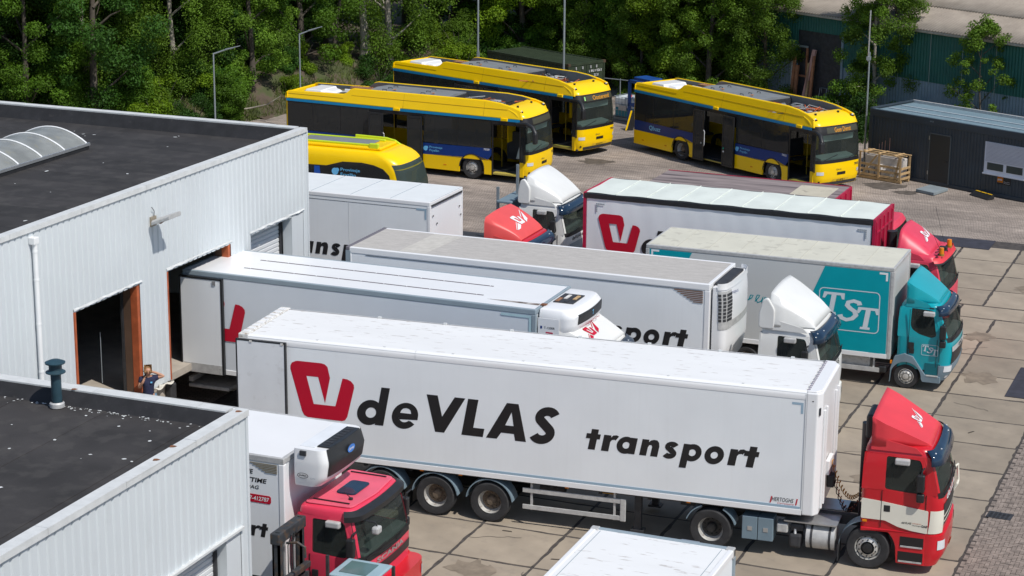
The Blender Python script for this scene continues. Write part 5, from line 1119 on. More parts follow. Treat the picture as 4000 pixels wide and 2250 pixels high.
# ================================================================== BUSES
def bus(loc, yaw, label, num, dest, dest1=None, side=None, plate='43-BPX-1', group='yellow city buses at the back of the yard', mesh=None):
    t = thing('city_bus', label, 'bus', (*loc, 0), yaw, group); W = 2.55; LX = 12.15
    SB, BT, WT_ = .27, 1.33, 2.66
    doors = [(5.05, 6.32), (10.32, 11.66)]
    # near side: skirts, dark panels
    def panel(name, m, x0, x1, z0, z1, y0=0., y1=.05, par=None, bev=.0): return M().box(x0, x1, y0, y1, z0, z1).obj(name, m, par or t, bev=bev)
    def arch_panel(x0, x1, wx, z0, z1, m, nm):
        a = [p for p in arc(wx, .5, .60, 180, 0, 16)]
        M().prism([(x0, z0), (x0, z1), (x1, z1), (x1, z0)] [:1] + [(x0, z1), (x1, z1), (x1, z0), (wx + .6, z0)] + a[::-1][0:] + [(wx - .6, z0)], 0., .06, 'y').obj(nm, m, t)
    arch_panel(.12, 4.36, 3.4, SB, .90, yellow, 'side_skirt'); arch_panel(7.0, 10.30, 9.36, SB, .87, yellow, 'side_skirt')
    b = M(); a = arc(3.4, .5, .60, 180, 42, 10)
    M().prism([(.12, .9), (.12, 1.36), (4.36, 1.36), (4.36, .9)] + [p for p in arc(3.4, .5, .60, 41.8, 138.2, 8)], .0, .06, 'y').obj('blue_band', navy, t)
    M().prism([(7.0, .87), (7.0, 1.36), (10.30, 1.40), (10.30, 1.12), (10.1, .87)] + [p for p in arc(9.36, .5, .60, 38, 142, 8)], .0, .06, 'y').obj('blue_band', navy, t)
    for wx in (3.4, 9.36):
        b = M(); o_ = arc(wx, .5, .60, 0, 180, 18); i_ = arc(wx, .5, .56, 0, 180, 18); b.loft([[(p[0], -.01, p[1]) for p in i_], [(p[0], -.01, p[1]) for p in o_], [(p[0], .3, p[1]) for p in o_]], closed=False); b.obj('wheel_arch', black_pl, t, smooth=50)
    for i, x in enumerate((.14, 1.46, 2.88)): M().box(x, x + (1.30, 1.40, 1.46)[i], .005, .015, 1.37, WT_ - .01).obj('window', bus_glass, t)
    for i, x in enumerate((7.02, 8.66)): M().box(x, x + 1.62, .005, .015, 1.40, WT_ - .01).obj('window', bus_glass, t)
    for x in (1.44, 2.86, 4.36, 8.64): M().box(x, x + .03, .002, .03, 1.36, WT_).obj('window_bar', black_ink, t)
    panel('door_header', black_ink, 4.36, 7.02, 2.48, WT_, .002, .05); panel('door_header', black_ink, 10.30, 11.9, 2.46, WT_, .002, .05)
    panel('blue_line', skyblue, .10, 11.62, 2.63, 2.735, -.012, .05)
    # rear corner pillar
    b = M(); b.prism([(.0, .20), (.06, .05), (.14, -.005), (.14, .2)], .36, 3.0, 'z'); b.obj('rear_pillar', yellow, t, smooth=50)
    # roof fairings (near outer yellow, far with grey inside)
    fp = [(.0, 2.735), (.02, 2.95), (.10, 3.06), (.3, 3.09), (2.95, 3.13), (3.1, 3.18), (3.3, 3.36), (3.5, 3.41), (9.9, 3.42), (10.6, 3.36), (11.2, 3.25), (11.62, 3.12), (11.75, 2.735)]
    tilt = lambda v, s_: [(p[0], p[1] + s_ * .30 * max(0, p[2] - 2.80), p[2]) for p in v]
    b = M(); b.prism(fp, .0, .10, 'y'); b.v = tilt(b.v, 1); b.obj('roof_fairing', yellow, t, smooth=30, bev=.04, seg=3)
    b = M(); b.prism(fp, W - .10, W, 'y'); b.v = tilt(b.v, -1); b.obj('roof_fairing', yellow, t, smooth=30, bev=.03)
    b = M(); b.prism([(.3, 2.9), (.3, 3.06), (2.95, 3.10), (3.3, 3.33), (3.5, 3.38), (9.9, 3.39), (10.6, 3.33), (11.0, 3.24), (11.0, 2.9)], W - .125, W - .108, 'y'); b.v = tilt(b.v, -1); b.obj('fairing_lining', grey_cover, t)
    for z, x0_, x1_ in ((2.95, .15, 3.0), (3.10, 3.4, 11.0)): M().box(x0_, x1_, .30 * (z - 2.8) - .006, .30 * (z - 2.8) + .02, z, z + .012).obj('fairing_crease', mat('yellow_line', (.5, .3, .0), .4), t)
    for x in (6.0, 9.9): M().prism([(-.005, 2.76), (.02, 2.76), (.19, 3.36), (.165, 3.36)], x, x + .012, 'x').obj('panel_joint', MATS['yellow_line'], t)
    for x in (5.55, 10.75): M().box(x, x + .32, -.07, .03, 2.64, 2.76).obj('door_lamp', yellow, t, bev=.02)
    M().box(.05, 11.6, .13, W - .13, 2.72, 2.86).obj('roof_deck', grey_cover, t)
    b = M(); b.prism([(.02, .13), (.14, .13), (.14, W - .13), (.02, W - .13)], 2.74, 3.02, 'z'); b.obj('rear_fairing', yellow, t, bev=.04)
    # air conditioning unit, coil, covers, open bay
    b = M(); b.loft([[(.75, .35, 2.86), (1.75, .35, 2.86), (1.75, 1.85, 2.86), (.75, 1.85, 2.86)], [(.85, .45, 3.14), (1.62, .45, 3.14), (1.62, 1.75, 3.14), (.85, 1.75, 3.14)]], cap0=True, cap1=True); b.obj('air_conditioner', white_clean, t, bev=.03)
    b = M(); b.loft([[(1.70, .6, 2.86), (2.2, .75, 2.86), (2.2, 1.6, 2.86), (1.70, 1.7, 2.86)], [(1.62, .7, 3.12), (2.0, .85, 3.05), (2.0, 1.5, 3.05), (1.62, 1.6, 3.12)]], cap0=True, cap1=True); b.obj('air_duct', white_clean, t, bev=.03)
    b = M(); b.box(2.1, 3.9, .32, 1.75, 2.86, 2.98); b.obj('condenser', alu_dull, t, bev=.02)
    for y in (.32, 1.68): M().box(2.1, 3.9, y, y + .08, 2.98, 3.05).obj('condenser_edge', white_clean, t, bev=.01)
    for i in range(3): M().cyl((2.45 + i * .5, 1.0, 2.98), (2.45 + i * .5, 1.0, 3.0), .19, n=16).obj('fan', black_pl, t)
    b = M(); b.box(2.2, 4.3, 1.98, 2.3, 2.9, 3.10); b.obj('coil_bank', ochre, t)
    for i in range(16): M().box(2.24 + i * .13, 2.29 + i * .13, 2.28, 2.32, 2.92, 3.12).obj('coil_fin', wood_red, t)
    for x in (4.05, 6.0): M().prism([(.30, 3.31), (1.2, 3.38), (2.25, 3.31), (2.25, 3.26), (.30, 3.26)], x, x + 1.93, 'x').obj('battery_cover', grey_cover, t)
    b = M(); b.box(4.0, 8.0, .2, 2.3, 2.86, 3.25); b.obj('battery_box', steel_dark, t)
    for x in (4.7, 6.6):
        for y in (.55, 1.05, 1.55): M().tube([(x, y, 3.33 + .03), (x, y, 3.42), (x + .2, y, 3.42), (x + .2, y, 3.36)], .014, 5).obj('handle', black_pl, t)
        b = M(); b.flat([(x + .35, .75), (x + .55, .78), (x + .45, .95)], 3.40, 'z'); b.obj('warning_mark', amber, t)
    b = M(); b.prism([(8.02, .3), (8.8, .5), (8.9, 1.2), (8.2, 1.7)], 3.12, 3.14, 'z'); b.obj('loose_cover', grey_cover, t)
    rb = random.Random(int(loc[0] * 100))
    for i in range(26):
        x = rb.uniform(8.2, 10.6); y = rb.uniform(.4, 2.1); pts = [(x + rb.uniform(-.3, .3) * j, y + rb.uniform(-.25, .25) * j, 2.95 + rb.uniform(0, .28)) for j in range(5)]
        M().tube(pts, .018, 4).obj('cable', [orange_wire, black_pl, alu_dull, rusty][i % 4], t)
    for i in range(9):
        x = rb.uniform(8.2, 10.5); y = rb.uniform(.3, 1.9); s_ = rb.uniform(.12, .3); M().box(x, x + s_ * 1.6, y, y + s_, 2.87, 2.93 + s_ * .8).obj('component', [alu_dull, steel_dark, grey_cover, white_clean][i % 4], t, bev=.01)
    for x in (8.7, 10.7): M().box(x, x + .06, W - .22, W - .16, 2.9, 3.22).obj('fairing_strut', alu, t)
    # front
    tabf = [(.30, 11.5, 11.98, .05, .32, .10), (.6, 11.5, 12.05, .01, .32, .12), (1.0, 11.5, 12.07, .0, .32, .12), (1.3, 11.5, 12.06, .0, .30, .12), (2.0, 11.5, 12.0, .0, .28, .12), (2.55, 11.5, 11.92, .01, .28, .11), (2.85, 11.5, 11.82, .02, .3, .10), (3.0, 11.4, 11.68, .05, .34, .08), (3.14, 11.2, 11.40, .10, .4, .05), (3.2, 10.9, 11.1, .2, .4, .02)]
    c = Cab(t, tabf, W, .02)
    c.front('bumper', yellow, .30, 1.26, .0, 1, 22, 10); c.front('lower_grille', steel_dark, .32, .46, .012, 6, 16, 3)
    c.front('windscreen_base', black_ink, 1.26, 1.40, .003, 0, 22, 3); c.front('windscreen', wind_glass, 1.40, 2.46, -.004, 2, 20, 10)
    c.front('destination_display', black_ink, 2.44, 2.80, .004, 1, 21, 6)
    for i0, i1 in ((0, 2), (20, 22)): c.front('corner_pillar', black_ink, 1.26, 2.46, .0, i0, i1, 6)
    rings = [c.ring(z)[0:23] for z in (2.78, 2.85, 2.93, 3.0, 3.07, 3.14, 3.18, 3.2)]
    b = M(); b.loft(rings + [[(10.85, p[1], 3.2) for p in rings[-1]]], closed=False); b.obj('forehead', yellow, t, smooth=60)
    for k in (4, 18):
        p = c.ring(3.04, .0)[k]; M().prism([(p[0] - .18, p[1] - .1), (p[0] + .1, p[1] - .12), (p[0] + .12, p[1] + .1), (p[0] - .1, p[1] + .1)], 3.0, 3.07, 'z').obj('marker_lamp', black_pl, t, bev=.02); M().cyl((p[0] + .05, p[1], 3.07), (p[0] + .09, p[1], 3.08), .045, n=8).obj('lamp_dome', lamp_lens, t)
    for k in (7, 14):
        p = c.ring(3.16)[k]; M().cyl((p[0] - .05, p[1], 3.15), (p[0] - .05, p[1], 3.24), .05, n=8).obj('roof_stud', black_pl, t)
    for i0, i1 in ((3, 7), (15, 19)): c.front('headlight', lamp_lens, .78, .92, .012, i0, i1, 3)
    for i0, i1 in ((4, 5), (17, 18)): c.front('fog_lamp', black_ink, .44, .52, .013, i0, i1, 2)
    c.front('maker_badge', black_ink, .74, .86, .013, 10, 12, 2); c.front('number_plate', MATS['plate_yellow'], .47, .57, .02, 9, 13, 2)
    c.ftext(plate, W / 2 - .24, .485, .48, .07, black_ink, .01, 0, .026)
    for i in range(3): M().cyl((12.08 + .03 * i, .58 + i * .16, 1.07), (12.11 + .03 * i, .58 + i * .16, 1.07), .06, n=12).obj('sticker', navy if i != 1 else white_clean, t)
    c.ftext(num, 2.05, 1.06, .28, .1, steel_dark, .02); c.ftext('Qbuzz', .98, .93, .28, .08, steel_dark, .0)
    c.front('display_panel', mat('display_olive', (.06, .06, .04), .4), 2.50, 2.74, .008, 8, 16, 3)
    if dest: c.ftext(dest, .95, 2.53, 1.15 if dest1 else .95, .19, led, .01)
    if dest1: c.ftext(dest1, .42, 2.54, .08, .17, mat('led_green', (.3, .6, .2), .5), .01)
    for i0, i1 in ((5, 10), (12, 17)):
        q0 = c.ring(1.34, .02)[i0]; q1 = c.ring(1.6, .02)[i1]; M().tube([q0, q1], .016, 5).obj('wiper', black_ink, t)
    # mirror arms
    for yy, s_ in ((.02, -1),):
        M().tube([(11.45, yy, 2.58), (11.95, yy + s_ * .05, 2.62), (12.3, yy + s_ * .16, 2.50), (12.46, yy + s_ * .22, 2.25)], [.05, .07, .09, .10], 10).obj('mirror_arm', black_pl, t, smooth=50)
        b = M(); b.box(12.36, 12.54, yy + s_ * .22 - .12, yy + s_ * .22 + .12, 1.82, 2.28); b.obj('mirror', black_pl, t, bev=.06, seg=3)
    # door leaves swung out
    for x0_, x1_ in ((4.40, 5.05), (6.32, 6.98)):
        d = M().box(x0_, x1_, -.13, -.09, .30, 2.46).obj('door_leaf', bus_glass, t)
        fr = M(); fr.prism([(x0_ - .03, .27), (x1_ + .03, .27), (x1_ + .03, 2.49), (x0_ - .03, 2.49)], -.14, -.08, 'y', 0, [[(x0_ + .03, .33), (x1_ - .03, .33), (x1_ - .03, 2.42), (x0_ + .03, 2.42)]]); fr.obj('door_frame', black_pl, d)
        M().box(x0_ + .02, x1_ - .02, -.085, -.07, .32, .86).obj('door_foot', mat('tinted_yellow', (.25, .15, .01), .3), d)
        for i, m_ in enumerate((mat('green_btn', (.0, .35, .22), .4), white_clean)): M().cyl(((x0_ if x0_ < 6 else x0_ - .45) + .52, -.145, 1.05 - .14 * (i if x0_ > 6 else 0)), ((x0_ if x0_ < 6 else x0_ - .45) + .52, -.13, 1.05 - .14 * (i if x0_ > 6 else 0)), .04, n=10).obj('door_button', m_, d)
    M().tube([(5.10, -.16, .95), (5.16, -.16, 1.0), (5.16, -.16, 1.6), (5.10, -.16, 1.66)], .015, 5).obj('grab_rail', pvc, t)
    for x in (10.32, 11.62): M().box(x, x + .05, .0, .05, .3, 2.46).obj('door_post', black_ink, t)
    M().box(11.66, 11.9, .0, .04, .9, 2.46).obj('front_side_glass', bus_glass, t); M().box(11.64, 11.80, -.002, .06, .3, .92).obj('front_side_panel', yellow, t)
    # shell: floor, far side, rear, seats
    M().box(.1, 11.9, .06, W - .06, .28, .36).obj('floor', steel_dark, t); M().box(4.9, 6.4, .02, .3, .30, .345).obj('door_sill', mat('sill_yellow', (.5, .4, .08), .6), t); M().box(10.35, 11.64, .02, .3, .30, .37).obj('door_sill', MATS['sill_yellow'], t)
    M().box(.1, 11.8, W - .05, W, .28, 1.36).obj('far_side', yellow, t); M().box(.1, 11.8, W - .045, W - .02, 1.36, 2.7).obj('far_windows', bus_glass, t)
    for x in (.1, 2.2, 4.2, 6.2, 8.2, 10.2): M().box(x, x + .08, W - .08, W - .03, 1.36, 2.7).obj('far_pillar', black_ink, t)
    b = M(); b.prism([(.02, .1), (.12, .05), (.12, W - .05), (.02, W - .1)], .36, 2.75, 'z'); b.obj('rear_wall', yellow, t); M().box(.1, 11.5, .05, W - .05, 2.66, 2.72).obj('ceiling', steel_dark, t)
    for i in range(7):
        x = .7 + i * .62 if i < 4 else 6.9 + (i - 4) * .9
        for y in (.15, 1.5): M().box(x, x + .42, y, y + .85, .85 if i < 4 else .75, .95 if i < 4 else .85).box(x, x + .1, y, y + .85, .9, 1.65).obj('seat', seat_m if (i + int(y)) % 3 else navy, t, bev=.03)
    for x in (4.9, 6.5, 8.0, 10.2): M().cyl((x, 1.2, .36), (x, 1.2, 2.66), .02, n=6).obj('grab_pole', mat('pole_yellow', (.6, .4, .02), .4), t)
    M().box(6.35, 6.45, .9, 1.7, 1.9, 2.5).obj('info_screen', yellow, t); M().box(10.5, 10.55, 1.1, 1.8, 1.5, 2.4).obj('driver_screen', yellow, t)
    M().box(10.3, 11.0, 1.5, 2.4, .7, 1.9).obj('driver_cabin', seat_m, t); M().prism([(11.3, 1.0), (11.95, 1.0), (11.95, 1.44), (11.45, 1.52)], .3, W - .3, 'y').obj('dashboard', mat('bus_dash', (.24, .29, .31), .6), t, bev=.03)
    M().prism([(11.86, 2.42), (11.88, 2.42), (11.84, 2.14), (11.82, 2.14)], .35, W - .35, 'y').obj('sun_blind', mat('blind', (.55, .62, .66), .7), t)
    # lettering
    text(t, 'Qbuzz', (1.2, -.006, 1.02), X_, Z_, .80, .24, ltblue, .02, .15)
    b = M(); b.flat(arc(7.12, 1.13, .105, 0, 360, 18)[:-1], -.005); b.obj('logo_dot', ltblue, t); b = M(); b.flat(arc(7.19, 1.18, .06, 0, 360, 12)[:-1], -.007); b.obj('logo_dot', ltblue, t)
    text(t, 'Provinsje', (7.32, -.006, 1.135), X_, Z_, .62, .12, ltblue, .01); text(t, 'Fryslân', (7.32, -.006, .99), X_, Z_, .46, .13, ltblue, .01)
    text(t, num, (9.93, -.006, 1.30), X_, Z_, .28, .085, white_clean, .02)
    for x in (.7, 2.3, 8.0): M().box(x, x + .14, -.006, .01, .48, .52).obj('side_marker', amber, t)
    wheel(t, 3.4, .04, .48, .3, True, style=0); wheel(t, 3.4, W - .04, .48, .3, True, True); wheel(t, 9.36, .04, .48, .3, False, style=2); wheel(t, 9.36, W - .04, .48, .3, False, True)
    M().box(.5, 11.5, .3, W - .3, .25, .4).obj('underframe', steel_dark, t)
    return t
def at(o, yaw, dx): a = RAD(yaw); return (o[0] + dx * cos(a), o[1] + dx * sin(a))
bus(at((-5.36, 39.2), -4.2, -9.36), -4.2, 'yellow and blue city bus at the left with no destination lit', '7029', None)
bus(at((-13.96, 49.5), -20.6, -.05), -20.6, 'yellow city bus in the middle showing an orange destination in its display', '7026', 'Oosterend', '1', plate='42-BTP-1')
bus(at((1.59, 46.7), -31.8, -3.4), -31.8, 'yellow and blue city bus at the right beside the dark office cabin', '7032', 'Geen Dienst', plate='65-BPB-1')
# smaller bus, front half seen over the white trailer
SBs = thing('city_bus', 'lower yellow bus with black rounded side glass partly hidden behind the white box trailer', 'bus', (-11.1, 29.2, 0), 1.0)
tabs = [(.4, 0, 7.15, .04, .35, .15), (1.0, 0, 7.2, .0, .35, .15), (1.7, 0, 7.12, .0, .35, .16), (2.3, 0, 6.95, .02, .36, .16), (2.6, 0, 6.78, .04, .4, .15), (2.78, 0, 6.55, .08, .45, .12), (2.88, 0, 6.3, .14, .45, .1)]
c = Cab(SBs, tabs, 2.5, .1); c.shell('body', yellow, .4, 2.88, 22, dome=.05)
b = M(); b.prism([(.2, 1.2), (6.6, 1.2), (6.68, 1.7), (6.55, 2.1), (6.3, 2.33), (5.9, 2.46), (5.4, 2.52), (4.6, 2.5), (3.9, 2.3), (.2, 2.25)], .012, -.012, 'y'); b.obj('side_glass', bus_glass, SBs)
b = M(); b.prism([(.2, 1.2), (6.6, 1.2), (6.68, 1.7), (6.55, 2.1), (6.3, 2.33), (5.9, 2.46), (5.4, 2.52), (4.6, 2.5), (3.9, 2.3), (.2, 2.25)], .02, .0, 'y'); b.obj('glass_backing', black_ink, SBs)
M().prism([(3.35, 1.2), (3.75, 1.2), (3.62, 2.26), (3.40, 2.26)], -.014, -.02, 'y').obj('blue_pillar', mat('royal_blue', (.01, .09, .42), .4), SBs)
c.front('windscreen', wind_glass, 1.35, 2.5, .012, 2, 20, 10); c.front('windscreen_backing', dash_m, 1.3, 2.5, .004, 2, 20, 10)
b = M(); b.box(1.0, 6.0, .45, 2.0, 2.93, 3.05); b.obj('roof_pod', yellow, SBs, bev=.05); M().box(2.4, 5.4, .75, 1.7, 3.051, 3.09).obj('roof_radiator', grey_cover, SBs, bev=.02)
for y in (.62, 1.72): M().box(2.2, 5.6, y, y + .12, 3.05, 3.12).obj('roof_edge', lime, SBs, bev=.02)
M().prism([(5.4, 2.95), (6.2, 2.9), (5.9, 3.08), (5.5, 3.16), (4.2, 3.18), (4.2, 2.95)], 2.0, 2.1, 'y').obj('roof_fin', lime, SBs, bev=.02); M().box(5.5, 5.9, .45, .6, 2.98, 3.2).obj('roof_fin', lime, SBs, bev=.04)
b = M(); b.flat(arc(4.28, 2.1, .14, 0, 360, 18)[:-1], -.016); b.obj('logo_dot', ltblue, SBs); b = M(); b.flat(arc(4.38, 2.17, .08, 0, 360, 12)[:-1], -.018); b.obj('logo_dot', ltblue, SBs)
text(SBs, 'Provinsje', (4.52, -.018, 2.1), X_, Z_, .82, .16, ltblue, .01); text(SBs, 'Fryslân', (4.52, -.018, 1.9), X_, Z_, .64, .17, ltblue, .01)
M().tube([(6.4, -.02, 1.75), (7.2, -.08, 1.8), (7.8, -.2, 1.7), (7.9, -.22, 1.45)], [.04, .05, .06, .06], 8).obj('mirror_arm', black_pl, SBs)
for x in (1.8, 6.2): wheel(SBs, x, .03, .45, .28); wheel(SBs, x, 2.47, .45, .28, far=True)
# ================================================================== OFFICE CABIN
OF = thing('office_cabin', 'dark grey site office cabin with ribbed walls, door and half-shuttered window', 'cabin', (9.86, 47.64, 0), -25.2)
LO, WO, HO = 12.0, 3.0, 2.82
def ribwall(b, x0, x1, z0, z1, y=0., pitch=.16, d=.02):
    xs = []; x = x0; k = 0
    while x < x1 - 1e-6:
        xs += [(x, y), (x + pitch * .62, y), (x + pitch * .7, y + d), (x + pitch * .92, y + d)]; x += pitch
    xs = [p for p in xs if p[0] < x1] + [(x1, y)]; n_ = len(xs)
    b.add([(p[0], p[1], z0) for p in xs] + [(p[0], p[1], z1) for p in xs], [(i, i + 1, n_ + i + 1, n_ + i) for i in range(n_ - 1)])
for (a, c_, z0, z1) in ((.18, 3.18, .14, 2.52), (3.18, 4.30, 2.2, 2.52), (4.30, 5.98, .14, 2.52), (5.98, 7.95, 2.24, 2.52), (5.98, 7.95, .14, .92), (7.95, LO, .14, 2.52)):
    b = M(); ribwall(b, a, c_, z0, z1, .03); b.obj('wall_panel', anthr, OF)
M().box(0, LO, .06, WO, .05, 2.55).obj('core', anthr, OF)
for x0, x1, y0, y1, z0, z1 in ((0, LO, -.02, .12, 2.52, HO), (0, LO, -.01, .1, 0, .14), (-.02, .18, -.015, .14, .14, 2.52)): M().box(x0, x1, y0, y1, z0, z1).obj('frame_beam', anthr, OF, bev=.015)
M().box(-.02, .12, .14, WO, 0, HO).obj('end_wall', anthr, OF); M().box(-.02, .16, .0, WO, HO - .02, HO + .05).obj('end_beam', anthr, OF, bev=.02)
M().box(.1, LO, .12, WO - .05, HO - .14, HO - .06).obj('roof', off_roof, OF)
M().box(.1, LO, .10, .2, HO - .03, HO + .0).obj('roof_edge', off_roof, OF); M().box(.1, LO, WO - .12, WO, HO - .06, HO + .06).obj('roof_edge', alu_dull, OF)
for y in (.85, 1.75): M().box(.3, LO, y, y + .09, HO - .06, HO - .02).obj('roof_rib', mat('roof_rib', (.42, .46, .48), .5, var=.1), OF)
for i in range(40): M().box(.3 + i * .3, .31 + i * .3, .2, WO - .12, HO - .06, HO - .045).obj('roof_seam', off_roof, OF)
M().box(3.22, 4.24, .0, .05, .08, 2.16).obj('door', mat('door_dark', (.022, .026, .03), .45), OF)
for x0, x1, z0, z1 in ((3.18, 3.22, .05, 2.2), (4.24, 4.29, .05, 2.2), (3.18, 4.29, 2.16, 2.2)): M().box(x0, x1, -.01, .05, z0, z1).obj('door_frame', mat('door_frame_g', (.09, .11, .12), .4), OF)
M().box(3.98, 4.14, -.05, 0, 1.05, 1.08).obj('door_handle', black_pl, OF)
for z in (.4, 1.9): M().box(3.17, 3.2, -.02, .0, z, z + .16).obj('hinge', alu, OF)
M().box(5.98, 7.95, .01, .06, .92, 2.24).obj('window_frame', mat('upvc', (.62, .65, .72), .4), OF)
for i in range(15): M().prism([(.005, 1.42 + i * .054), (-.012, 1.425 + i * .054), (-.012, 1.468 + i * .054), (.005, 1.472 + i * .054)], 6.05, 7.9, 'x').obj('blind_slat', shut_g, OF)
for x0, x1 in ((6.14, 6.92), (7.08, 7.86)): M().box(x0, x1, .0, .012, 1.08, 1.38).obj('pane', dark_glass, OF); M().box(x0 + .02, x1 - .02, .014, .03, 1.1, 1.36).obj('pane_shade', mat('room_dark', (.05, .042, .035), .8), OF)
M().box(5.95, 7.98, -.05, .03, .88, .94).obj('window_sill', MATS['upvc'], OF)
M().box(6.66, 7.32, .02, .034, .55, .88).obj('sign_board', black_ink, OF); outline(OF, 6.68, 6.95, .63, .87, .01, .018, .015, amber)
text(OF, 'piek', (6.70, .013, .69), X_, Z_, .22, .10, white_clean, .02); text(OF, 'elektrotechniek', (6.98, .014, .665), X_, Z_, .3, .028, white_clean, .0); text(OF, 'Tel. 058-2130', (6.98, .014, .60), X_, Z_, .3, .028, white_clean, .0)
text(OF, '20106', (3.17, -.024, 2.66), X_, Z_, .2, .06, grey_trim, .0)
for x in (.55, .7, .86, 1.1): M().box(x, x + .02, .024, .032, .5 + x * .3, 1.0 + x * .6).obj('scratch', pink_pl, OF)
ST = tag(M().prism([(12.64, 44.42), (13.48, 43.95), (13.86, 45.1), (13.02, 45.55)], .0, .12, 'z').obj('door_step', mat('step_grey', (.21, .25, .27), .8, var=.1), None, bev=.01), 'grey doorstep slab lying in front of the office cabin door', 'step')
WG = thing('kerb_ramp', 'black and yellow wedge ramp lying on the paving by the office cabin', 'ramp', (14.8, 44.75, 0), -40)
M().prism([(0, 0), (.0, .015), (.32, .16), (.36, .16), (.36, 0)], 0, 1.15, 'x').obj('wedge', black_pl, WG, bev=.008)
for i in range(3): M().box(.05 + i * .35, .33 + i * .35, .28, .37, .161, .172).obj('yellow_strip', mat('safety_yellow', (.7, .42, .01), .5), WG)
# ------------------------------------------------------------------ wooden crate
CR = thing('wooden_crate', 'open slatted wooden crate with plastic-wrapped goods beside the office cabin', 'crate', (9.75, 46.45, 0), -20)
for y in (0, .62): M().box(0, 2.1, y, y + .09, 0, .1).obj('pallet_runner', wood, CR)
for z in (.14, .36, .58): M().box(0, 2.1, -.02, .0, z, z + .1).obj('slat', wood, CR); M().box(2.1, 2.12, 0, .7, z, z + .1).obj('slat', wood, CR)
for x in (.0, .95, 2.0): M().box(x, x + .1, -.04, -.02, .1, 1.12).obj('upright', wood, CR); M().box(x, x + .1, .72, .74, .1, 1.12).obj('upright', wood, CR)
for y in (.0, .33, .68): M().box(-.03, 2.13, y - .02, y + .07, 1.12, 1.15).obj('top_slat', wood, CR)
for x in (.2, .9, 1.7): M().box(x, x + .1, -.02, .75, 1.15, 1.17).obj('top_slat', wood, CR)
b = M(); b.prism([(.1, .15), (.2, .15), (.95, 1.1), (.85, 1.1)], -.035, -.02, 'y'); b.obj('brace', wood, CR); b = M(); b.prism([(1.75, .15), (1.85, .15), (2.05, 1.1), (1.95, 1.1)], -.02, -.005, 'y'); b.obj('brace', wood, CR)
b = M(); b.box(.08, 2.0, .3, .66, .12, 1.0); b.obj('wrapped_goods', film, CR, bev=.05)
for i in range(6): M().box(.2 + i * .28, .42 + i * .3, .05, .3, .12, .45 + .1 * (i % 3)).obj('wrapped_parcel', film, CR, bev=.04)
# ------------------------------------------------------------------ green container
GC = thing('shipping_container', 'dark green shipping container behind the middle bus', 'container', (-6.84, 54.82, 0), 0)
e1 = Vector((-12.74 + 6.84, 57.77 - 54.82, 0)).normalized()      # along the length, to the left
GC.rotation_euler = (0, 0, atan2(-e1.y, -e1.x)); GL_, GW, GH = 6.2, 2.5, 2.62
M().box(-GL_, -.05, .04, GW - .04, .15, GH - .06).obj('body', dgreen, GC)
for i in range(24): M().box(-GL_ + .1 + i * .25, -GL_ + .22 + i * .25, .06, GW - .06, GH - .06, GH - .03).obj('roof_rib', dgreen, GC)
for i in range(24): M().prism([(-GL_ + .1 + i * .25, .04), (-GL_ + .14 + i * .25, .01), (-GL_ + .24 + i * .25, .01), (-GL_ + .28 + i * .25, .04)], .2, GH - .15, 'z').obj('wall_rib', dgreen, GC)
for y in (0, GW - .1): M().box(-GL_, 0, y, y + .1, GH - .12, GH).obj('top_rail', dgreen, GC); M().box(-.1, 0, y, y + .1, .1, GH - .12).obj('corner_post', dgreen, GC); M().box(-.16, .004, y - .004, y + .16, GH - .12, GH + .006).obj('corner_casting', mat('casting', (.07, .045, .025), .7), GC)
M().box(-.1, 0, .1, GW - .1, GH - .12, GH).obj('end_rail', dgreen, GC)
for y0, y1 in ((.12, 1.24), (1.26, 2.38)): M().box(-.05, -.02, y0, y1, .2, GH - .13).obj('door', dgreen, GC)
for y in (.5, .95, 1.5, 1.9): M().cyl((.0, y, .2), (.0, y, GH - .14), .022, n=8).obj('lock_rod', dgreen, GC); M().box(-.02, .04, y - .03, y + .03, GH - .32, GH - .18).obj('rod_bracket', alu_dull, GC)
text(GC, 'LMNU 105526 5', (.004, 1.42, GH - .52), Y_, Z_, .85, .12, white_clean, .01); text(GC, '22G1', (.004, 1.75, GH - .74), Y_, Z_, .3, .12, white_clean, .01)
# ------------------------------------------------------------------ liquid tank in cage, bin
IB = thing('liquid_tank', 'caged white plastic liquid tank with blue contents and red lid between two buses', 'tank', (-4.55, 55.2, 0), -20)
M().box(0, 1.2, 0, 1.0, 0, .14).obj('pallet', galv, IB); b = M(); b.box(.03, 1.17, .03, .97, .16, .62); b.obj('contents', tank_b, IB, bev=.05); b = M(); b.box(.025, 1.175, .025, .975, .62, 1.14); b.obj('plastic_bottle', tank_w, IB, bev=.06)
M().cyl((.6, .5, 1.14), (.6, .5, 1.2), .12, n=14).obj('lid', red_cap, IB)
for z in (.2, .5, .8, 1.16): M().tube([(0, 0, z), (1.2, 0, z), (1.2, 1, z), (0, 1, z), (0, 0, z)], .014, 5).obj('cage_bar', galv, IB)
for i in range(6): M().cyl((.1 + i * .2, 0, .14), (.1 + i * .2, 0, 1.16), .012, n=5).obj('cage_bar', galv, IB); M().cyl((1.2, .1 + i * .16, .14), (1.2, .1 + i * .16, 1.16), .012, n=5).obj('cage_bar', galv, IB)
M().box(.3, .8, -.02, -.005, .5, .75).obj('label_plate', alu_dull, IB)
PF = thing('service_hatch', 'black board with yellow edge standing beside the liquid tank', 'board', (-3.0, 52.6, 0), 30)
M().prism([(0, 0), (.35, 0), (.55, .95), (.25, .95)], 0, .05, 'y').obj('board', black_pl, PF); M().prism([(-.05, 0), (.03, 0), (.28, .95), (.2, .95)], -.02, .0, 'y').obj('yellow_edge', yellow, PF)
BL = thing('steel_rack', 'blue steel rack just behind the rear of the right-hand bus', 'rack', (-3.5, 54.2, 0), -30)
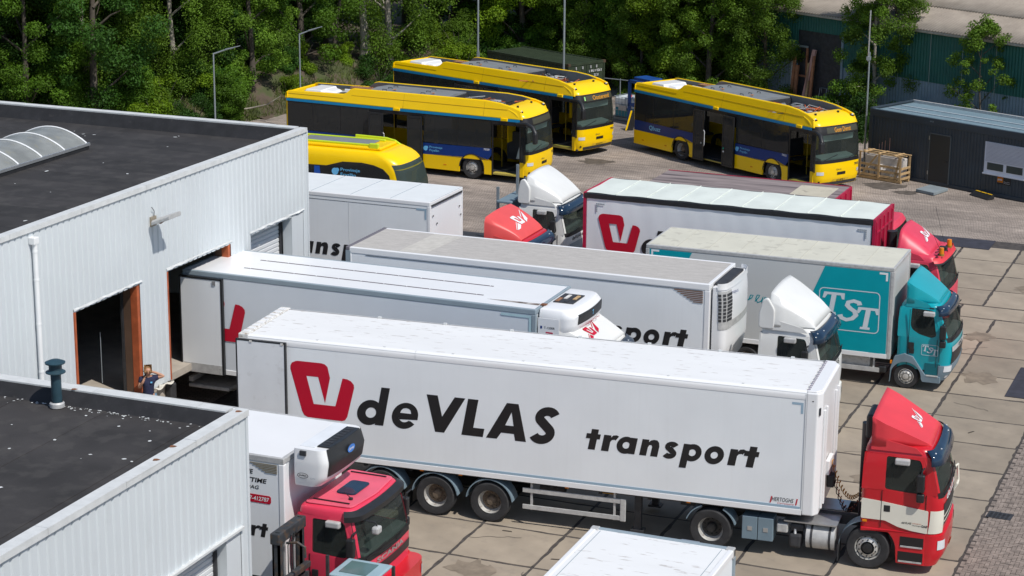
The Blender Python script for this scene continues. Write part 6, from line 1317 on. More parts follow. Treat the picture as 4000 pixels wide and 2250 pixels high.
for x, y in ((0, 0), (1.6, 0), (0, 1.0), (1.6, 1.0)): M().box(x, x + .12, y, y + .12, 0, 2.2).obj('post', blue_st, BL)
for z in (.9, 2.06): M().box(0, 1.72, 0, .1, z, z + .14).obj('beam', blue_st, BL); M().box(0, 1.72, 1.0, 1.1, z, z + .14).obj('beam', blue_st, BL); M().box(0, .1, 0, 1.1, z, z + .1).obj('beam', blue_st, BL)
b = M(); b.box(.3, 1.5, .1, .9, 2.2, 2.36); b.obj('tray', blue_st, BL, bev=.03)
# ------------------------------------------------------------------ green hall
HL = thing('green_hall', 'green corrugated hall with weathered fibre-cement roof behind the trees at the right', 'hall', (-6.46, 67.25, 0), -29.4)
def corr(b, x0, x1, z0, z1, y=0., pitch=.18, d=.02):
    n_ = int((x1 - x0) / pitch * 4); xs = [x0 + (x1 - x0) * i / n_ for i in range(n_ + 1)]
    b.add([(x, y + d * sin(2 * pi * x / pitch), z0) for x in xs] + [(x, y + d * sin(2 * pi * x / pitch), z1) for x in xs], [(i, i + 1, n_ + 2 + i, n_ + 1 + i) for i in range(n_)])
EV = 5.0; DX0, DX1 = 10.8, 13.75
for (a, c_, z0, z1) in ((0, DX0, 2.5, EV), (DX0, DX1, 4.05, EV), (DX1, 45, 2.5, EV)):
    b = M(); corr(b, a, c_, z0, z1); b.obj('green_cladding', hall_green, HL)
for (a, c_) in ((0, DX0), (DX1, 45)): b = M(); corr(b, a, c_, 0, 2.5, .02); b.obj('plinth_cladding', hall_blue, HL)
M().box(DX0, DX1, .12, .18, 0, 4.05).obj('sliding_door', hall_door, HL); M().box(DX1, DX1 + .14, -.04, .1, 0, 4.05).obj('door_post', hall_blue, HL)
M().box(-.0, 45, .05, .12, 0, EV).obj('wall_lining', steel_dark, HL); M().box(0, 45, .2, 16, 0, .02).obj('floor', concrete, HL)
b = M(); b.cyl((-.2, -.28, EV - .06), (45, -.28, EV - .06), .09, n=10); b.obj('gutter', alu_dull, HL)
for i in range(24): M().box(15.5 + i * 1.95, 15.53 + i * 1.95, -.035, -.02, 2.4, EV - .15 - .3 * (i % 2)).obj('sheet_lap', mat('lap_pale', (.28, .36, .34), .6), HL) if i < 14 else None
sl = math.tan(RAD(19)); row = 0
for row in range(6):                       # fibre cement sheet rows, each overlapping the lower one
    y0 = -.45 + row * 2.3; y1 = y0 + 2.45; n_ = int(47 / .18 * 4); xs = [-1 + 47 * i / n_ for i in range(n_ + 1)]
    b = M(); f_ = lambda x, y: (x, y, EV + .02 + (y + .45) * sl + .035 * sin(2 * pi * x / .18) + row * .012 - (y - y0) * .012)
    b.loft([[f_(x, y0) for x in xs], [f_(x, y1) for x in xs]], closed=False); o = b.obj('roof_sheet_row', fibro, HL, smooth=60); o.modifiers.new('s', 'SOLIDIFY').thickness = .012
for x0, x1 in ((23.0, 24.1), (26.5, 28.2), (30.5, 32.5)):
    n_ = int((x1 - x0) / .18 * 4); xs = [x0 + (x1 - x0) * i / n_ for i in range(n_ + 1)]; b = M()
    f_ = lambda x, y: (x, y, EV + .08 + (y + .45) * sl + .035 * sin(2 * pi * x / .18)); b.loft([[f_(x, 4.2) for x in xs], [f_(x, 7.0) for x in xs]], closed=False); b.obj('rooflight_sheet', mat('rooflight', (.72, .76, .8), .4), HL)
# ------------------------------------------------------------------ scrap leaning at the hall
for i, (dx, h, lean, m_, sec, lab) in enumerate(((0., 2.9, .12, wood_red, .10, 'rust-brown timber leaning upright at the left of the scrap pile'), (.25, 2.3, .04, wood_red, .12, 'short orange-brown plank standing in the scrap pile'), (.75, 3.2, .6, pink_pl, .14, 'pale pink post leaning diagonally across the scrap pile'), (1.05, 2.5, .05, wood, .12, 'pale timber board standing in the scrap pile'), (1.35, 2.9, .03, wood_red, .1, 'tall brown plank at the right of the scrap pile'))):
    a = HL.rotation_euler.z; px = 2.6 + dx * cos(a); py = 61.6 + dx * sin(a)
    b = M(); b.prism([(0, 0), (sec * 1.5, 0), (sec * 1.5 + lean, h), (lean, h)], 0, sec, 'y'); o = b.obj('timber', m_, None, bev=.01); o.location = (px, py, 0); o.rotation_euler = (RAD(-4), 0, a); tag(o, lab, 'timber')
FR = thing('steel_doorway', 'grey rectangular steel doorway standing behind the leaning timbers', 'doorway', (2.6, 62.0, 0), -29)
M().box(0, .12, 0, .08, 0, 3.3).obj('upright', dirty_white, FR); M().box(1.0, 1.1, 0, .08, 0, 3.2).obj('upright', wood_red, FR); M().box(0, 1.1, 0, .06, 3.2, 3.3).obj('top_bar', galv, FR); M().box(.12, 1.0, .01, .05, 1.7, 1.8).obj('cross_bar', wood_red, FR)
TR = thing('metal_trestle', 'thin white metal trestle beside the scrap timbers', 'trestle', (4.25, 60.9, 0), -29)
M().tube([(0, 0, 0), (.05, .2, 1.3), (.5, .2, 1.3), (.55, 0, 0)], .025, 5).obj('leg_frame', galv, TR); M().tube([(0, .5, 0), (.05, .3, 1.3), (.5, .3, 1.3), (.55, .5, 0)], .025, 5).obj('leg_frame', galv, TR)
# log pile behind the cabin
LG = thing('log_pile', 'stack of split logs behind the office cabin roof', 'logs', (10.6, 55.2, 0), -29)
for r_ in range(8):
    for i in range(12 - r_ // 2): M().cyl((i * .24 + .1 * (r_ % 2), rr.uniform(0, .08), .12 + r_ * .2), (i * .24 + .1 * (r_ % 2), .5, .12 + r_ * .2), rr.uniform(.09, .12), n=7).obj('log', mat('log_end', (.42, .33, .22), .85, rnd=.3, var=.2), LG)
# ------------------------------------------------------------------ lamp posts and poles
def lamp_post(x, y, h, label, ax, ay):
    t = thing('street_lamp', label, 'lamp', (x, y, 0), 0, 'lamp posts by the wooded bank')
    M().cyl((0, 0, 0), (0, 0, h), .045, .035, n=10).obj('pole', galv, t, smooth=40)
    M().tube([(0, 0, h - .02), (ax * .5, ay * .5, h + .14), (ax, ay, h + .26)], [.035, .03, .03], 6).obj('arm', galv, t)
    d = Vector((ax, ay, .24)).normalized(); p = Vector((ax, ay, h + .26)); q = Vector((-d.y, d.x, 0)).normalized() * .07
    b = M(); b.loft([[p - d * .4 - q, p - d * .4 + q, p - d * .4 + q + Vector((0, 0, .05)), p - d * .4 - q + Vector((0, 0, .05))], [p + d * .3 - q * .6, p + d * .3 + q * .6, p + d * .3 + q * .6 + Vector((0, 0, .03)), p + d * .3 - q * .6 + Vector((0, 0, .03))]], cap0=True, cap1=True); b.obj('lamp_head', galv, t, bev=.01)
lamp_post(-18.2, 39.8, 4.5, 'grey street lamp nearest the warehouse roof, arm pointing right', .85, .35)
lamp_post(-17.3, 46.3, 4.6, 'grey street lamp rising above the left bus, arm pointing right', .75, .3)
def pole(x, y, h, label, r=.06, joint=None):
    t = thing('mast_pole', label, 'pole', (x, y, 0)); M().cyl((0, 0, 0), (0, 0, h if not joint else joint), r, r * .8, n=10).obj('pole', galv, t, smooth=40)
    if joint: M().cyl((-.05, 0, joint - .4), (-.05, 0, h), r * .75, n=8).obj('upper_tube', alu, t); M().box(-.12, .06, -.06, .06, joint - .35, joint - .2).obj('clamp', galv, t)
    else: M().box(-.05, .08, -.05, .05, 1.9, 2.2).obj('junction_box', galv, t)
pole(-13.7, 59.5, 10, 'thin grey pole left of the green container'); pole(-6.75, 53.9, 10, 'thin grey pole in front of the green container'); pole(9.62, 48.0, 7.0, 'thin two-part mast at the corner of the office cabin', .045, 5.2)
PB = thing('pipe_barrier', 'low grey pipe barrier at the foot of the bank behind the left bus', 'barrier', (-17.5, 53.0, 0), 50)
M().tube([(0, 0, 0), (0, 0, 1.0), (2.6, 0, 1.0), (2.6, 0, 0)], .04, 6).obj('rail_frame', galv, PB); M().tube([(0, 0, .5), (2.6, 0, .5)], .03, 6).obj('mid_rail', galv, PB)
FN = thing('wire_fence', 'thin wire fence rail behind the caged tank', 'fence', (-8.2, 60.5, 0), -10)
M().tube([(0, 0, 1.15), (9.5, 0, 1.15)], .025, 5).obj('top_rail', galv, FN)
for i in range(5): M().cyl((i * 2.3, 0, 0), (i * 2.3, 0, 1.2), .03, n=6).obj('post', galv, FN)
# ================================================================== WOODED BANK
EDGE = [(-140, 10), (-90, 18), (-45, 25), (-30, 35), (-21.5, 43.5), (-19.5, 52), (-18, 59), (-14, 63.5), (-8, 63), (-2, 60.5), (3, 61), (9, 58.5), (20, 54), (70, 30)]
def yedge(x):
    for (a, b_) in zip(EDGE[:-1], EDGE[1:]):
        if x <= b_[0]: return a[1] + (b_[1] - a[1]) * max(0, (x - a[0]) / (b_[0] - a[0]))
    return EDGE[-1][1]
def bank_h(x, y):
    d = (y - yedge(x)) * (.6 if x < -18 else .9); f = 1.0 if x < -14 else max(.12, 1 - (x + 14) / 8)
    if d < 0: return -.06
    t = min(1, d / 5.5); t = t * t * (3 - 2 * t)
    return -.06 + f * (1.7 * t + .02 * min(40, max(0, d - 5))) + .10 * t * (sin(x * 1.3) + sin(y * 1.7 + x * .6) + .6 * sin(x * 3.1 + y * 2.3))
b = M(); xs = list(np.arange(-110, 32, 1.0)); ys = list(np.arange(8, 175, 1.0)); idx = {}
for i, x in enumerate(xs):
    for j, y in enumerate(ys):
        if y > yedge(x) - 2: idx[(i, j)] = len(b.v); b.v.append((float(x), float(y), bank_h(x, y)))
for i in range(len(xs) - 1):
    for j in range(len(ys) - 1):
        k4 = [(i, j), (i + 1, j), (i + 1, j + 1), (i, j + 1)]
        if all(k in idx for k in k4): b.f.append(tuple(idx[k] for k in k4)); b.m.append(0)
structure(b.obj('wooded_bank', soil, smooth=80))
# grass and weeds on the sunny edge of the bank
rg = np.random.RandomState(5); V = []; F = []
for _ in range(34000):
    x = rg.uniform(-34, 12) if rg.rand() < .5 else rg.uniform(-26, -16); d = abs(rg.normal(0, 3.4)); y = yedge(x) + .2 + d
    if x > -12 and rg.rand() < .55: continue
    if sin(x * 2.1 + y) + sin(y * 1.3 - x * .7) < -.9: continue
    z = bank_h(x, y); h = rg.uniform(.08, .38); a = rg.uniform(0, 6.28); w_ = rg.uniform(.012, .03); lx, ly = rg.normal(0, .12, 2); o_ = len(V)
    V += [(x - w_ * cos(a), y - w_ * sin(a), z), (x + w_ * cos(a), y + w_ * sin(a), z), (x + lx, y + ly, z + h)]; F.append((o_, o_ + 1, o_ + 2))
me = bpy.data.meshes.new('grass'); me.from_pydata(V, [], F); me.materials.append(grass_m); gr = link('grass', me); stuff(gr); gr['label'] = 'rough grass and weeds along the sunny edge of the bank'; gr['category'] = 'grass'
# ------------------------------------------------------------------ tree kit
def leaf_mesh(name, clumps, n, size, m, seed, droop=.0, flat=.5):
    r = np.random.RandomState(seed); C = np.array([c[:3] for c in clumps]); Rr = np.array([c[3] for c in clumps]); wts = Rr ** 2; wts /= wts.sum()
    ci = r.choice(len(clumps), n, p=wts); d = r.normal(size=(n, 3)); d /= np.linalg.norm(d, axis=1)[:, None]; rad = r.rand(n) ** .42
    P = C[ci] + d * (rad * Rr[ci])[:, None] * np.array([1, 1, .75]); P[:, 2] -= droop * (r.rand(n) ** 2) * Rr[ci]
    nrm = d * .8 + r.normal(size=(n, 3)) * .7 + np.array([0, 0, flat]); nrm /= np.linalg.norm(nrm, axis=1)[:, None]
    u = np.cross(nrm, r.normal(size=(n, 3))); u /= np.linalg.norm(u, axis=1)[:, None]; v = np.cross(nrm, u)
    s_ = size * r.uniform(.6, 1.25, n)[:, None]
    a = P + u * s_; b_ = P + v * s_ * .55 + nrm * s_ * .12; c = P - u * s_ * .9; e = P - v * s_ * .55 + nrm * s_ * .12
    verts = np.stack([a, b_, c, e], 1).reshape(-1, 3)
    me = bpy.data.meshes.new(name); me.vertices.add(n * 4); me.vertices.foreach_set('co', verts.ravel().astype('f4'))
    me.loops.add(n * 4); me.loops.foreach_set('vertex_index', np.arange(n * 4, dtype='i4')); me.polygons.add(n)
    me.polygons.foreach_set('loop_start', np.arange(0, n * 4, 4, dtype='i4')); me.update(calc_edges=True); me.materials.append(m); me.validate(); return me
def tree_kind(seed, H_, R_, base, n, size, lm, bm_, trunk_r, nlimb=9, conic=0., airy=1., droop=0., lean=0.):
    r = random.Random(seed); b = M(); tip = (lean * H_, 0, H_ * .9); pts = []
    for i in range(9):
        t = i / 8; pts.append((lean * H_ * t + .12 * sin(t * 5 + seed), .12 * sin(t * 4 + seed * 2), H_ * .92 * t))
    b.tube(pts, [trunk_r * (1 - .85 * (i / 8)) * (1.35 if i == 0 else 1) for i in range(9)], 8); clumps = []
    for k in range(nlimb * 8):
        t = base / H_ + (1 - base / H_) * (k + r.random()) / (nlimb * 8); z = H_ * t
        prof = sin(pi * min(1, max(0, (t - base / H_) / (1 - base / H_) * .86 + .14))) ** .6 * (1 - conic * t); a = k * 2.4 + r.uniform(-.5, .5); q = R_ * prof * r.uniform(.45, 1.0)
        cx = lean * z + q * cos(a); cy = q * sin(a); cz = z + r.uniform(-.3, .3); cr = R_ * r.uniform(.13, .30) * airy
        clumps.append((cx, cy, cz, cr))
        if k % 6 == 0:
            zt = max(.4, z - q * .7); p0 = (lean * zt, 0, zt); b.tube([p0, (lean * z + q * .5 * cos(a), q * .5 * sin(a), (zt + z) / 2 + .1), (cx, cy, cz)], [trunk_r * .38, trunk_r * .22, trunk_r * .08], 5)
    for k in range(8): clumps.append((lean * H_ + r.gauss(0, R_ * .22), r.gauss(0, R_ * .22), H_ * r.uniform(.84, 1.0), R_ * .28 * airy))
    return b.mesh('trunk', bm_, 60), leaf_mesh('crown', clumps, n, size, lm, seed, droop)
KIND = {
    'oak': tree_kind(1, 12, 3.6, .9, 60000, .074, leaf_a, bark, .22), 'ash': tree_kind(2, 13, 3.2, 1.8, 44000, .072, leaf_b, bark, .2, airy=.9),
    'maple': tree_kind(3, 11, 3.4, .7, 52000, .078, leaf_c, bark, .2), 'dark': tree_kind(4, 13, 3.8, 1.0, 60000, .074, leaf_b, bark, .25),
    'willow': tree_kind(5, 12, 3.4, 1.0, 60000, .064, leaf_d, bark_pale, .2, droop=1.6), 'birch': tree_kind(6, 9.5, 1.9, .9, 30000, .055, leaf_d, bark_pale, .13, airy=.95, droop=.6),
    'alder': tree_kind(7, 10, 2.6, .8, 52000, .064, leaf_d, bark, .17, droop=.5), 'sapling': tree_kind(8, 5.2, 1.5, .5, 13000, .05, leaf_d, bark, .06, airy=.8)}
SHR = {}
for i_, (lm, R_, n_, sz) in enumerate(((leaf_a, 1.4, 11000, .058), (leaf_c, 1.2, 9500, .06), (leaf_d, 1.5, 10000, .05), (leaf_b, 1.6, 12000, .06))):
    r = random.Random(40 + i_); cl = [(r.gauss(0, R_ * .45), r.gauss(0, R_ * .45), abs(r.gauss(.55, .4)) * R_, R_ * r.uniform(.3, .5)) for _ in range(14)]
    b = M()
    for k in range(5): a = k * 1.3; b.tube([(0, 0, -.1), (.3 * cos(a), .3 * sin(a), R_ * .5), (.6 * R_ * cos(a), .6 * R_ * sin(a), R_ * 1.1)], [.035, .025, .01], 5)
    SHR[i_] = (b.mesh('stem', bark, 60), leaf_mesh('foliage', cl, n_, sz, lm, 60 + i_))
def plant(kind, x, y, sc, label, rz=None, group=None, zoff=0., sz=1.):
    tm, lm = KIND[kind] if kind in KIND else SHR[kind]; isT = kind in KIND
    t = thing('tree' if isT else 'shrub', label, 'tree' if isT else 'shrub', (x, y, bank_h(x, y) - .05 + zoff), 0, group); t.rotation_euler = (0, 0, random.random() * 6.28 if rz is None else rz); t.scale = (sc, sc, sc * sz)
    link('trunk' if isT else 'stem', tm, t); link('crown' if isT else 'foliage', lm, t); return t
KN = dict(oak='mid-green broadleaf tree', ash='slender dark-green tree', maple='yellow-green broadleaf tree', dark='dense dark-green tree', willow='drooping olive-green tree', birch='airy birch', alder='bushy olive tree', sapling='young thin tree')
# trees one can tell apart
plant('birch', 7.6, 58.6, 1.0, 'airy birch with pale stems standing in front of the green hall', 1.0, sz=1.05)
plant('alder', 8.3, 59.3, .86, 'bushy olive tree close behind the birch at the green hall', 3.3)
plant('sapling', 13.3, 55.4, 1.15, 'thin young tree behind the office cabin in front of the green wall', .6)
plant(2, 9.6, 56.8, .85, 'yellowish shrub beside the log pile', .4); plant(2, 12.0, 56.4, .75, 'low shrub behind the office cabin roof', 2.); plant(0, 15.4, 53.8, .8, 'leafy shrub at the right edge behind the cabin', 1.)
plant(3, 7.0, 55.6, .95, 'dark shrub at the left corner of the office cabin', 1.); plant(0, 6.3, 57.8, 1.0, 'green shrub at the foot of the birch', 1.)
ED = [('alder', -9.6, 64.6, .8), ('willow', -8.2, 66.6, .95), ('alder', -5.6, 62.6, .72), ('alder', -3.0, 62.4, .85), ('alder', -1.6, 61.9, 1.05), ('willow', .2, 63.2, .8), ('alder', 1.2, 61.9, .85), ('maple', -4.2, 63.2, .85), ('oak', -6.9, 65.4, .95), ('willow', -2.6, 66, .95)]
for i_, (k_, x, y, s_) in enumerate(ED): plant(k_, x, y, s_, KN[k_] +  ' left of the green hall, ' + ['beside the container doors', 'behind the container corner', 'by the blue rack', 'between rack and tank', 'nearest the right bus', 'next to the scrap timbers', 'over the scrap', 'above the caged tank', 'right of the green container', 'behind the row'][i_])
# the main wood: jittered rows behind the edge
rw = random.Random(11); spots = []
for row in range(7):
    x = -74.0
    while x < 14:
        x += rw.uniform(2.2, 3.3) + row * .3; yy = yedge(x) + 2.6 + row * 4.2 + rw.uniform(-1.2, 1.2) + (2.0 if x > -17 else 0)
        if x > -9.5 and row < 1: continue
        if x > -5 and row < 3: continue
        if x > -8 and yy < 92 - (x + 8) * 1.0: continue       # the hall stands there
        if row == 0 and -22.5 < x < -15: continue                # open slope with the bare trunks
        if row > 2 and x < -50: continue
        spots.append((row, x, yy))
kinds = ['oak', 'alder', 'dark', 'willow', 'maple', 'alder', 'oak', 'oak']
for n_, (row, x, yy) in enumerate(spots):
    k_ = (['dark', 'ash', 'dark', 'oak', 'ash', 'willow', 'dark', 'oak'] if x < -23 else kinds)[rw.randrange(8)] if row < 3 else ['dark', 'ash', 'oak', 'dark'][rw.randrange(4)]
    where = 'front edge of the wood behind the warehouse roof' if row == 0 and x < -26 else ('front edge of the wood behind the buses' if row == 0 else ('second line of the wood' if row == 1 else 'deep inside the wood'))
    plant(k_, x, yy, rw.uniform(.82, 1.12), KN[k_] + ' at the ' + where if row < 2 else KN[k_] + ' ' + where, group=KN[k_] + 's, ' + where)
# shrubs under the trees
for n_ in range(150):
    x = rw.uniform(-50, -6); d = rw.uniform(.8, 7.5); yy = yedge(x) + d + (1.2 if x > -17 else 0)
    if -22.5 < x < -17 and rw.random() < .6: continue
    k_ = rw.randrange(4); plant(k_, x, yy, rw.uniform(.6, 1.15), ['green', 'yellow-green', 'olive', 'dark green'][k_] + ' shrub in the undergrowth of the wood', group=['green', 'yellow-green', 'olive', 'dark green'][k_] + ' undergrowth shrubs')
for (x, y, k_, s_, lab) in ((-24.3, 45.5, 1, 1.05, 'bright yellow-green shrub beside the nearest street lamp'), (-26.0, 44.0, 0, 1.1, 'tall leafy shrub left of the nearest street lamp'), (-23.2, 49.5, 1, .9, 'yellow-green shrub trailing down the bank slope'), (-13.2, 64.6, 2, .95, 'grassy shrub left of the green container'), (-4.5, 60.6, 2, .8, 'scrubby shrub behind the wire fence')): plant(k_, x, y, s_, lab)
for n_ in range(26):
    x = rw.uniform(-25, -17.2); d = rw.uniform(3.2, 11); yy = yedge(x) + d; k_ = rw.randrange(4)
    if abs(x + 20) < 1.2 and 53 < yy < 57.5: continue
    plant(k_, x, yy, rw.uniform(.5, .95), ['green', 'yellow-green', 'olive', 'dark green'][k_] + ' shrub on the slope behind the left bus', group=['green', 'yellow-green', 'olive', 'dark green'][k_] + ' slope shrubs')
# bare trunks standing on the slope
def trunk(x, y, h, r_, lean, label, m_, fork=False, seed=1):
    t = thing('bare_trunk', label, 'tree trunk', (x, y, bank_h(x, y) - .1)); b = M(); n_ = 9
    pts = [(lean[0] * i / n_ + .07 * sin(i * 1.1 + seed), lean[1] * i / n_, h * i / n_) for i in range(n_ + 1)]; b.tube(pts, [r_ * (1.6 if i == 0 else 1.15 if i == 1 else 1 - .45 * i / n_) for i in range(n_ + 1)], 10); b.obj('trunk', m_, t, smooth=60)
    if fork:
        for s_ in (-1, 1): p = pts[4]; M().tube([p, (p[0] + s_ * .35, p[1], p[2] + h * .22), (p[0] + s_ * .9, p[1] + .2, p[2] + h * .6)], [r_ * .6, r_ * .45, r_ * .25], 7).obj('branch', m_, t, smooth=60)
    for k in range(3): a = k * 2.1 + seed; M().tube([(0, 0, .25), (.4 * cos(a), .4 * sin(a), .06), (.9 * cos(a), .9 * sin(a), -.1)], [r_ * .6, r_ * .35, r_ * .1], 6).obj('root', m_, t, smooth=60)
    return t
trunk(-19.9, 58.6, 9, .24, (-.3, .2), 'thick pale bare trunk with spreading roots behind the left bus', bark_pale)
trunk(-21.6, 58.2, 7, .12, (.9, .2), 'thin forked trunk left of the thick pale trunk', bark, True, 2)
trunk(-20.8, 60.4, 8, .1, (.2, .2), 'slim straight trunk between forked and pale trunks', bark, False, 3)
trunk(-23.5, 52.6, 3.0, .14, (.5, 0), 'short broken trunk beside the second street lamp', bark, False, 4)
trunk(-31.5, 41.2, 9, .16, (1.9, .3), 'slender pale trunk leaning right at the far left of the wood', bark_pale, False, 5)
trunk(-27.2, 42.5, 5, .1, (.8, .1), 'crooked forked trunk above the warehouse coping', bark, True, 6)
for i_, (x, y, a) in enumerate(((-20.2, 50.2, .6), (-18.9, 57.2, 2.1), (-21.4, 47.2, .2))):
    b = M(); b.tube([(0, 0, .1), (.8, .1, .25), (1.7, -.1, .5), (2.3, .1, .9)], [.05, .045, .03, .01], 5); o = b.obj('dead_branch', bark_pale); o.location = (x, y, bank_h(x, y)); o.rotation_euler = (0, 0, a); tag(o, ['dead branch lying on the bank below the broken trunk', 'dead branch among the roots of the pale trunk', 'dead branch low on the grassy slope'][i_], 'branch')
# ================================================================== PERSON leaning at the dock
M().box(.03, .95, 3.3, 5.7, 0, .52).obj('dock_step', concrete, WH, bev=.02)
M().box(.012, .2, 9.0, 9.3, .55, 1.25).obj('dock_bumper', rubber, WH, bev=.03); M().box(.012, .2, 5.6, 5.9, .7, 1.3).obj('dock_bumper', rubber, WH, bev=.03)
def skin_body(name, m, joints, edges, parent, sub=2):
    """joints: list of (xyz, radius); grown with a Skin modifier"""
    me = bpy.data.meshes.new(name); me.from_pydata([j[0] for j in joints], edges, []); o = link(name, me, parent); me.materials.append(m)
    sm = o.modifiers.new('skin', 'SKIN'); sm.use_smooth_shade = True
    for i, j in enumerate(joints): r = j[1]; me.skin_vertices[0].data[i].radius = (r, r) if not isinstance(r, tuple) else r; me.skin_vertices[0].data[i].use_root = (i == 0)
    ss = o.modifiers.new('sub', 'SUBSURF'); ss.levels = sub; ss.render_levels = sub; return o
PE = thing('person', 'person in navy T-shirt and blue jeans on the phone, elbow raised, leaning at the dock', 'person', (.40, 4.18, .52), 36)
J = [((0, 0, .93), .13), ((0, .01, 1.10), .125), ((0, .02, 1.28), .14), ((0, .01, 1.42), .11), ((0, -.01, 1.49), .055), ((0, -.045, 1.57), .075), ((0, -.06, 1.66), .095), ((0, -.05, 1.73), .07),
     ((-.17, .01, 1.42), .06), ((-.245, -.10, 1.20), .045), ((-.16, -.22, 1.38), .036), ((-.12, -.21, 1.45), .03), ((-.105, -.20, 1.49), .036),
     ((.17, .01, 1.42), .06), ((.42, -.06, 1.47), .045), ((.22, .0, 1.55), .036), ((.15, .03, 1.57), .035), ((.09, .05, 1.57), .03),
     ((-.10, 0, .88), .095), ((-.11, -.04, .50), .065), ((-.11, .02, .10), .042), ((-.12, -.12, .04), .04), ((.10, 0, .88), .095), ((.13, -.02, .50), .065), ((.16, .03, .10), .042), ((.18, -.10, .04), .04)]
E_ = [(0, 1), (1, 2), (2, 3), (3, 4), (4, 5), (5, 6), (6, 7), (3, 8), (8, 9), (9, 10), (10, 11), (11, 12), (3, 13), (13, 14), (14, 15), (15, 16), (16, 17), (0, 18), (18, 19), (19, 20), (20, 21), (0, 22), (22, 23), (23, 24), (24, 25)]
k0 = len(J)
for i, (dx, dz, l) in enumerate(((-.02, .0, .05), (-.005, .012, .06), (.01, .015, .062), (.02, .01, .055))):       # four fingers round the phone
    a = (-.105 + dx * .6, -.215, 1.50 + dz); b_ = (-.085 + dx * .5, -.235, 1.53 + dz); J += [(a, .0095), (b_, .008)]; E_ += [(12, len(J) - 2), (len(J) - 2, len(J) - 1)]
J += [((-.13, -.185, 1.50), .011), ((-.125, -.17, 1.535), .009)]; E_ += [(11, len(J) - 2), (len(J) - 2, len(J) - 1)]
skin_body('body', skin, J, E_, PE)
SJ = [((0, 0, .90), .165), ((0, .01, 1.06), .155), ((0, .02, 1.26), .165), ((0, .012, 1.41), .135), ((0, 0, 1.465), .075), ((-.18, .01, 1.415), .085), ((-.225, -.06, 1.29), .075), ((.18, .01, 1.415), .085), ((.30, -.03, 1.45), .075)]
skin_body('tshirt', tshirt, SJ, [(0, 1), (1, 2), (2, 3), (3, 4), (3, 5), (5, 6), (3, 7), (7, 8)], PE)
TJ = [((0, 0, .95), .15), ((-.10, 0, .86), .105), ((-.11, -.04, .50), .08), ((-.11, .02, .10), .06), ((.10, 0, .86), .105), ((.13, -.02, .50), .08), ((.16, .03, .10), .06)]
skin_body('jeans', jeans, TJ, [(0, 1), (1, 2), (2, 3), (0, 4), (4, 5), (5, 6)], PE)
for x_, y_ in ((-.12, -.06), (.17, -.04)): b = M(); b.box(x_ - .05, x_ + .05, y_ - .14, y_ + .1, 0, .09); b.obj('shoe', shoe_m, PE, bev=.035, seg=3)
HJ = [((0, -.045, 1.70), .100), ((0, .0, 1.66), .092), ((0, .035, 1.60), .05), ((0, -.085, 1.715), .07)]
skin_body('hair', hair_m, HJ, [(0, 1), (1, 2), (0, 3)], PE)
b = M(); b.prism([(-.018, 1.60), (.018, 1.60), (.008, 1.655), (-.008, 1.655)], -.175, -.14, 'y'); b.obj('nose', skin, PE, bev=.006)
for s_ in (-1, 1): M().cyl((s_ * .036, -.148, 1.655), (s_ * .036, -.152, 1.655), .011, n=8).obj('eye', black_ink, PE); M().lathe([(.001, -.01), (.022, -.008), (.026, .0), (.018, .012), (.001, .014)], 10, axis='z', c=(s_ * .098, -.05, 1.635)).obj('ear', skin, PE)
M().box(-.025, .025, -.143, -.138, 1.585, 1.592).obj('mouth', red_cap, PE)
M().box(.045, .095, -.162, -.155, 1.33, 1.37).obj('name_badge', ltblue, PE)
tag(M().box(-.02, .02, -.01, .01, -.07, .07).obj('mobile_phone', black_pl, None), 'dark mobile phone held to the ear of the person at the dock', 'phone')
ph = bpy.data.objects['mobile_phone']; p_ = Matrix.Rotation(RAD(36), 3, 'Z') @ Vector((-.10, -.20, 1.55)); ph.location = (p_.x + .40, p_.y + 4.18, p_.z + .52); ph.rotation_euler = (RAD(15), RAD(20), RAD(70))
RG = M(); n_ = 26
RG.grid(lambda u, v: (.06 + .05 * sin(u * 9) + v * .16, 4.95 + u * .75, 1.372 + .025 * sin(u * 17 + v * 4) + .02 * v), [i / 14 for i in range(15)], [0, .35, .7, 1]); o = RG.obj('crumpled_rag', mat('rag', (.6, .57, .5), .9), None, smooth=60); o.modifiers.new('s', 'SOLIDIFY').thickness = .02; tag(o, 'crumpled pale rag on the dock edge right of the person', 'rag')

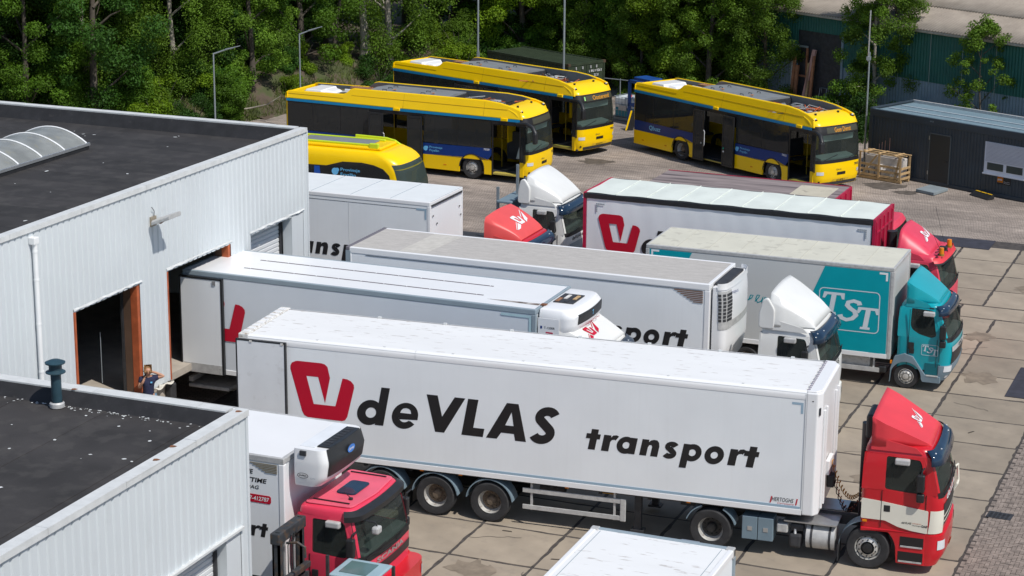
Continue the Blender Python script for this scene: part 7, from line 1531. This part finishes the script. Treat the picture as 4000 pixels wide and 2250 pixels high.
# ------------------------------------------------------------------ oil stains on the paving, shade painted round the crate, scattered litter
gnd = bpy.data.objects['ground']; stain = mat('oil_and_shade_patch', (.10, .085, .072), .7, var=.35, vs=4, dirt=.5, ds=6, dcol=(.2, .17, .145))
for (x, y, r_) in ((-1.79, 45.0, .75), (11.2, 45.1, .9), (12.3, 44.2, .55), (2.2, 38.2, .5), (9.0, 39.5, .6)):  # patches beside the crate are its shading, painted flat on the bricks
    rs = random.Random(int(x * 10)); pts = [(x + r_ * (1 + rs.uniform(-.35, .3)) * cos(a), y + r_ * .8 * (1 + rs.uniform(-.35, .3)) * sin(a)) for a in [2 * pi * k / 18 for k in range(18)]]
    b = M(); b.flat(pts, -.015, 'z'); b.obj('oil_and_shade_patch', stain, gnd)
for (x, y, l, a) in ((18.9, 10.5, .3, .4), (19.8, 8.3, .22, -.3), (14.2, .2, .4, .1), (12.9, 1.2, .35, .2), (20.2, 14.0, .25, 1.), (18.2, 12.1, .2, .3), (11.2, 2.4, .25, 0.)):
    b = M(); b.prism([(0, 0), (l, .015), (l * .9, .05), (.02, .04)], .002, .012, 'z'); o = b.obj('wood_splinter', bark, yard); o.location = (x, y, .005); o.rotation_euler = (0, 0, a)

wet = mat('slab_stain', (.215, .175, .132), .9, var=.25, vs=3, dirt=.5, ds=5, dcol=(.28, .23, .17))
for (x, y, r_) in ((18.6, 9.4, .5), (17.9, 14.2, .45), (19.6, 19.2, .6), (11.4, .0, .5), (13.6, 1.4, .4), (20.0, 4.6, .45), (18.8, 23.6, .5), (19.5, 30.2, .55)):
    rs = random.Random(int(x * 100)); pts = [(x + r_ * (1 + rs.uniform(-.4, .35)) * cos(a), y + r_ * (1 + rs.uniform(-.4, .35)) * sin(a)) for a in [2 * pi * k / 20 for k in range(20)]]
    b = M(); b.flat(pts, .0075, 'z'); b.obj('stain', wet, yard)
for (x, y, dx, dy) in ((10.6, 1.7, 1.2, .5), (12.6, .3, .4, -1.1), (17.4, 11.2, 1.0, .3), (19.3, 16.6, 1.1, -.4), (18.4, 21.8, .9, .7), (14.6, -1.0, 1.3, .2), (19.2, 6.2, .3, 1.2)):
    rs = random.Random(int(y * 100)); n_ = 9; pth = [(x + dx * i / n_ + rs.uniform(-.05, .05), y + dy * i / n_ + rs.uniform(-.05, .05)) for i in range(n_ + 1)]
    b = M(); b.flat(ribbon(pth, .016), .0085, 'z'); b.obj('crack', tar, yard)
